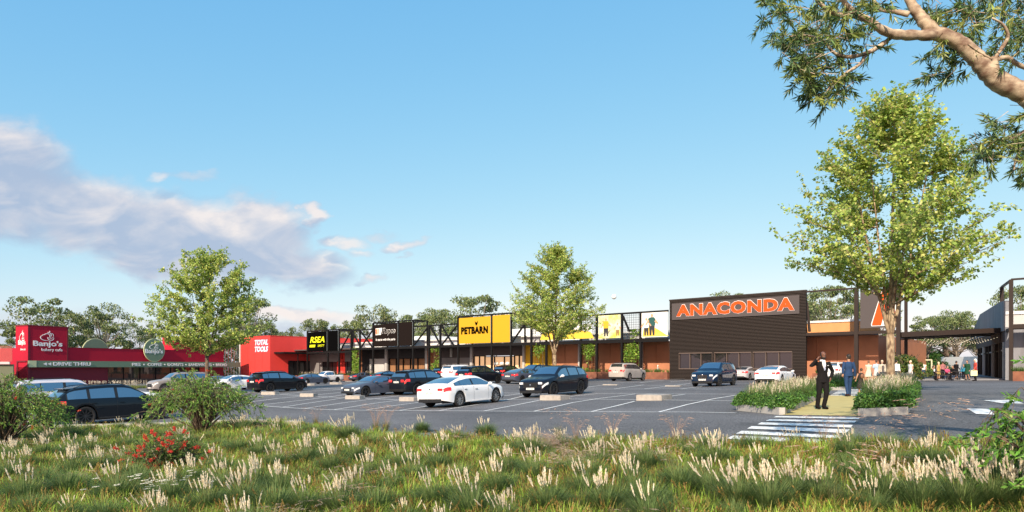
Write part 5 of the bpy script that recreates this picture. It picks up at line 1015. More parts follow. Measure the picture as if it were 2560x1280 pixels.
for u, v, s in ((940,1080,1.0),(965,1078,.9),(790,1065,.8),(1395,1098,.9),(1530,1110,.8),(1690,1120,.8),(2330,1135,1.2),(2210,1150,1.0),(1440,1110,.7),(2060,1120,.8),(2080,1290,1.1),(1680,1200,.8)):
    p = at(u, v); r = empty('wispy_grass', p, u * .1, lab, 'wispy grass', 'wispy pink grasses along the road edge'); r.scale = (s, s, s); link('foliage', fpk, r); link('plumes', ppk, r)
# white daisies clump low left
for (u, v, n, nm) in ((405, 1262, 44, 'patch of low white flowers lying over the grass near the bottom edge'),):
    p = at(u, v); l = Leaves(); l2 = Leaves(); rs3 = np.random.default_rng(u); r = empty('white_flowers', p, 0, nm, 'flowers')
    for _ in range(n):
        x, y = rs3.normal(0, .42), rs3.normal(0, .3); H = rs3.uniform(.3, .5); V, Q = stalk([x * .6, y * .6, 0], [x * .8, y * .8, H * .6], [x, y, H], .002); l.add(V, Q, np.tile([[.15, .2, .06]], (6, 1)))
        P, A, Bv = plume(rs3, [x, y, H], [x + .11, y, H + .015], .012, 14); l2.quads(P, A, Bv, vary(rs3, len(P), [(.85, .84, .75)], .05))
    link('stems', l.mesh('stems', grassm), r); link('petals', l2.mesh('petals', grassm), r)
# ---- weeping bottlebrush shrubs
def weeping(seed, Rr, H, nb, cols, L=.075, w=.12, per=24, trunkw=.03, droop=1.0, flowers=0, mh=.35):
    rs = np.random.default_rng(seed); lv = Leaves(); mb = MB(); fl = Leaves()
    for i in range(nb):
        az = rs.uniform(0, 6.28); r = Rr * math.sqrt(rs.random()) * rs.uniform(.75, 1.1); top = H * (1 - .42 * (r / Rr) ** 2) * rs.uniform(.75, 1.05); st = np.array([rs.normal(0, .06), rs.normal(0, .06), 0]); tg = np.array([r * math.cos(az), r * math.sin(az), top]); m = np.array([tg[0] * .35, tg[1] * .35, top * .75])
        Lb = bez(st, m, tg, 7); dp = tg + np.array([tg[0] * .25, tg[1] * .25, -H * rs.uniform(.1, .35) * droop]); Lc = bez(tg, tg + np.array([tg[0] * .15, tg[1] * .15, .02]), dp, 5); mb.tube(Lb, list(np.linspace(trunkw * rs.uniform(.5, 1), .006, 7)), 4, cap=False); mb.tube(Lc, list(np.linspace(.006, .002, 5)), 3, cap=False)
        pts = np.array(Lb[4:] + Lc[1:])
        for s in range(5):
            q = pts[rs.integers(0, len(pts))]; dr = unit(np.array([tg[0], tg[1], 0]) * .5 + rs.normal(0, .6, 3) + np.array([0, 0, rs.uniform(-.8, .5)])); ln = rs.uniform(.18, .42); e = q + dr * ln + np.array([0, 0, -.1 * droop]); mb.tube([q, (q + e) / 2 + [0, 0, .03], e], [.004, .003, .0015], 3, cap=False)
            n = per; t = rs.uniform(0, 1.05, (n, 1)); P = q + (e - q) * t; ld = unit((e - q) * 1.6 / ln + rs.normal(0, .75, (n, 3))); l = L * rs.uniform(.7, 1.2, (n, 1)); sd_ = unit(np.cross(ld, rs.normal(0, 1, (n, 3)))) * l * w
            V = np.stack([P, P + ld * l * .45 - sd_, P + ld * l, P + ld * l * .45 + sd_], 1).reshape(-1, 3); lv.add(V, np.arange(n * 4).reshape(-1, 4), np.repeat(vary(rs, n, cols, .2), 4, 0))
            if rs.random() < flowers:
                c = e; m2 = 90; D = unit(rs.normal(0, 1, (m2, 3))); ax = unit((e - q)); P2 = c + ax * rs.uniform(-.045, .045, (m2, 1)) + D * .022; A = D * .02; Bv = unit(np.cross(D, rs.normal(0, 1, (m2, 3)))) * .005; fl.quads(P2, A, Bv, vary(rs, m2, [(.75, .045, .03), (.6, .03, .03), (.85, .12, .08)], .1))
    return mb, lv, fl
fing = [(.18, .36, .06), (.13, .28, .05), (.26, .44, .09), (.09, .19, .035), (.34, .4, .1)]
fln = mat('red_flower', (.6, .04, .03), .6, attr='Col', trans=.3)
def shrub(loc, args, label, name='bottlebrush_shrub', **k):
    mb, lv, fl = weeping(*args, **k); r = empty(name, loc, 0, label, 'shrub'); link('stems', mb.mesh('stems', barkm), r); link('foliage', lv.mesh('foliage', leafm), r)
    if fl.n: link('flowers', fl.mesh('flowers', fln), r)
    return r
def gp_(u, v, d): x = (u - U0) / F * d; return Vector((x, d, g1(x, d) - .05))
shrub(gp_(505, 0, 22), (31, 1.55, 2.05, 170, fing), 'wide weeping bottlebrush in front of the black estate car bonnet', flowers=.006, per=30)
shrub(gp_(10, 0, 20.5), (32, 1.35, 2.25, 165, fing), 'weeping bottlebrush at the left edge of the photo with red flowers', flowers=.012, per=30)
shrub(gp_(120, 0, 24), (37, .6, 1.6, 46, fing), 'smaller weeping bottlebrush left of the black estate car', flowers=.02)
shrub(at(415, 1183), (33, .55, .62, 110, [(.12, .22, .05), (.08, .15, .04), (.18, .26, .07)]), 'low bushy bottlebrush covered with many red flowers', L=.07, w=.14, per=14, droop=.1, flowers=.24)
# large leaved willowy bush at the right edge, close to the camera
shrub(Vector((6.85, 8.3, g1(6.85, 8.3) - .1)), (34, .95, 1.95, 90, [(.16, .34, .05), (.11, .26, .04), (.22, .4, .08), (.07, .17, .03)]), 'bright green willowy bush hanging in from the right edge near the camera', 'willowy_bush', L=.085, w=.2, per=24, droop=1.5, flowers=.004, trunkw=.02)
# ---- hedged planters either side of the yellow path
hedge_cols = [(.07, .17, .035), (.05, .12, .03), (.1, .22, .045), (.13, .26, .05)]
def planter(corners, h, label, plumes, seed, kerb_h=.16):
    """corners: ground points in order (front left, front right, back right, back left)"""
    rs = np.random.default_rng(seed); c = sum(corners, Vector()) / 4; r = empty('planter', c, 0, label, 'planter', 'hedged planters beside the yellow path'); T = Matrix.Translation(-c)
    mb = MB()
    for i in range(4):
        a, b = corners[i], corners[(i + 1) % 4]; n = max(1, int((b - a).length / 1.8))
        for k in range(n): p, q = a.lerp(b, k / n), a.lerp(b, (k + 1) / n - .004); p = p.copy(); q = q.copy(); p.z = g1(p.x, p.y) + kerb_h / 2; q.z = g1(q.x, q.y) + kerb_h / 2; mb.bar(p, q, .16, kerb_h + .1)
    me = mb.mesh('kerb', kerbm); me.transform(T); link('kerb', me, r)
    A_, B_, C_, D_ = [np.array(q) for q in corners]; L1 = np.linalg.norm(B_ - A_); L2 = np.linalg.norm(D_ - A_); lv = Leaves(); nb = int(L1 * L2 * 5.5)
    for k in range(nb):
        s, t = rs.uniform(.03, .97), rs.uniform(.02, .98); 
        if rs.random() < .45: s = rs.choice([.05, .95]) + rs.normal(0, .02)
        if rs.random() < .25: t = .05 * min(1, 6 / L2)
        q = (A_ * (1 - s) + B_ * s) * (1 - t) + (D_ * (1 - s) + C_ * s) * t; q[2] = g1(q[0], q[1]); n = 190; rad = rs.uniform(.16, .36); hv = rs.uniform(.7, 1.25); D = unit(rs.normal(0, 1, (n, 3))); D[:, 2] = np.abs(D[:, 2]) * 1.0 - .25; P = q + np.array([0, 0, h * .5 * hv]) + D * rs.uniform(.6, 1.15, (n, 1)) * np.array([rad, rad, h * .5 * hv])
        A = unit(rs.normal(0, 1, (n, 3))); Bv = unit(np.cross(A, rs.normal(0, 1, (n, 3)))); lv.quads(P, A * .036, Bv * .026, vary(rs, n, hedge_cols, .22))
    V = np.concatenate(lv.V) - np.array(c); me = npmesh('hedge', V, np.concatenate(lv.Q), leafm, np.concatenate(lv.C)); link('hedge', me, r)
    gl_ = Leaves(); pl = Leaves()
    for k in range(plumes):
        s, t = rs.uniform(.06, .94), rs.uniform(.03, .97); q = (A_ * (1 - s) + B_ * s) * (1 - t) + (D_ * (1 - s) + C_ * s) * t; q[2] = g1(q[0], q[1]) + h * .55
        V, Q, C = blades(rs, 190, .12, .6, 1.1, .0048, [(.16, .24, .07), (.24, .3, .1), (.10, .17, .045)], .7, 3); gl_.add(V + q, Q, C)
        pk = rs.random() < .35
        for _ in range(9):
            b = q + rs.normal(0, .07, 3) * [1, 1, 0]; top = b + np.array([rs.normal(.02, .09), rs.normal(0, .09), rs.uniform(.38, .62)]); V, Q = stalk(b, (b + top) / 2, top, .002); pl.add(V, Q, np.tile([[.3, .27, .15]], (6, 1))); P, A, Bv = plume(rs, top - (top - b) * .38, top, .019, 14); pl.quads(P, A, Bv, vary(rs, len(P), [(.5, .38, .32), (.42, .3, .26)] if pk else [(.84, .76, .6), (.78, .68, .52)], .08))
    for nm, l in (('grasses', gl_), ('plumes', pl)):
        V = np.concatenate(l.V) - np.array(c); link(nm, npmesh(nm, V, np.concatenate(l.Q), grassm, np.concatenate(l.C)), r)
    return r
planter([at(1846, 1026), at(1955, 1037), at(2070, 985), at(1975, 982)], .56, 'long hedged planter with cream plumes on the left side of the yellow path', 62, 1)
planter([at(2153, 1041), at(2262, 1036), at(2290, 985), at(2172, 985)], .62, 'hedged planter with rounded kerb and plumes on the right side of the yellow path', 52, 2)
planter([at(2066, 976), at(2128, 974), at(2140, 962), at(2092, 962)], .5, 'small grassy planter beyond the second crossing behind the two men', 36, 3, .12)
planter([at(2195, 978), at(2290, 975), at(2278, 960), at(2200, 960)], .45, 'grassy planter strip at the foot of the tallest street tree', 48, 4, .1)
# long corten planter boxes before the shops
cor = mat('rusted_steel', (.27, .105, .055), .8, col2=(.17, .06, .035), vscale=1.5, bump=.2)
def corten(ua, ub, o, h, label, tall=False, plume_=True, seed=0, top=None):
    ta, tb_ = tu(ub, o), tu(ua, o); c = FP((ta + tb_) / 2, o, 0); c.z = g1(c.x, c.y); r = empty('planter_box', c, 0, label, 'planter box', 'rusted steel planter boxes in front of the shops'); T = Matrix.Translation(-c)
    mb = MB(); z0 = c.z - .1; fbox(mb, ta, tb_, o - .9, o, z0, z0 + h); me = mb.mesh('box', cor); me.transform(T); link('box', me, r)
    rs = np.random.default_rng(int(ua)); lv = Leaves(); pl = Leaves(); n = int((tb_ - ta) * 4)
    for k in range(n):
        q = np.array(FP(rs.uniform(ta, tb_), o - rs.uniform(.1, .8), z0 + h)) - np.array(c); V, Q, C = blades(rs, 46, .12, .5, .9, .012, [(.12, .2, .05), (.17, .25, .06), (.08, .14, .04)], .6, 2); lv.add(V + q, Q, C)
        if plume_ and rs.random() < .5:
            for _ in range(4): b = q + rs.normal(0, .1, 3) * [1, 1, 0]; P, A, Bv = plume(rs, b + [0, 0, .35], b + np.array([rs.normal(0, .08), 0, rs.uniform(.6, .85)]), .04, 7); pl.quads(P, A, Bv, vary(rs, len(P), [(.7, .58, .45), (.8, .7, .55)], .08))
    link('plants', lv.mesh('plants', grassm), r)
    if pl.n: link('plumes', pl.mesh('plumes', grassm), r)
for a in ((738, 770, .6, .95, 'planter box in front of the dark glazing of the red tool shop'), (772, 848, .5, 1.0, 'planter box below the sign with yellow letters'), (850, 880, .5, 1.05, 'planter box left of the leafy climbing column'), (900, 934, .5, 1.0, 'planter box right of the leafy climbing column'), (936, 980, .5, .9, 'planter box in front of the white wall panel'), (1005, 1066, .4, .9, 'planter box in front of the timber shopfront'),
          (1440, 1492, .35, .95, 'planter box left of the silver boxy car'), (1494, 1552, .35, .95, 'planter box behind the silver boxy car'), (1604, 1668, .35, .95, 'planter box beside the ribbed building, below the joggers billboard'), (2030, 2110, .4, .8, 'planter box in front of the terracotta wall by the white car'), (2335, 2350, -6, .4, 'low planter box by the play area')): corten(a[0], a[1], a[2], a[3], a[4], plume_=a[0] < 1200)
corten(2532, 2600, 1.0, .9, 'planter box against the grey concrete wall at the right edge', plume_=False)
mb = MB()
# climbing plants on the frames
def climber(ua, ub, z0, z1, label, seed, n, dens=.5):
    rs = np.random.default_rng(seed); ta, tb_ = tu(ub, -.15), tu(ua, -.15); c = FP((ta + tb_) / 2, -.15, 0); c.z = g1(c.x, c.y); r = empty('climbing_plant', c, 0, label, 'climbing plant', 'climbing plants on wire between the frame posts'); lv = Leaves(); mb = MB()
    for k in range(5): t = ta + (tb_ - ta) * (k + .5) / 5; mb.bar(FP(t, -.15, c.z) - c, FP(t + rs.normal(0, .15), -.15, z1) - c, .03)
    link('stems', mb.mesh('stems', barkm), r)
    t = rs.normal((ta + tb_) / 2, (tb_ - ta) * .3, n); t = np.clip(t, ta, tb_); z = z0 + (z1 - z0) * rs.random(n); f = np.sin(z * 1.7 + seed) + np.sin(t * 2.2 + z) * .6 + rs.normal(0, .5, n); k_ = f > (.5 - dens); t, z = t[k_], z[k_]; m = len(t)
    P = np.array(P0) + np.array(FE) * t[:, None] + np.array(FN) * (-.15 + rs.normal(0, .12, m))[:, None]; P[:, 2] = z; lv.quads(P - np.array(c), unit(rs.normal(0, 1, (m, 3))) * .15, unit(rs.normal(0, 1, (m, 3))) * .1, vary(rs, m, [(.18, .32, .04), (.12, .24, .03), (.28, .38, .07)], .2)); link('leaves', lv.mesh('leaves', leafm), r)
climber(880, 899, -2.3, 3.4, 'leafy climbing column between the two black signs', 1, 2600, 1.3); climber(1075, 1099, -2, 3.3, 'climbing plant on wires left of the yellow sign', 2, 1500, .5)
climber(1331, 1363, -1.7, 3.3, 'climbing plant on the yellow wall', 3, 1500, .1); climber(1455, 1490, -1.5, 4.0, 'climbing plant on brick left of the cyclists billboard', 4, 1700, .2); climber(1562, 1600, -1.4, 4.6, 'climbing plant on the mesh between the two picture billboards', 5, 2600, .6)
# bushes around the walkway end and behind the bakery bed
def bush(u, d, Rr, H, cols, label, seed, n=3500, leaf=.07, z=None):
    rs = np.random.default_rng(seed); x = (u - U0) / F * d; r = empty('bush', (x, d, g1(x, d) if z is None else z), 0, label, 'bush'); lv = Leaves(); mb = MB()
    for k in range(9): a = rs.uniform(0, 6.28); mb.tube([(0, 0, -.1), (Rr * .3 * math.cos(a), Rr * .3 * math.sin(a), H * .5), (Rr * .7 * math.cos(a), Rr * .7 * math.sin(a), H * .8)], [.05, .03, .01], 4)
    link('stems', mb.mesh('stems', barkm), r)
    cl = rs.normal(0, .5, (26, 3)) * [Rr, Rr, 0]; cl[:, 2] = rs.uniform(.25, .85, 26) * H * np.clip(1.1 - np.hypot(cl[:, 0], cl[:, 1]) / Rr * .5, .3, 1)
    P = cl[rs.integers(0, 26, n)] + unit(rs.normal(0, 1, (n, 3))) * Rr * .3 * rs.uniform(.5, 1, (n, 1)); P[:, 2] = np.abs(P[:, 2]); lv.quads(P, unit(rs.normal(0, 1, (n, 3))) * leaf, unit(rs.normal(0, 1, (n, 3))) * leaf * .6, vary(rs, n, cols, .25)); link('foliage', lv.mesh('foliage', leafm), r)
dk = [(.08, .14, .03), (.05, .09, .03), (.2, .2, .05), (.14, .2, .04)]; br = [(.14, .3, .05), (.1, .22, .04), (.2, .36, .07)]
bush(2268, 57, 1.3, 2.9, dk, 'dark glossy bush to the left of the woman in the white dress', 1, 4200, .1)
bush(2250, 70, 1.6, 3.2, dk, 'dark bush behind the tree trunk near the walkway', 9, 3000, .1)
bush(2305, 97, 3.2, 3.6, br, 'bright green bush behind the swing frame', 2, 4500, .14); bush(2335, 100, 3.2, 4.8, br, 'tall bright green bush between the swing frame and the white wall', 3, 4500, .14); bush(2352, 90, .9, 2.6, [(.05, .12, .04)], 'clipped dark shrub at the left end of the white wall', 4, 1800, .09); bush(2280, 95, 2.5, 3.0, br, 'bright bush at the left end of the play area', 5, 3000, .14)
for (u, lb_) in ((2364, 'bare forked tree trunk left above the white wall'), (2388, 'bare forked tree trunks right above the white wall')):
    d = 98; x = (u - U0) / F * d; r = empty('tree', (x, d, g1(x, d)), 0, lb_, 'tree'); mb = MB(); mb.tube([(0, 0, 0), (.2, 0, 2.5), (-.4, 0, 5)], [.45, .35, .28], 8); mb.tube([(.1, 0, 2.2), (1.2, 0, 3.4), (2.6, 0, 3.9)], [.15, .1, .06], 5); mb.tube([(.1, 0, 2.4), (-1.2, 0, 3.5), (-3, 0, 3.8)], [.15, .1, .06], 5); link('trunk', mb.mesh('trunk', barkm, True), r); r2 = r
    o = link('crown', G[1][1], r); o.scale = (.34, .34, .42); o.location = (0, 0, .2)
for i, (u, d, nn, lb_) in enumerate(((270, 80, 10, 'grass bed with pale plumes at the foot of the maroon wall'), (340, 84, 9, 'grass bed with pale plumes below the dark bakery glass'))):
    r = empty('grass_bed', ((u - U0) / F * d, d, g1((u - U0) / F * d, d)), 0, lb_, 'grass bed', None); lv = Leaves(); rs = np.random.default_rng(i)
    for k in range(60):
        q = np.array([rs.uniform(-3.2, 3.2), rs.uniform(-1, 1), 0]); V, Q, C = blades(rs, 40, .15, .5, .9, .012, [(.15, .22, .05), (.25, .24, .08)], .6, 2); lv.add(V + q, Q, C)
        if k % 3 == 0:
            for _ in range(4): b = q + rs.normal(0, .12, 3) * [1, 1, 0]; P, A, Bv = plume(rs, b + [0, 0, .45], b + np.array([0, 0, 1.0]), .04, 8); lv.quads(P, A, Bv, vary(rs, len(P), [(.8, .7, .55)], .08))
    link('grasses', lv.mesh('grasses', grassm), r)
# ================================================================ CARS
paint_m = mat('car_paint', (.5, .5, .5), .4, spec=.06, coat=.6, objcol=True)
cglass = glassmat('car_glass', (.015, .02, .028), .34); tyre_m = mat('tyre', (.012, .012, .013), .85); rimd = mat('rim_dark', (.045, .045, .05), .35, metal=.6); riml = mat('rim_silver', (.45, .45, .46), .3, metal=.85)
trim = mat('black_trim', (.01, .01, .011), .5); lampw = mat('headlight_glass', (.75, .78, .8), .12, spec=.8, coat=1); lampr = mat('tail_light_glass', (.6, .015, .02), .2, coat=1, emit=(1, .03, .02), estr=.35); platem = mat('plate', (.8, .8, .76), .5); chrome = mat('chrome', (.6, .6, .6), .15, metal=1)
pln = mat('plate_mark', (.03, .03, .05), .6)
MODELS = {
 'lift': dict(L=4.97, W=1.96, H=1.44, r=.355, fa=1.53, ra=-1.45, top=[(-2.485,.86),(-2.46,1.0),(-2.38,1.055),(-2.15,1.09),(-1.8,1.19),(-1.3,1.33),(-.7,1.42),(-.1,1.445),(.2,1.435),(.5,1.37),(1.0,1.13),(1.25,1.03),(1.7,.97),(2.1,.88),(2.35,.76),(2.45,.66),(2.485,.55)],
   belt=[(-2.5,.98),(-1.5,.96),(0,.92),(1.2,.90),(2.5,.7)], ws=(.28,1.16), rw=(-2.06,-.95), wins=[(-1.72,-1.35),(-1.32,-.42),(-.30,.98)], seams=(-1.2,-.36,.85), spokes=10, rim='l'),
 'coupe': dict(L=4.75, W=1.88, H=1.40, r=.35, fa=1.5, ra=-1.34, top=[(-2.375,.84),(-2.35,.98),(-2.25,1.03),(-2.0,1.06),(-1.7,1.14),(-1.2,1.28),(-.6,1.38),(-.15,1.40),(.1,1.385),(.4,1.31),(.85,1.09),(1.05,1.0),(1.5,.95),(2.0,.86),(2.25,.78),(2.34,.68),(2.375,.58)],
   belt=[(-2.4,.96),(-1.2,.95),(0,.91),(1.2,.88),(2.4,.7)], ws=(.15,.98), rw=(-1.92,-.9), wins=[(-1.45,-.65),(-.55,.8)], seams=(-.6,.72), spokes=5, rim='d', grille=1),
 'suv': dict(L=4.9, W=2.0, H=1.75, r=.39, fa=1.55, ra=-1.38, top=[(-2.45,.86),(-2.43,1.05),(-2.36,1.14),(-2.22,1.38),(-2.02,1.62),(-1.9,1.69),(-1.3,1.735),(-.5,1.75),(.1,1.735),(.4,1.67),(.95,1.34),(1.2,1.19),(1.6,1.13),(2.05,1.05),(2.3,.95),(2.4,.83),(2.45,.62)],
   belt=[(-2.5,1.14),(-1.3,1.12),(0,1.08),(1.2,1.05),(2.5,.9)], ws=(.3,1.08), rw=(-2.33,-2.0), wins=[(-2.0,-1.52),(-1.47,-.5),(-.38,.9)], seams=(-1.35,-.44,.85), spokes=7, rim='d', grille=2),
 'wagon': dict(L=5.08, W=1.98, H=1.74, r=.41, fa=1.62, ra=-1.4, top=[(-2.54,.9),(-2.52,1.08),(-2.44,1.18),(-2.25,1.36),(-1.95,1.58),(-1.75,1.65),(-1.2,1.71),(-.4,1.74),(.2,1.72),(.5,1.65),(1.05,1.32),(1.3,1.17),(1.7,1.10),(2.15,1.02),(2.38,.94),(2.5,.82),(2.54,.6)],
   belt=[(-2.5,1.12),(-1.3,1.09),(0,1.06),(1.2,1.04),(2.5,.9)], ws=(.4,1.18), rw=(-2.4,-1.95), wins=[(-2.05,-1.3),(-1.18,-.2),(-.07,1.0)], seams=(-1.25,-.14,.95), spokes=10, rim='d', grille=3),
 'box': dict(L=5.0, W=2.0, H=1.83, r=.40, fa=1.6, ra=-1.35, top=[(-2.5,.95),(-2.48,1.15),(-2.42,1.22),(-2.32,1.55),(-2.2,1.74),(-2.05,1.80),(-1.2,1.83),(-.3,1.83),(.3,1.81),(.55,1.74),(1.0,1.4),(1.2,1.25),(1.7,1.2),(2.2,1.13),(2.4,1.03),(2.47,.85),(2.5,.6)],
   belt=[(-2.5,1.2),(-1.3,1.19),(0,1.17),(1.2,1.13),(2.5,1.0)], ws=(.48,1.1), rw=(-2.4,-2.2), wins=[(-2.15,-1.35),(-1.3,-.35),(-.22,.95)], seams=(-1.25,-.28,.92), spokes=6, rim='l', grille=4),
 'pickup': dict(L=5.3, W=1.85, H=1.79, r=.39, fa=1.75, ra=-1.3, top=[(-2.65,.8),(-2.64,1.14),(-2.55,1.17),(-1.0,1.17),(-.86,1.2),(-.78,1.66),(-.6,1.74),(0,1.79),(.5,1.76),(.8,1.64),(1.25,1.28),(1.4,1.17),(1.9,1.12),(2.35,1.02),(2.55,.9),(2.62,.8),(2.65,.6)],
   belt=[(-2.65,1.14),(-1,1.12),(0,1.08),(1.2,1.06),(2.6,.9)], ws=(.68,1.3), rw=(-.85,-.78), wins=[(-.66,.0),(.1,1.1)], seams=(-.75,.05,1.0), spokes=6, rim='d', grille=4)}
def carbody(m):
    L, W, H, r = m['L'], m['W'], m['H'], m['r']; Ra = r + .055
    X = set(np.linspace(-L / 2, L / 2, 52)); X |= {-L / 2 + .03, L / 2 - .03, -L / 2 + .08, L / 2 - .08}
    for a in (m['fa'], m['ra']): X |= {a + Ra * math.cos(R(t)) for t in range(0, 181, 15)}
    X |= {q for w in m['wins'] for q in w} | set(m['ws']) | set(m['rw']); X = sorted(X); Y = [X[0]]
    for x in X[1:]:
        if x - Y[-1] > .012: Y.append(x)
    top = lambda x: np.interp(x, *zip(*m['top'])); belt = lambda x: np.interp(x, *zip(*m['belt']))
    def wf(x):
        a = L / 2 - x; b = x + L / 2; return W / 2 * min(np.interp(a, [0, .04, .12, .35, .8], [.66, .76, .86, .955, 1]), np.interp(b, [0, .04, .12, .35, .8], [.74, .83, .9, .965, 1]))
    def ring(x, off=0):
        zt, w = float(top(x)), wf(x) + off; zb = min(float(belt(x)), zt - .10); g = max(0, min(1, (zt - zb - .1) / (H - 1.0 * float(belt(0)) - .1)))
        wt = w * (.90 - .20 * g); wb = w * .955; z3 = zt - .05 - .03 * g; za = 0
        for a in (m['fa'], m['ra']):
            if abs(x - a) < Ra: za = max(za, r + math.sqrt(Ra * Ra - (x - a) ** 2))
        sill = .24 + (.08 if H > 1.6 else 0); e = min(x + L / 2, L / 2 - x); lift_ = np.interp(e, [0, .5], [.12, 0]); s = sill + lift_; bz = .2 + lift_
        P = [(0, zt + off), (.55 * wt, zt - .01 + off), (.88 * wt, zt - .03 + off), (wt, z3)]
        for t in (.14, .88): P.append((wt + (wb - wt) * t, z3 + (zb - z3) * t))
        P += [(wb, zb), (w * .985, zb - .07), (w, max(zb - .30, za + .03)), (w * .992, max(min(.55, zb - .35), za + .012)), (w * .975, max(s, za))]
        P += [(w * .64, za) if za else (w * .86, bz), (0, bz)]
        return P
    return Y, ring, wf, top, belt
def make_car(key):
    m = MODELS[key]; L, W, H, r = m['L'], m['W'], m['H'], m['r']; X, ring, wf, top, belt = carbody(m); root = empty('parked_car'); N = 13; vs = []; fs = []; mi = []
    for x in X:
        P = ring(x); vs += [(x, y, z) for y, z in P] + [(x, -y, z) for y, z in P[1:-1]]
    K = 2 * N - 2; order = list(range(N)) + [N + k for k in range(N - 3, -1, -1)] + []
    order = list(range(N)) + list(range(K - 1, N - 1, -1))
    for i in range(len(X) - 1):
        for j in range(K):
            a, b = order[j], order[(j + 1) % K]; fs.append((i * K + a, i * K + b, (i + 1) * K + b, (i + 1) * K + a)); jj = min(j, K - 1 - j); mi.append(1 if jj >= 10 else 0)
    fs.append(tuple(order)); mi.append(0); fs.append(tuple((len(X) - 1) * K + k for k in reversed(order))); mi.append(0)
    mb = MB(); mb.v, mb.f, mb.m = vs, fs, mi; me = mb.mesh('body', [paint_m, trim], True); bm = bmesh.new(); bm.from_mesh(me); bmesh.ops.recalc_face_normals(bm, faces=bm.faces)
    bm.to_mesh(me); bm.free(); me.set_sharp_from_angle(angle=R(38)); link('body', me, root)
    def patch(name, x0, x1, j0, j1, mtl, sides=(1, -1), off=.008, par=root, f0=0.0, f1=1.0):
        xs_ = [x0] + [x for x in X if x0 + .01 < x < x1 - .01] + [x1]
        for sgn in sides:
            mb = MB(); v = []; 
            for x in xs_:
                P = ring(x); Q = P[j0:j1 + 1]; Q = list(Q)
                if f0: Q[0] = tuple(np.array(Q[0]) * (1 - f0) + np.array(Q[1]) * f0)
                if f1 < 1: Q[-1] = tuple(np.array(Q[-2]) * (1 - f1) + np.array(Q[-1]) * f1)
                for i, (y, z) in enumerate(Q):
                    t = np.array(Q[min(i + 1, len(Q) - 1)]) - np.array(Q[max(i - 1, 0)]); n = np.array([-t[1], t[0]]) / (np.hypot(*t) + 1e-9); n = -n if n[0] * 1 + n[1] < 0 else n; v.append((x, (y + n[0] * off) * sgn, z + n[1] * off))
            k = j1 - j0 + 1; f = [((i * k + j), (i * k + j + 1), ((i + 1) * k + j + 1), ((i + 1) * k + j)) for i in range(len(xs_) - 1) for j in range(k - 1)]
            if sgn > 0: f = [q[::-1] for q in f]
            mb.add(v, f); mb.build(name, mtl, par, True)
    def across(name, x0, x1, mtl, wid=.96):
        xs_ = [x0] + [x for x in X if x0 + .01 < x < x1 - .01] + [x1]; mb = MB(); v = []
        for x in xs_:
            P = ring(x); row = [(-P[2][0] * wid, P[2][1]), (-P[1][0], P[1][1]), (0, P[0][1]), (P[1][0], P[1][1]), (P[2][0] * wid, P[2][1])]; v += [(x, y, z + .008) for y, z in row]
            dz = (top(x1) - top(x0)) / (x1 - x0); v[-5:] = [(a - dz * .008 / math.hypot(1, dz), b, c) for a, b, c in v[-5:]]
        mb.add(v, [(i * 5 + j, (i + 1) * 5 + j, (i + 1) * 5 + j + 1, i * 5 + j + 1) for i in range(len(xs_) - 1) for j in range(4)]); mb.build(name, mtl, root, True)
    across('windscreen', m['ws'][0] + .06, m['ws'][1] - .05, cglass); across('rear_window', m['rw'][0] + .05, m['rw'][1] - .03, cglass)
    for a, b in m['wins']: patch('side_window', a, b, 4, 5, cglass)
    patch('window_trim', m['wins'][0][0] - .05, m['wins'][-1][1] + .06, 4, 5, trim, off=.003)
    fx = L / 2; hl = (fx - .38, fx - .035) if key != 'pickup' else (fx - .35, fx - .03)
    hh = .62 if H > 1.6 else .5
    for sgn in (1, -1):
        patch('headlight', hl[0], hl[1], 7, 8, lampw, (sgn,), .01, f0=.0, f1=.5); patch('tail_light', -fx + .03, -fx + .42 if key not in ('box', 'pickup') else -fx + .16, 6, 8, lampr, (sgn,), .01, f0=.3, f1=.5)
    zf = float(top(fx - .06)); 
    for sgn in (1, -1):
        mb = MB(); y0 = wf(-fx + .02); zr = float(belt(-fx)) - .12 if H < 1.6 else float(belt(-fx)) - .16; mb.obox((-fx - .012, sgn * y0 * .98, zr - .06), (0, -sgn * y0 * .36, 0), (.03, 0, 0), (0, 0, .12 if H < 1.6 else .16)); mb.build('tail_light', lampr, root)
        mb = MB(); y1 = wf(fx - .03); zz = .56 if H < 1.6 else .74; mb.obox((fx - .03, sgn * y1 * 1.02, zz), (0, -sgn * y1 * .34, 0), (-.03, 0, 0), (0, 0, .11)); mb.obox((fx - .025, sgn * y1 * .9, zz), (.015, -sgn * y1 * .2, 0), (-.03, 0, 0), (0, 0, .09)); mb.build('headlight', lampw, root)
    gk = m.get('grille', 0); mb = MB(); gw = {0: .22, 1: .42, 2: .34, 3: .46, 4: .5}[gk]; z0, z1 = (.38, .48) if gk == 0 else ((.42, .62) if gk == 1 else (.55, .84))
    mb.obox((fx - .01, -gw, z0), (0, 2 * gw, 0), (.022, 0, 0), (0, 0, z1 - z0)); mb.build('grille', trim, root)
    if gk:
        mb = MB(); n = 14
        for k in range(n + 1): y = -gw + 2 * gw * k / n; mb.obox((fx + .013, y - .005, z0 + .01), (0, .01, 0), (.008, 0, 0), (0, 0, z1 - z0 - .02))
        mb.build('grille_bars', chrome if gk != 3 else rimd, root); mb = MB(); mb.ball((fx + .02, 0, z1 - .02 if gk == 2 else (z0 + z1) / 2), (.012, .055, .055), 10, 5); mb.build('badge', chrome, root)
    mb = MB(); mb.obox((fx - .07, -.72 * W / 2, .26), (0, 1.44 * W / 2, 0), (.075, 0, 0), (0, 0, .13)); mb.build('lower_intake', trim, root)
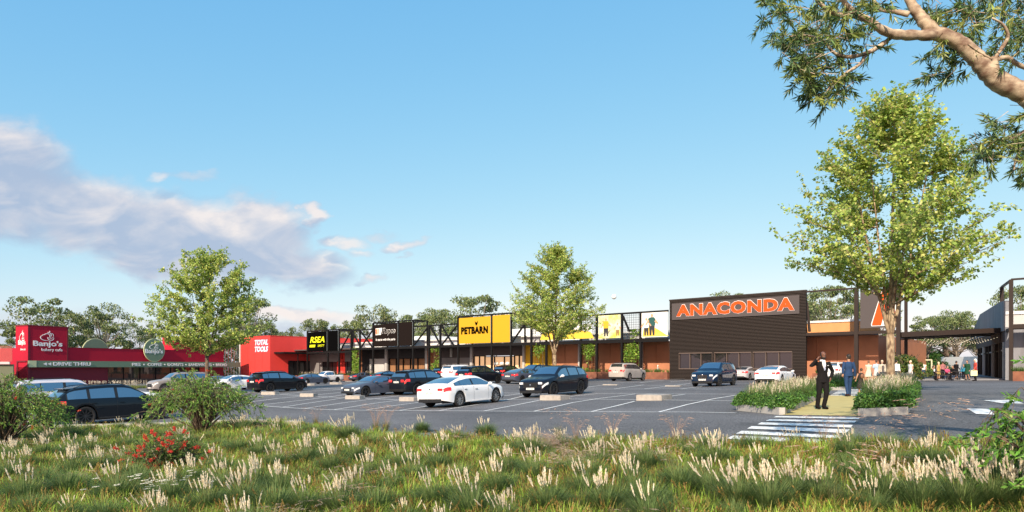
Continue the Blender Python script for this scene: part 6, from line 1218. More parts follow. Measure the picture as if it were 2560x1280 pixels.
    mb = MB(); mb.obox((-fx - .012, -.70 * W / 2, .27), (0, 1.4 * W / 2, 0), (.1, 0, 0), (0, 0, .16)); mb.build('rear_diffuser', trim, root)
    for sx, z in ((1, .45 if H < 1.6 else .44), (-1, .66 if H < 1.6 else .86)):
        mb = MB(); mb.obox((sx * fx + (.016 if sx > 0 else -.03), -.26, z), (0, .52, 0), (.016, 0, 0), (0, 0, .11)); p = mb.build('number_plate', platem, root)
        mb = MB()
        for k in range(6):
            if k == 3: continue
            mb.obox((sx * fx + (.034 if sx > 0 else -.034), -.19 + k * .066, z + .028), (0, .034, 0), (.002, 0, 0), (0, 0, .055))
        mb.build('plate_characters', pln, p)
    mb = MB(); mb.ball((-fx - .01, 0, float(belt(-fx)) - .1), (.012, .05, .05), 10, 5); mb.build('badge', chrome, root)
    for sgn in (1, -1):
        xm = m['wins'][-1][1] - .12; w = wf(xm); zb = float(belt(xm)); mb = MB(); mb.ball((xm, sgn * (w + .1), zb + .09), (.09, .12, .075), 10, 7); mb.bar((xm, sgn * (w - .08), zb + .02), (xm, sgn * (w + .05), zb + .06), .05, .04); mb.build('wing_mirror', paint_m, root, True)
        for x in (m['seams'][0] + .1, m['seams'][1] + .1) if len(m['seams']) > 2 else (m['seams'][0] + .12,):
            mb = MB(); mb.obox((x, sgn * (wf(x) * .992), float(belt(x)) - .16), (.19, 0, 0), (0, sgn * .022, 0), (0, 0, .028)); mb.build('door_handle', paint_m if key != 'lift' else chrome, root)
        for x in m['seams']: patch('door_gap', x - .006, x + .006, 6, 10, trim, (sgn,), .003)
        mb = MB(); mb.obox((m['ra'] + r + .1, sgn * W / 2 * .93, .2 if H < 1.6 else .26), (m['fa'] - m['ra'] - 2 * r - .2, 0, 0), (0, sgn * W / 2 * .055, 0), (0, 0, .07)); mb.build('side_skirt', trim if H > 1.6 else paint_m, root)
    if H > 1.6 and key != 'pickup':
        for sgn in (1, -1): mb = MB(); y = ring(-.6)[3][0] * .93 * sgn; mb.tube([(-1.75, y, float(top(-1.75)) - .02), (-1.5, y, float(top(-1.5)) + .03), (0, y, float(top(0)) + .03), (.3, y, float(top(.3)) - .02)], .016, 6); mb.build('roof_rail', trim, root)
    if key == 'pickup': mb = MB(); mb.obox((-2.56, -.74, 1.13), (1.62, 0, 0), (0, 1.48, 0), (0, 0, .05)); mb.build('tray_cover', trim, root)
    if H > 1.6 and key != 'pickup': mb = MB(); x = m['rw'][1]; mb.obox((x - .16, -.62, float(top(x)) - .005), (.3, 0, 0), (0, 1.24, 0), (-.02, 0, .03)); mb.build('spoiler', paint_m, root)
    rm = rimd if m['rim'] == 'd' else riml
    for xa in (m['fa'], m['ra']):
        for sgn in (1, -1):
            yo = W / 2 - .015; tw = .23; mb = MB(); n = 28; prof = [(yo - tw, r * .66), (yo - tw, r * .93), (yo - tw + .03, r), (yo - .03, r), (yo, r * .94), (yo - .01, r * .73), (yo - .03, r * .70)]
            v = [(xa + q * math.cos(2 * math.pi * k / n), sgn * y, r + q * math.sin(2 * math.pi * k / n)) for y, q in prof for k in range(n)]
            f = [(i * n + k, i * n + (k + 1) % n, (i + 1) * n + (k + 1) % n, (i + 1) * n + k) for i in range(len(prof) - 1) for k in range(n)]; f = [q if sgn < 0 else q[::-1] for q in f]
            mr = MB(); cy = yo - .05; ns = m['spokes']
            def cyl(mbx, rad, y0, y1): mbx.tube([(xa, sgn * y0, r), (xa, sgn * y1, r)], rad, 24)
            for k in range(ns):
                a = 2 * math.pi * k / ns + .2; p1 = (xa + .05 * math.cos(a), sgn * cy, r + .05 * math.sin(a)); p2 = (xa + r * .7 * math.cos(a), sgn * (cy + .02), r + r * .7 * math.sin(a)); mr.bar(p1, p2, .05 if ns < 8 else .032, .03, up=(0, 1, 0))
            cyl(mr, .06, cy - .03, cy + .02); v2 = [(xa + q * math.cos(2 * math.pi * k / n), sgn * y, r + q * math.sin(2 * math.pi * k / n)) for y, q in ((yo - .02, r * .74), (yo - .02, r * .66), (yo - .1, r * .65)) for k in range(n)]
            f2 = [(i * n + k, i * n + (k + 1) % n, (i + 1) * n + (k + 1) % n, (i + 1) * n + k) for i in range(2) for k in range(n)]; mr.add(v2, [q if sgn < 0 else q[::-1] for q in f2])
            wh = mr.build('wheel', rm, root); mb.add(v, f); mb.build('tyre', tyre_m, wh, True); md = MB(); md.tube([(xa, sgn * (yo - .18), r), (xa, sgn * (yo - .12), r)], r * .66, 20); md.build('brake_disc', trim, wh)
    return root
CL = {'tesla': ('white', (.86, .86, .86), 'white liftback saloon in the middle foreground of the car park'), 'q7': ('black', (.006, .008, .015), 'black off road car with white mirrors, nose towards the camera'), 'rr': ('silver', (.40, .365, .335), 'silver beige boxy off road car parked by the terracotta wall'),
 'x5': ('black', (.008, .01, .015), 'black off road car with red tail lights between the grey coupe and the white saloon'), 'merc': ('grey', (.065, .08, .115), 'blue grey coupe with a barred grille facing the camera'), 'bmwL': ('black', (.006, .007, .01), 'black off road car in front of the red tool shop'),
 'sedanB': ('grey', (.055, .07, .105), 'blue grey coupe half hidden by the black car in front of the red tool shop'), 'truck': ('white', (.72, .70, .70), 'white pickup truck before the sign with yellow letters'), 'merc2': ('grey', (.05, .06, .09), 'dark coupe right of the white pickup truck'), 'susv': ('black', (.01, .008, .008), 'small looking black car farthest back under the left end of the yellow sign'),
 'bigsuv': ('black', (.008, .01, .016), 'black off road car directly behind the roof of the white saloon'), 'bmw2': ('black', (.01, .008, .008), 'black car in the far row left of the dark grey fastback'), 'gcoupe': ('grey', (.06, .07, .10), 'dark grey fastback seen from behind, left of the black car with white mirrors'),
 'bmwF': ('black', (.006, .018, .045), 'dark blue black off road car facing the camera before the ribbed building'), 'silver': ('silver', (.45, .44, .46), 'silver saloon behind the dark blue off road car'), 'teslaR': ('white', (.86, .86, .86), 'white liftback with blue tinted rear window beside the planter'),
 'rrL': ('silver', (.24, .225, .225), 'grey silver boxy off road car in front of the crimson bakery'), 'whiteL': ('white', (.84, .84, .84), 'white saloon right of the grey silver boxy car'), 'wag': ('black', (.006, .009, .014), 'big black estate car at the lower left behind the bottlebrush'), 'van': ('silver', (.50, .50, .56), 'pale silver tall car behind the black estate at the far left')}
CARS += [('backs', 'coupe', 1, -9.6 * 1.75, 92, 2, g1(-16.8, 92)), ('midblack', 'wagon', -1, 2.5, 76, 2, g1(2.5, 76)), ('farsedan', 'coupe', 1, -36.5, 85, 2, g1(-36.5, 85)), ('whitesuv', 'box', 1, -5.6, 76, 2, -1.58), ('vanR', 'box', 1, 32.6, 68, 0, g1(32.6, 68)), ('lowwhite', 'lift', 1, -21.3, 36.5, 2, -2.45), ('farleft', 'lift', -1, -22, 27.3, 0, -2.62), ('sedR', 'coupe', -1, -27.3, 80, 2, g1(-27.3, 80))]
CL.update({'backs': ('black', (.008, .01, .016), 'black low car behind the blue grey coupe roof'), 'midblack': ('black', (.01, .014, .022), 'dark car behind the roof of the black car with white mirrors'), 'farsedan': ('grey', (.06, .08, .14), 'dark blue saloon glimpsed behind the white saloon by the bakery'), 'whitesuv': ('white', (.8, .8, .8), 'white off road car peeping over the black car behind the white saloon'),
 'vanR': ('white', (.82, .82, .82), 'white van like car seen between the two suited men'), 'lowwhite': ('white', (.84, .84, .84), 'white liftback whose roof shows over the black estate car'), 'farleft': ('white', (.8, .8, .8), 'white car behind the leftmost bottlebrush'), 'sedR': ('grey', (.06, .09, .16), 'dark blue grey saloon behind the black car in front of the red tool shop')})
protoc = {}
for key, model, sg, x, y, yaw, z in CARS:
    _, colr, lab = CL[key]; h = Vector(H0); h.rotate(Matrix.Rotation(R(yaw), 3, 'Z')); h *= sg
    if model not in protoc: c = make_car(model); protoc[model] = c
    else: c = copy_tree(protoc[model])
    def colour(o):
        if o.type == 'MESH': o.color = (*colr, 1)
        for q in o.children: colour(q)
    colour(c)
    if key == 'q7':
        for q in c.children:
            if q.name.startswith('wing_mirror'): q.color = (.8, .8, .8, 1)
    # stand the car on the slope of the ground
    hx, hy = h.x * 1.45, h.y * 1.45; lx, ly = -h.y * .8, h.x * .8; zf, zr_, zl, zq = g1(x + hx, y + hy), g1(x - hx, y - hy), g1(x + lx, y + ly), g1(x - lx, y - ly)
    fx_ = Vector((2 * hx, 2 * hy, zf - zr_)).normalized(); lf_ = Vector((2 * lx, 2 * ly, zl - zq)).normalized(); up_ = fx_.cross(lf_).normalized(); lf_ = up_.cross(fx_)
    c.rotation_euler = Matrix((fx_, lf_, up_)).transposed().to_euler(); c.location = (x, y, (zf + zr_ + zl + zq) / 4); tag(c, lab, 'car', 'cars parked in the bays')
# ================================================================ PEOPLE
def remesh_obj(mb, name, m, vox, parent, smooth=2):
    me = mb.mesh(name, m); o = bpy.data.objects.new('tmp', me); col.objects.link(o)
    r = o.modifiers.new('r', 'REMESH'); r.mode = 'VOXEL'; r.voxel_size = vox; r.use_smooth_shade = True
    if smooth: s = o.modifiers.new('s', 'SMOOTH'); s.factor = .5; s.iterations = smooth
    dg = bpy.context.evaluated_depsgraph_get(); dg.update(); m2 = bpy.data.meshes.new_from_object(o.evaluated_get(dg)); m2.name = name
    bpy.data.objects.remove(o); bpy.data.meshes.remove(me)
    if not m2.materials: m2.materials.append(m)
    return link(name, m2, parent)
V = Vector
STAND = dict(head=(0, -.01, 1.66), neck=(0, .01, 1.47), sL=(.185, .01, 1.43), eL=(.24, .03, 1.14), wL=(.25, -.06, .89), sR=(-.185, .01, 1.43), eR=(-.24, .03, 1.14), wR=(-.25, -.06, .89),
             hL=(.09, 0, .94), kL=(.1, -.02, .51), aL=(.1, .03, .09), hR=(-.09, 0, .94), kR=(-.1, -.02, .51), aR=(-.1, .03, .09), tL=(.11, -.15, .03), tR=(-.11, -.15, .03))
def cloth(name, c): return mat('cloth_' + name, c, .9, spec=.12, var=.12, vscale=14, bump=.25, bscale=60)
def skinm(name, c): return mat('skin_' + name, c, .5, spec=.35)
def hand(mb, w, d, pn, curl=.5, s=1.0, thumb=1):
    """palm, four bent fingers of unequal length and a thumb from the side of the palm"""
    w, d, pn = V(w), V(d).normalized(), V(pn).normalized(); x = d.cross(pn).normalized(); c = w + d * .05 * s
    mb.tube([w - d * .01, w + d * .03 * s, w + d * .085 * s], [(.024 * s, .024 * s), (.03 * s, .026 * s), (.034 * s, .024 * s)], 8)
    for i, (off, ln) in enumerate(((-.030, .062), (-.010, .075), (.011, .07), (.030, .055))):
        p0 = w + d * .08 * s + x * off * s; a = curl; d1 = (d * math.cos(a) + pn * math.sin(a)); d2 = (d * math.cos(a * 2) + pn * math.sin(a * 2)); p1 = p0 + d1 * ln * .5 * s; p2 = p1 + d2 * ln * .5 * s; mb.tube([p0 - d * .01, p1, p2], [.0092 * s, .0085 * s, .0065 * s], 6)
    p0 = w + d * .03 * s - x * .03 * s * thumb; p1 = p0 + (d * .7 - x * .6 * thumb + pn * .3).normalized() * .035 * s; p2 = p1 + (d * .8 + pn * .55).normalized() * .03 * s; mb.tube([p0, p1, p2], [.012 * s, .011 * s, .008 * s], 6)
def person(loc, yaw, H, pose, outfit, label, vox=.022, skin=('tan', (.42, .23, .15)), hair=('dark', (.02, .014, .01)), hairstyle='short', extra=None, face=False, group=None):
    k = H / 1.8; J = {a: V(b) for a, b in STAND.items()}; J.update({a: V(b) for a, b in (pose or {}).items()}); r = empty('person', loc, yaw, label, 'person', group); r.scale = (k, k, k)
    pel = (J['hL'] + J['hR']) / 2; ch = (J['sL'] + J['sR']) / 2 - V((0, 0, .12)); sk = skinm(*skin); h = J['head']; mb = MB()
    mb.ball(h, (.077, .098, .115), 14, 10); mb.ball(h + V((0, -.03, -.055)), (.058, .07, .07), 10, 7); mb.ball(h + V((0, -.1, -.005)), (.013, .018, .025), 6, 5)
    if face: mb.ball(h + V((0, -.088, -.055)), (.026, .014, .009), 8, 5); mb.bar(h + V((-.045, -.083, .03)), h + V((.045, -.083, .03)), .018, .014)
    for s in (-1, 1): mb.ball(h + V((s * .08, .005, -.01)), (.012, .022, .032), 6, 5)
    mb.tube([J['neck'] + V((0, .015, -.08)), J['neck'] + V((0, .01, .02)), h + V((0, .02, -.06))], [.066, .056, .055], 10)
    mb.loft([(pel - V((0, 0, .04)), .13, .09, 0), (pel + V((0, 0, .08)), .12, .085, 0), ((pel + ch) / 2 + V((0, 0, .02)), .115, .08, 0), (ch, .15, .09, 0), (ch + V((0, 0, .1)), .14, .07, 0), (ch + V((0, 0, .15)), .07, .05, 0)])
    for s in 'LR':
        mb.tube([J['s' + s], J['e' + s].lerp(J['s' + s], .5), J['e' + s], J['w' + s].lerp(J['e' + s], .6), J['w' + s]], [.05, .043, .036, .034, .025], 8)
        mb.tube([J['h' + s] + V((0, 0, .03)), J['k' + s].lerp(J['h' + s], .5), J['k' + s], J['a' + s].lerp(J['k' + s], .65), J['a' + s]], [.085, .07, .05, .05, .034], 8)
        mb.tube([J['a' + s] + V((0, .03, -.03)), J['a' + s].lerp(J['t' + s], .5) + V((0, 0, -.01)), J['t' + s] + V((0, 0, .01))], [.035, .036, .026], 6)
        d = (J['w' + s] - J['e' + s]).normalized(); hd = outfit.get('hand' + s, (d, (0, -1, 0) if abs(d.y) < .7 else (0, 0, -1), .45, 1 if s == 'L' else -1)); hand(mb, J['w' + s], *hd[:3], 1.0, hd[3])
    remesh_obj(mb, 'body', sk, min(vox, .02) if face is False else .0095, r, 1)
    # clothes
    t = outfit.get('top')
    if t:
        cn, cc, hem = t[0], t[1], t[2]; bulk = t[3] if len(t) > 3 else 1.0; mb = MB(); dz = pel.z - .94; ax = lambda f: pel.lerp(ch + V((0, 0, .12)), f)
        rg = []
        for f, rx, ry in ((hem, .185 * bulk if hem < -.05 else .165, .125 * bulk if hem < -.05 else .11), (0.02, .178, .125), (.38, .155, .112), (.68, .19, .128), (.9, .185, .115), (1.02, .15, .09), (1.1, .075, .065)): c = ax(f) if f >= 0 else pel + V((0, 0, f * .55)); rg.append((c, rx, ry, 0))
        mb.loft(rg)
        sl = outfit.get('sleeve', 1.0)
        for s in 'LR':
            S_, E_, W_ = J['s' + s], J['e' + s], J['w' + s]; b = .062 * (.6 + .4 * bulk)
            if sl >= 1: mb.tube([S_ - V((0, 0, .02)) + (ch - S_) * .25, S_ + V((0, 0, .0)), S_.lerp(E_, .5), E_, E_.lerp(W_, .5), E_.lerp(W_, .93)], [b * 1.1, b * 1.12, b * 1.02, b * .88, b * .8, b * .72], 10)
            elif sl > 0: mb.tube([S_ + (ch - S_) * .25, S_, S_.lerp(E_, sl)], [b, b * 1.05, b * .98], 10)
        remesh_obj(mb, outfit.get('topname', 'jacket'), cloth(cn, cc), min(vox, .02) if not face else .011, r, 3 if not face else 2)
    b = outfit.get('bottom')
    if b:
        nm, cn, cc, ln = b; mb = MB()
        if nm == 'skirt':
            w0 = outfit.get('flare', .24); z0 = ln; mb.loft([((pel.x, pel.y, z0), w0, w0 * .72, 0), ((pel.x, pel.y, (z0 + pel.z) / 2), (w0 + .16) / 2 + .02, .15, 0), ((pel.x, pel.y, pel.z + .03), .178, .13, 0), ((pel.x, pel.y, pel.z + .14), .142, .105, 0)])
            for q in range(14): a = q / 14 * 6.283; mb.bar((pel.x + w0 * math.cos(a), pel.y + w0 * .72 * math.sin(a), z0), (pel.x + .15 * math.cos(a), pel.y + .11 * math.sin(a), pel.z), .022)
        else:
            mb.ball(pel + V((0, 0, .0)), (.165, .125, .13), 12, 8)
            for s in 'LR':
                A_, K_, N_ = J['h' + s], J['k' + s], J['a' + s]; rr = outfit.get('legw', 1.0)
                if ln >= 1: mb.tube([A_ + V((0, 0, .04)), A_.lerp(K_, .5), K_, K_.lerp(N_, .5), N_ + V((0, 0, .02)), N_ + V((0, -.01, -.02))], [.1 * rr, .088 * rr, .07 * rr, .063 * rr, .06 * rr, .066 * rr], 10)
                else: mb.tube([A_ + V((0, 0, .04)), A_.lerp(K_, .5), A_.lerp(K_, ln)], [.1, .095, .09], 10)
        remesh_obj(mb, nm, cloth(cn, cc), min(vox, .02) if not face else .011, r, 2)
    sh = outfit.get('shoes', ('black_shoe', (.012, .01, .01)))
    if sh:
        for s in 'LR': mb = MB(); a, tt = J['a' + s], J['t' + s]; mb.tube([a + V((0, .05, -.045)), a + V((0, .0, -.03)), a.lerp(tt, .55) + V((0, 0, -.005)), tt + V((0, -.02, .012)), tt + V((0, -.05, .01))], [.036, .045, .042, .036, .02], 8); mb.build('shoe', cloth(*sh), r, True)
    if hairstyle != 'bald':
        hm = mat('hair_' + hair[0], hair[1], .6, var=.2, vscale=40); mb = MB(); mb.ball(h + V((0, .022, .03)), (.086, .098, .105), 14, 9)
        if hairstyle in ('long', 'bob'):
            L_ = .34 if hairstyle == 'long' else .16; mb.tube([h + V((0, .05, .03)), h + V((0, .065, -.08)), h + V((0, .06, -L_))], [(.085, .075), (.09, .06), (.06, .03)], 10)
        if hairstyle == 'bun': mb.ball(h + V((0, .08, .09)), .045, 8, 6)
        if hairstyle == 'short': mb.ball(h + V((0, .05, -.03)), (.078, .06, .07), 10, 6)
        remesh_obj(mb, 'hair', hm, .014 if H > 1 else .016, r, 1)
    if extra: extra(r, J)
    return r
def feet(u, v, d=None): 
    if d is None: p = at(u, v)
    else: x = (u - U0) / F * d; p = V((x, d, g1(x, d)))
    return p + V((0, 0, .014))
bs, wsht = ('black_suit', (.012, .011, .012)), ('white_shirt', (.8, .8, .82))
# the man on the phone
def man_extra(r, J):
    mb = MB(); y = -.128
    mb.add([(-.045, y + .03, 1.53), (.05, y + .03, 1.53), (.055, y - .004, 1.38), (.012, y - .018, 1.2), (-.045, y - .004, 1.38), (-.045, y + .06, 1.53), (.05, y + .06, 1.53), (.055, y + .03, 1.38), (.012, y + .03, 1.2), (-.045, y + .03, 1.38)],
           [(0, 4, 3, 2, 1), (5, 6, 7, 8, 9), (0, 1, 6, 5), (1, 2, 7, 6), (2, 3, 8, 7), (3, 4, 9, 8), (4, 0, 5, 9)]); mb.build('shirt', cloth(*wsht), r)
    mb = MB(); mb.tube([(0, .0, 1.50), (0, -.005, 1.55)], [(.075, .07), (.068, .062)], 14); mb.build('collar', cloth(*wsht), r)
    mb = MB(); mb.add([(-.012, y - .006, 1.505), (.016, y - .006, 1.505), (.03, y - .03, 1.26), (.01, y - .033, 1.2), (-.014, y - .03, 1.27), (-.012, y + .01, 1.505), (.016, y + .01, 1.505), (.03, y, 1.26), (.01, y, 1.2), (-.014, y, 1.27)], [(0, 4, 3, 2, 1), (0, 1, 6, 5), (1, 2, 7, 6), (2, 3, 8, 7), (3, 4, 9, 8), (4, 0, 5, 9)]); mb.build('tie', cloth('pale_tie', (.42, .46, .6)), r)
    h = J['head']; mb = MB(); mb.ball(h + V((-.002, -.05, -.085)), (.06, .055, .05), 12, 8); mb.tube([h + V((-.073, -.01, -.03)), h + V((-.05, -.05, -.085)), h + V((0, -.09, -.1)), h + V((.05, -.05, -.085)), h + V((.073, -.01, -.03))], [.01, .02, .022, .02, .01], 8); remesh_obj(mb, 'beard', mat('hair_black', (.012, .009, .008), .7), .011, r, 1)
    mb = MB(); mb.obox((-.098, -.13, 1.63), (.012, -.02, .0), (.03, .07, -.01), (-.02, .01, .13)); mb.build('phone', trim, r)
    for s in (-1, 1):
        mb = MB(); mb.ball(h + V((s * .03 - .004, -.092, .015)), (.012, .008, .006), 6, 5); mb.build('eye', mat('eye', (.03, .02, .015), .3), r)
    for s, a in (((.04, -.12, 1.38), (.085, -.13, 1.44)),): mb = MB(); mb.bar((.1, -.135, 1.36), (.145, -.125, 1.37), .012, .012); mb.build('pocket_square', cloth(*wsht), r)
person(feet(2055, 1024), R(4), 1.83, dict(head=(.015, -.03, 1.685), neck=(.02, 0, 1.50), sR=(-.19, 0, 1.45), eR=(-.385, -.05, 1.35), wR=(-.215, -.12, 1.56), sL=(.215, .02, 1.44), eL=(.375, .05, 1.18), wL=(.265, -.02, .955), hL=(.105, 0, .93), hR=(-.075, 0, .93), kL=(.10, -.09, .50), aL=(.05, -.02, .09), tL=(.065, -.19, .03), kR=(-.10, -.01, .5), aR=(-.115, .06, .09), tR=(-.13, -.1, .03)),
  dict(top=('black_suit', bs[1], -.18, 1.12), bottom=('trousers', 'black_suit', bs[1], 1), handR=((.55, -.1, .8), (.8, -.1, -.4), .5, -1), handL=((-.25, -.1, -.95), (-1, 0, 0), .7, 1), legw=1.08), 'bald bearded man in a black suit holding a phone to his ear', .014, ('brown', (.16, .075, .05)), hairstyle='bald', extra=man_extra, face=True)
navy = ('navy_suit', (.025, .055, .13))
person(feet(2121, 991, 29.5), R(184), 1.84, dict(wL=(.27, .06, .95), eL=(.27, .06, 1.17), wR=(-.30, -.05, .84), eR=(-.27, .03, 1.12), kR=(-.1, -.06, .5), aR=(-.12, -.12, .09), tR=(-.13, -.3, .04), kL=(.1, .02, .5), aL=(.1, .12, .12), tL=(.1, -.02, .03), head=(0, -.0, 1.67)), dict(top=('navy_suit', navy[1], -.16, 1.08), bottom=('trousers', 'navy_suit', navy[1], 1), shoes=('brown_shoe', (.06, .025, .015))), 'man in a navy blue suit walking away hand in hand with the little girl', .014, ('tan', (.42, .23, .15)), face=True)
person(feet(2152.5, 992, 29.0), R(182), 1.24, dict(wR=(-.22, -.03, .9), wL=(.3, -.02, 1.05), eL=(.27, .0, 1.2), head=(0, 0, 1.64), aL=(.1, .03, .09), kL=(.1, -.02, .5), hL=(.1, 0, .9), hR=(-.1, 0, .9)), dict(top=('dark_dress', (.035, .03, .028), 0, 1), sleeve=0, topname='bodice', bottom=('skirt', 'dark_dress', (.035, .03, .028), .52), flare=.28), 'little girl in a dark sleeveless dress with a brown backpack', .014, ('tan', (.42, .23, .15)), ('brown', (.07, .035, .02)), 'bun',
  extra=lambda r, J: (lambda mb: (mb.ball((0, .15, 1.27), (.12, .08, .16), 10, 8), remesh_obj(mb, 'backpack', mat('brown_leather', (.19, .085, .045), .6), .02, r, 1)))(MB()), face=False)
G3 = None; beige = ('beige', (.5, .44, .36))
person(feet(2171.5, 955, 51), R(170), 1.70, dict(wL=(.3, -.02, .95)), dict(top=('cream_dress', (.62, .58, .44), 0, 1), sleeve=.3, topname='bodice', bottom=('skirt', 'cream_dress', (.62, .58, .44), .5), flare=.3, shoes=('tan_shoe', (.35, .2, .12))), 'woman in a cream dress seen from behind, leftmost of the standing group', .02, ('fair', (.55, .34, .24)), ('ginger', (.2, .1, .05)), 'bun')
person(feet(2191, 957, 50), R(165), 1.74, dict(eR=(-.28, .0, 1.17), wR=(-.3, -.03, .98)), dict(top=('sky_blouse', (.4, .52, .64), -.05, 1.05), sleeve=.9, topname='blouse', bottom=('skirt', 'white_shorts', (.6, .59, .56), .56), flare=.2, shoes=('white_shoe', (.7, .7, .68))), 'person in a pale blue blouse and white skirt in the middle of the standing group', .02, ('fair', (.55, .34, .24)), ('brown', (.07, .035, .02)), 'short')
person(feet(2205.5, 960, 49), R(-8), 1.70, dict(aL=(.1, -.08, .09), tL=(.1, -.24, .03)), dict(top=('beige', beige[1], -.1, 1.25), bottom=('trousers', 'grey_trouser', (.08, .08, .085), 1)), 'blonde woman in a beige cardigan and grey trousers, rightmost of the standing group', .02, ('fair', (.55, .34, .24)), ('blonde', (.72, .6, .4)), 'bob',
  extra=lambda r, J: (lambda mb: (mb.obox((-.07, -.165, .85), (.14, 0, 0), (0, .03, 0), (0, 0, .52)), mb.build('top', cloth('grey_top', (.1, .09, .09)), r)))(MB()))
person(feet(2241, 955, 52), R(120), 1.76, dict(aL=(.1, -.18, .09), tL=(.1, -.32, .03), aR=(-.1, .18, .12), tR=(-.1, .04, .03)), dict(top=('white_shirt', wsht[1], -.06, 1.1), topname='shirt', bottom=('trousers', 'dark_trouser', (.025, .03, .045), 1)), 'man in a white shirt and dark trousers just right of the tall tree trunk', .02, ('fair', (.55, .34, .24)))
person(feet(2276, 952, 52), R(-80), 1.70, dict(kL=(.1, .1, .52), aL=(.1, .42, .2), tL=(.1, .42, .06), aR=(-.1, -.12, .09), tR=(-.1, -.26, .03), wL=(.25, -.1, .9), wR=(-.25, .12, .92)), dict(top=('white_dress', (.6, .59, .58), 0, 1.08), sleeve=.35, topname='bodice', bottom=('skirt', 'white_dress', (.6, .59, .58), .66), flare=.22, shoes=('tan_shoe', (.35, .2, .12))), 'woman in a white dress striding left in front of the dark bush', .02, ('fair', (.55, .34, .24)), ('blonde', (.55, .38, .2)), 'bun')
person(onw(2309, 66, .11), R(150), 1.7, None, dict(top=('white_tee', (.75, .75, .68), -.03, 1), sleeve=.4, topname='shirt', bottom=('trousers', 'denim', (.06, .09, .15), 1)), 'person in a white t-shirt standing by the swing frame', .025, ('fair', (.55, .34, .24)), ('ginger', (.2, .1, .05)))
SIT = dict(head=(0, -.06, 1.22), neck=(0, -.02, 1.04), sL=(.185, 0, 1.0), eL=(.22, -.12, .76), wL=(.16, -.33, .72), sR=(-.185, 0, 1.0), eR=(-.22, -.12, .76), wR=(-.16, -.33, .72), hL=(.09, .05, .52), hR=(-.09, .05, .52), kL=(.1, -.38, .52), kR=(-.1, -.38, .52), aL=(.1, -.38, .09), aR=(-.1, -.38, .09), tL=(.1, -.54, .03), tR=(-.1, -.54, .03))
blk2 = ('dark_coat', (.014, .013, .016))
person(onw(2327, 58), R(70), 1.75, dict(SIT, head=(0, -.2, 1.15), neck=(0, -.14, 1.0)), dict(top=('dark_coat', blk2[1], -.05, 1.2), bottom=('trousers', 'dark_coat', blk2[1], 1)), 'person in dark clothes leaning forward on the left bench', .025, hair=('dark', (.02, .014, .01)))
person(onw(2334, 62), R(-10), 1.75, SIT, dict(top=('charcoal_jacket', (.05, .045, .05), -.05, 1.1), bottom=('trousers', 'dark_coat', blk2[1], 1)), 'seated man with an open dark jacket and white shirt facing the camera', .025, ('fair', (.55, .34, .24)), ('ginger', (.2, .1, .05)), extra=lambda r, J: (lambda mb: (mb.obox((-.05, -.15, .68), (.1, 0, 0), (0, .03, 0), (0, 0, .34)), mb.build('shirt', cloth(*wsht), r)))(MB()))
person(onw(2346, 64), R(200), 1.66, dict(aL=(.1, -.1, .09)), dict(top=('mustard_dress', (.42, .3, .1), 0, 1), sleeve=.2, topname='bodice', bottom=('skirt', 'mustard_dress', (.42, .3, .1), .55), flare=.2), 'woman in a mustard dress standing between the benches', .025, ('fair', (.55, .34, .24)), ('blonde', (.55, .38, .2)), 'long')
person(onw(2357, 66), R(190), 1.72, None, dict(top=('dusty_pink', (.38, .16, .17), -.05, 1.1), bottom=('trousers', 'dark_coat', blk2[1], 1)), 'person in a dusty pink striped top standing behind the table', .025)
person(onw(2367, 61), R(15), 1.68, SIT, dict(top=('bright_pink', (.7, .09, .2), -.03, 1.1), bottom=('trousers', 'dark_coat', blk2[1], 1)), 'seated person in a bright pink top facing the camera', .025)
person(onw(2383, 61), R(-75), 1.72, SIT, dict(top=('dark_coat', blk2[1], -.05, 1.15), bottom=('trousers', 'dark_coat', blk2[1], 1)), 'person in black seated at the right end of the table', .025)
person(onw(2391, 62), R(100), 1.72, dict(wL=(.3, .12, .86), wR=(-.25, -.2, .95)), dict(top=('dark_coat', blk2[1], -.1, 1.1), bottom=('skirt', 'dark_coat', blk2[1], .5), flare=.22), 'woman in a long black coat walking with a black handbag before the white wall', .025, extra=lambda r, J: (lambda mb: (mb.box((.32, .2, .68), (.12, .3, .24)), mb.tube([(.32, .1, .78), (.32, .2, .9), (.32, .3, .78)], .012, 5), mb.build('handbag', trim, r)))(MB()))
person(onw(2409, 60), R(-60), 1.4, dict(aL=(.1, -.1, .09)), dict(top=('teal_jacket', (.04, .22, .33), -.05, 1.1), bottom=('trousers', 'dark_coat', blk2[1], 1), shoes=('white_shoe', (.7, .7, .68))), 'child in a teal blue jacket beside the woman in a green dress', .025)
person(onw(2418, 58), R(-70), 1.72, dict(aL=(.1, .18, .1), tL=(.1, .04, .03), wR=(-.2, -.25, 1.1)), dict(top=('green_dress', (.02, .07, .035), 0, 1.15), topname='bodice', bottom=('skirt', 'green_dress', (.02, .07, .035), .55), flare=.23), 'woman in a dark green dress bending to the child in teal', .025, hairstyle='bun')
person(onw(2438, 51, .1), R(-110), 1.68, dict(eL=(.2, .02, 1.16), wL=(.22, -.14, .95)), dict(top=('red_jacket', (.52, .08, .06), -.08, 1.2), bottom=('trousers', 'dark_coat', blk2[1], 1)), 'white haired woman in a red jacket carrying a pale yellow tote bag', .02, ('fair', (.55, .34, .24)), ('white', (.85, .82, .76)), 'bob',
  extra=lambda r, J: (lambda mb: (mb.obox((.12, -.36, .42), (.1, 0, 0), (0, .46, 0), (0, 0, .42)), mb.tube([(.2, -.26, .84), (.22, -.16, .96), (.2, -.04, .84)], .01, 5), mb.build('tote_bag', cloth('pale_yellow', (.75, .72, .42)), r)))(MB()))
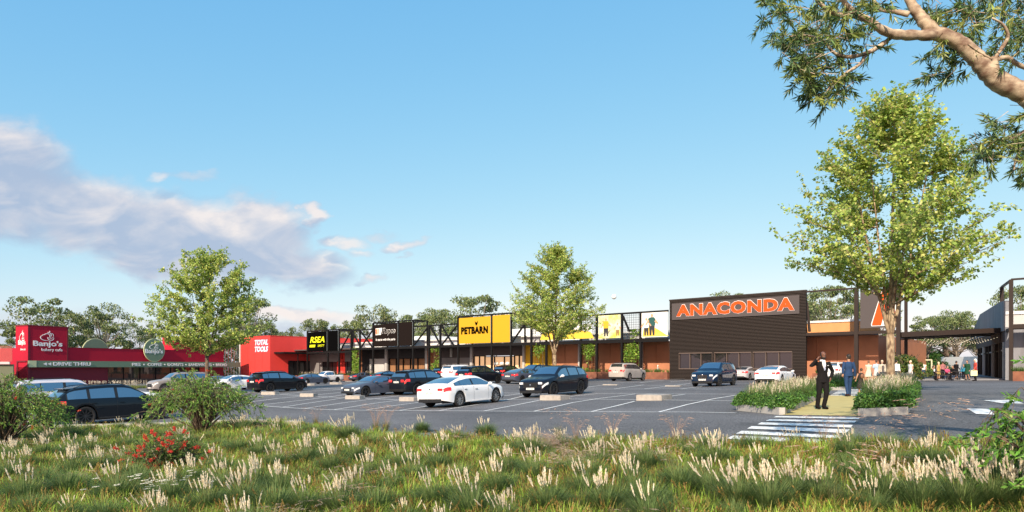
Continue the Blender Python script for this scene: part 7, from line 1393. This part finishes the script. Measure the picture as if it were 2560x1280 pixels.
person(feet(1645, 0, 83), R(60), 1.72, None, dict(top=('pale_coat', (.5, .46, .42), -.1, 1.15), bottom=('trousers', 'grey_trouser', (.08, .08, .085), 1)), 'white haired person in a pale coat behind the planter left of the ribbed building', .03, ('fair', (.55, .34, .24)), ('white', (.85, .82, .76)), 'bob')
person(feet(1583, 0, 86), R(90), 1.65, None, dict(top=('lilac', (.35, .35, .6), -.05, 1.2), bottom=('trousers', 'grey_trouser', (.08, .08, .085), 1)), 'person in a lilac top partly hidden by a frame post and the silver boxy car', .03)
person(feet(1028, 0, 108), R(20), 1.7, None, dict(top=('scarlet_shirt', (.6, .04, .05), -.05, 1.1), bottom=('trousers', 'grey_trouser', (.08, .08, .085), 1)), 'small distant person in a scarlet shirt before the timber shopfront', .03)
person(feet(1297, 0, 95), R(-40), 1.7, None, dict(top=('cream_top', (.6, .5, .36), -.05, 1.1), bottom=('trousers', 'dark_coat', blk2[1], 1)), 'small distant dark haired person by the lit shop windows', .03, hairstyle='long')
for i, (u, lb_) in enumerate(((1241, 'left of the three white globe lamps in front of the lit shopfront'), (1255, 'middle of the three white globe lamps in front of the lit shopfront'), (1269, 'right of the three white globe lamps in front of the lit shopfront'))):
    t = tu(u, -1.5); c = FP(t, -1.5, 0); c.z = g1(c.x, c.y); r = empty('globe_lamp', c, 0, lb_, 'lamp', 'white globes in front of the shop'); mb = MB(); mb.ball((0, 0, 2.0), (.34, .34, .27), 14, 9); mb.build('globe', mat('globe_white', (.85, .82, .75), .5), r, True); mb = MB(); mb.tube([(0, 0, 0), (0, 0, 1.8)], .035, 6); mb.build('post', lgrey, r)
# daytime moon low over the shops: a real sphere far away, lit by the sun
mb = MB(); p = pd(1535, 742, 3200); mb.ball((0, 0, 0), 11.5, 24, 16); mo = mb.build('moon', mat('moon_dust', (.8, .8, .8), .9), None, True); mo.location = p; tag(mo, 'pale daytime moon low in the sky right of the middle street tree', 'moon')
# things whose plain names could be read as ground cover are countable plants
for o in bpy.data.objects:
    if o.parent is None and 'category' in o and 'kind' not in o: o['kind'] = 'thing'
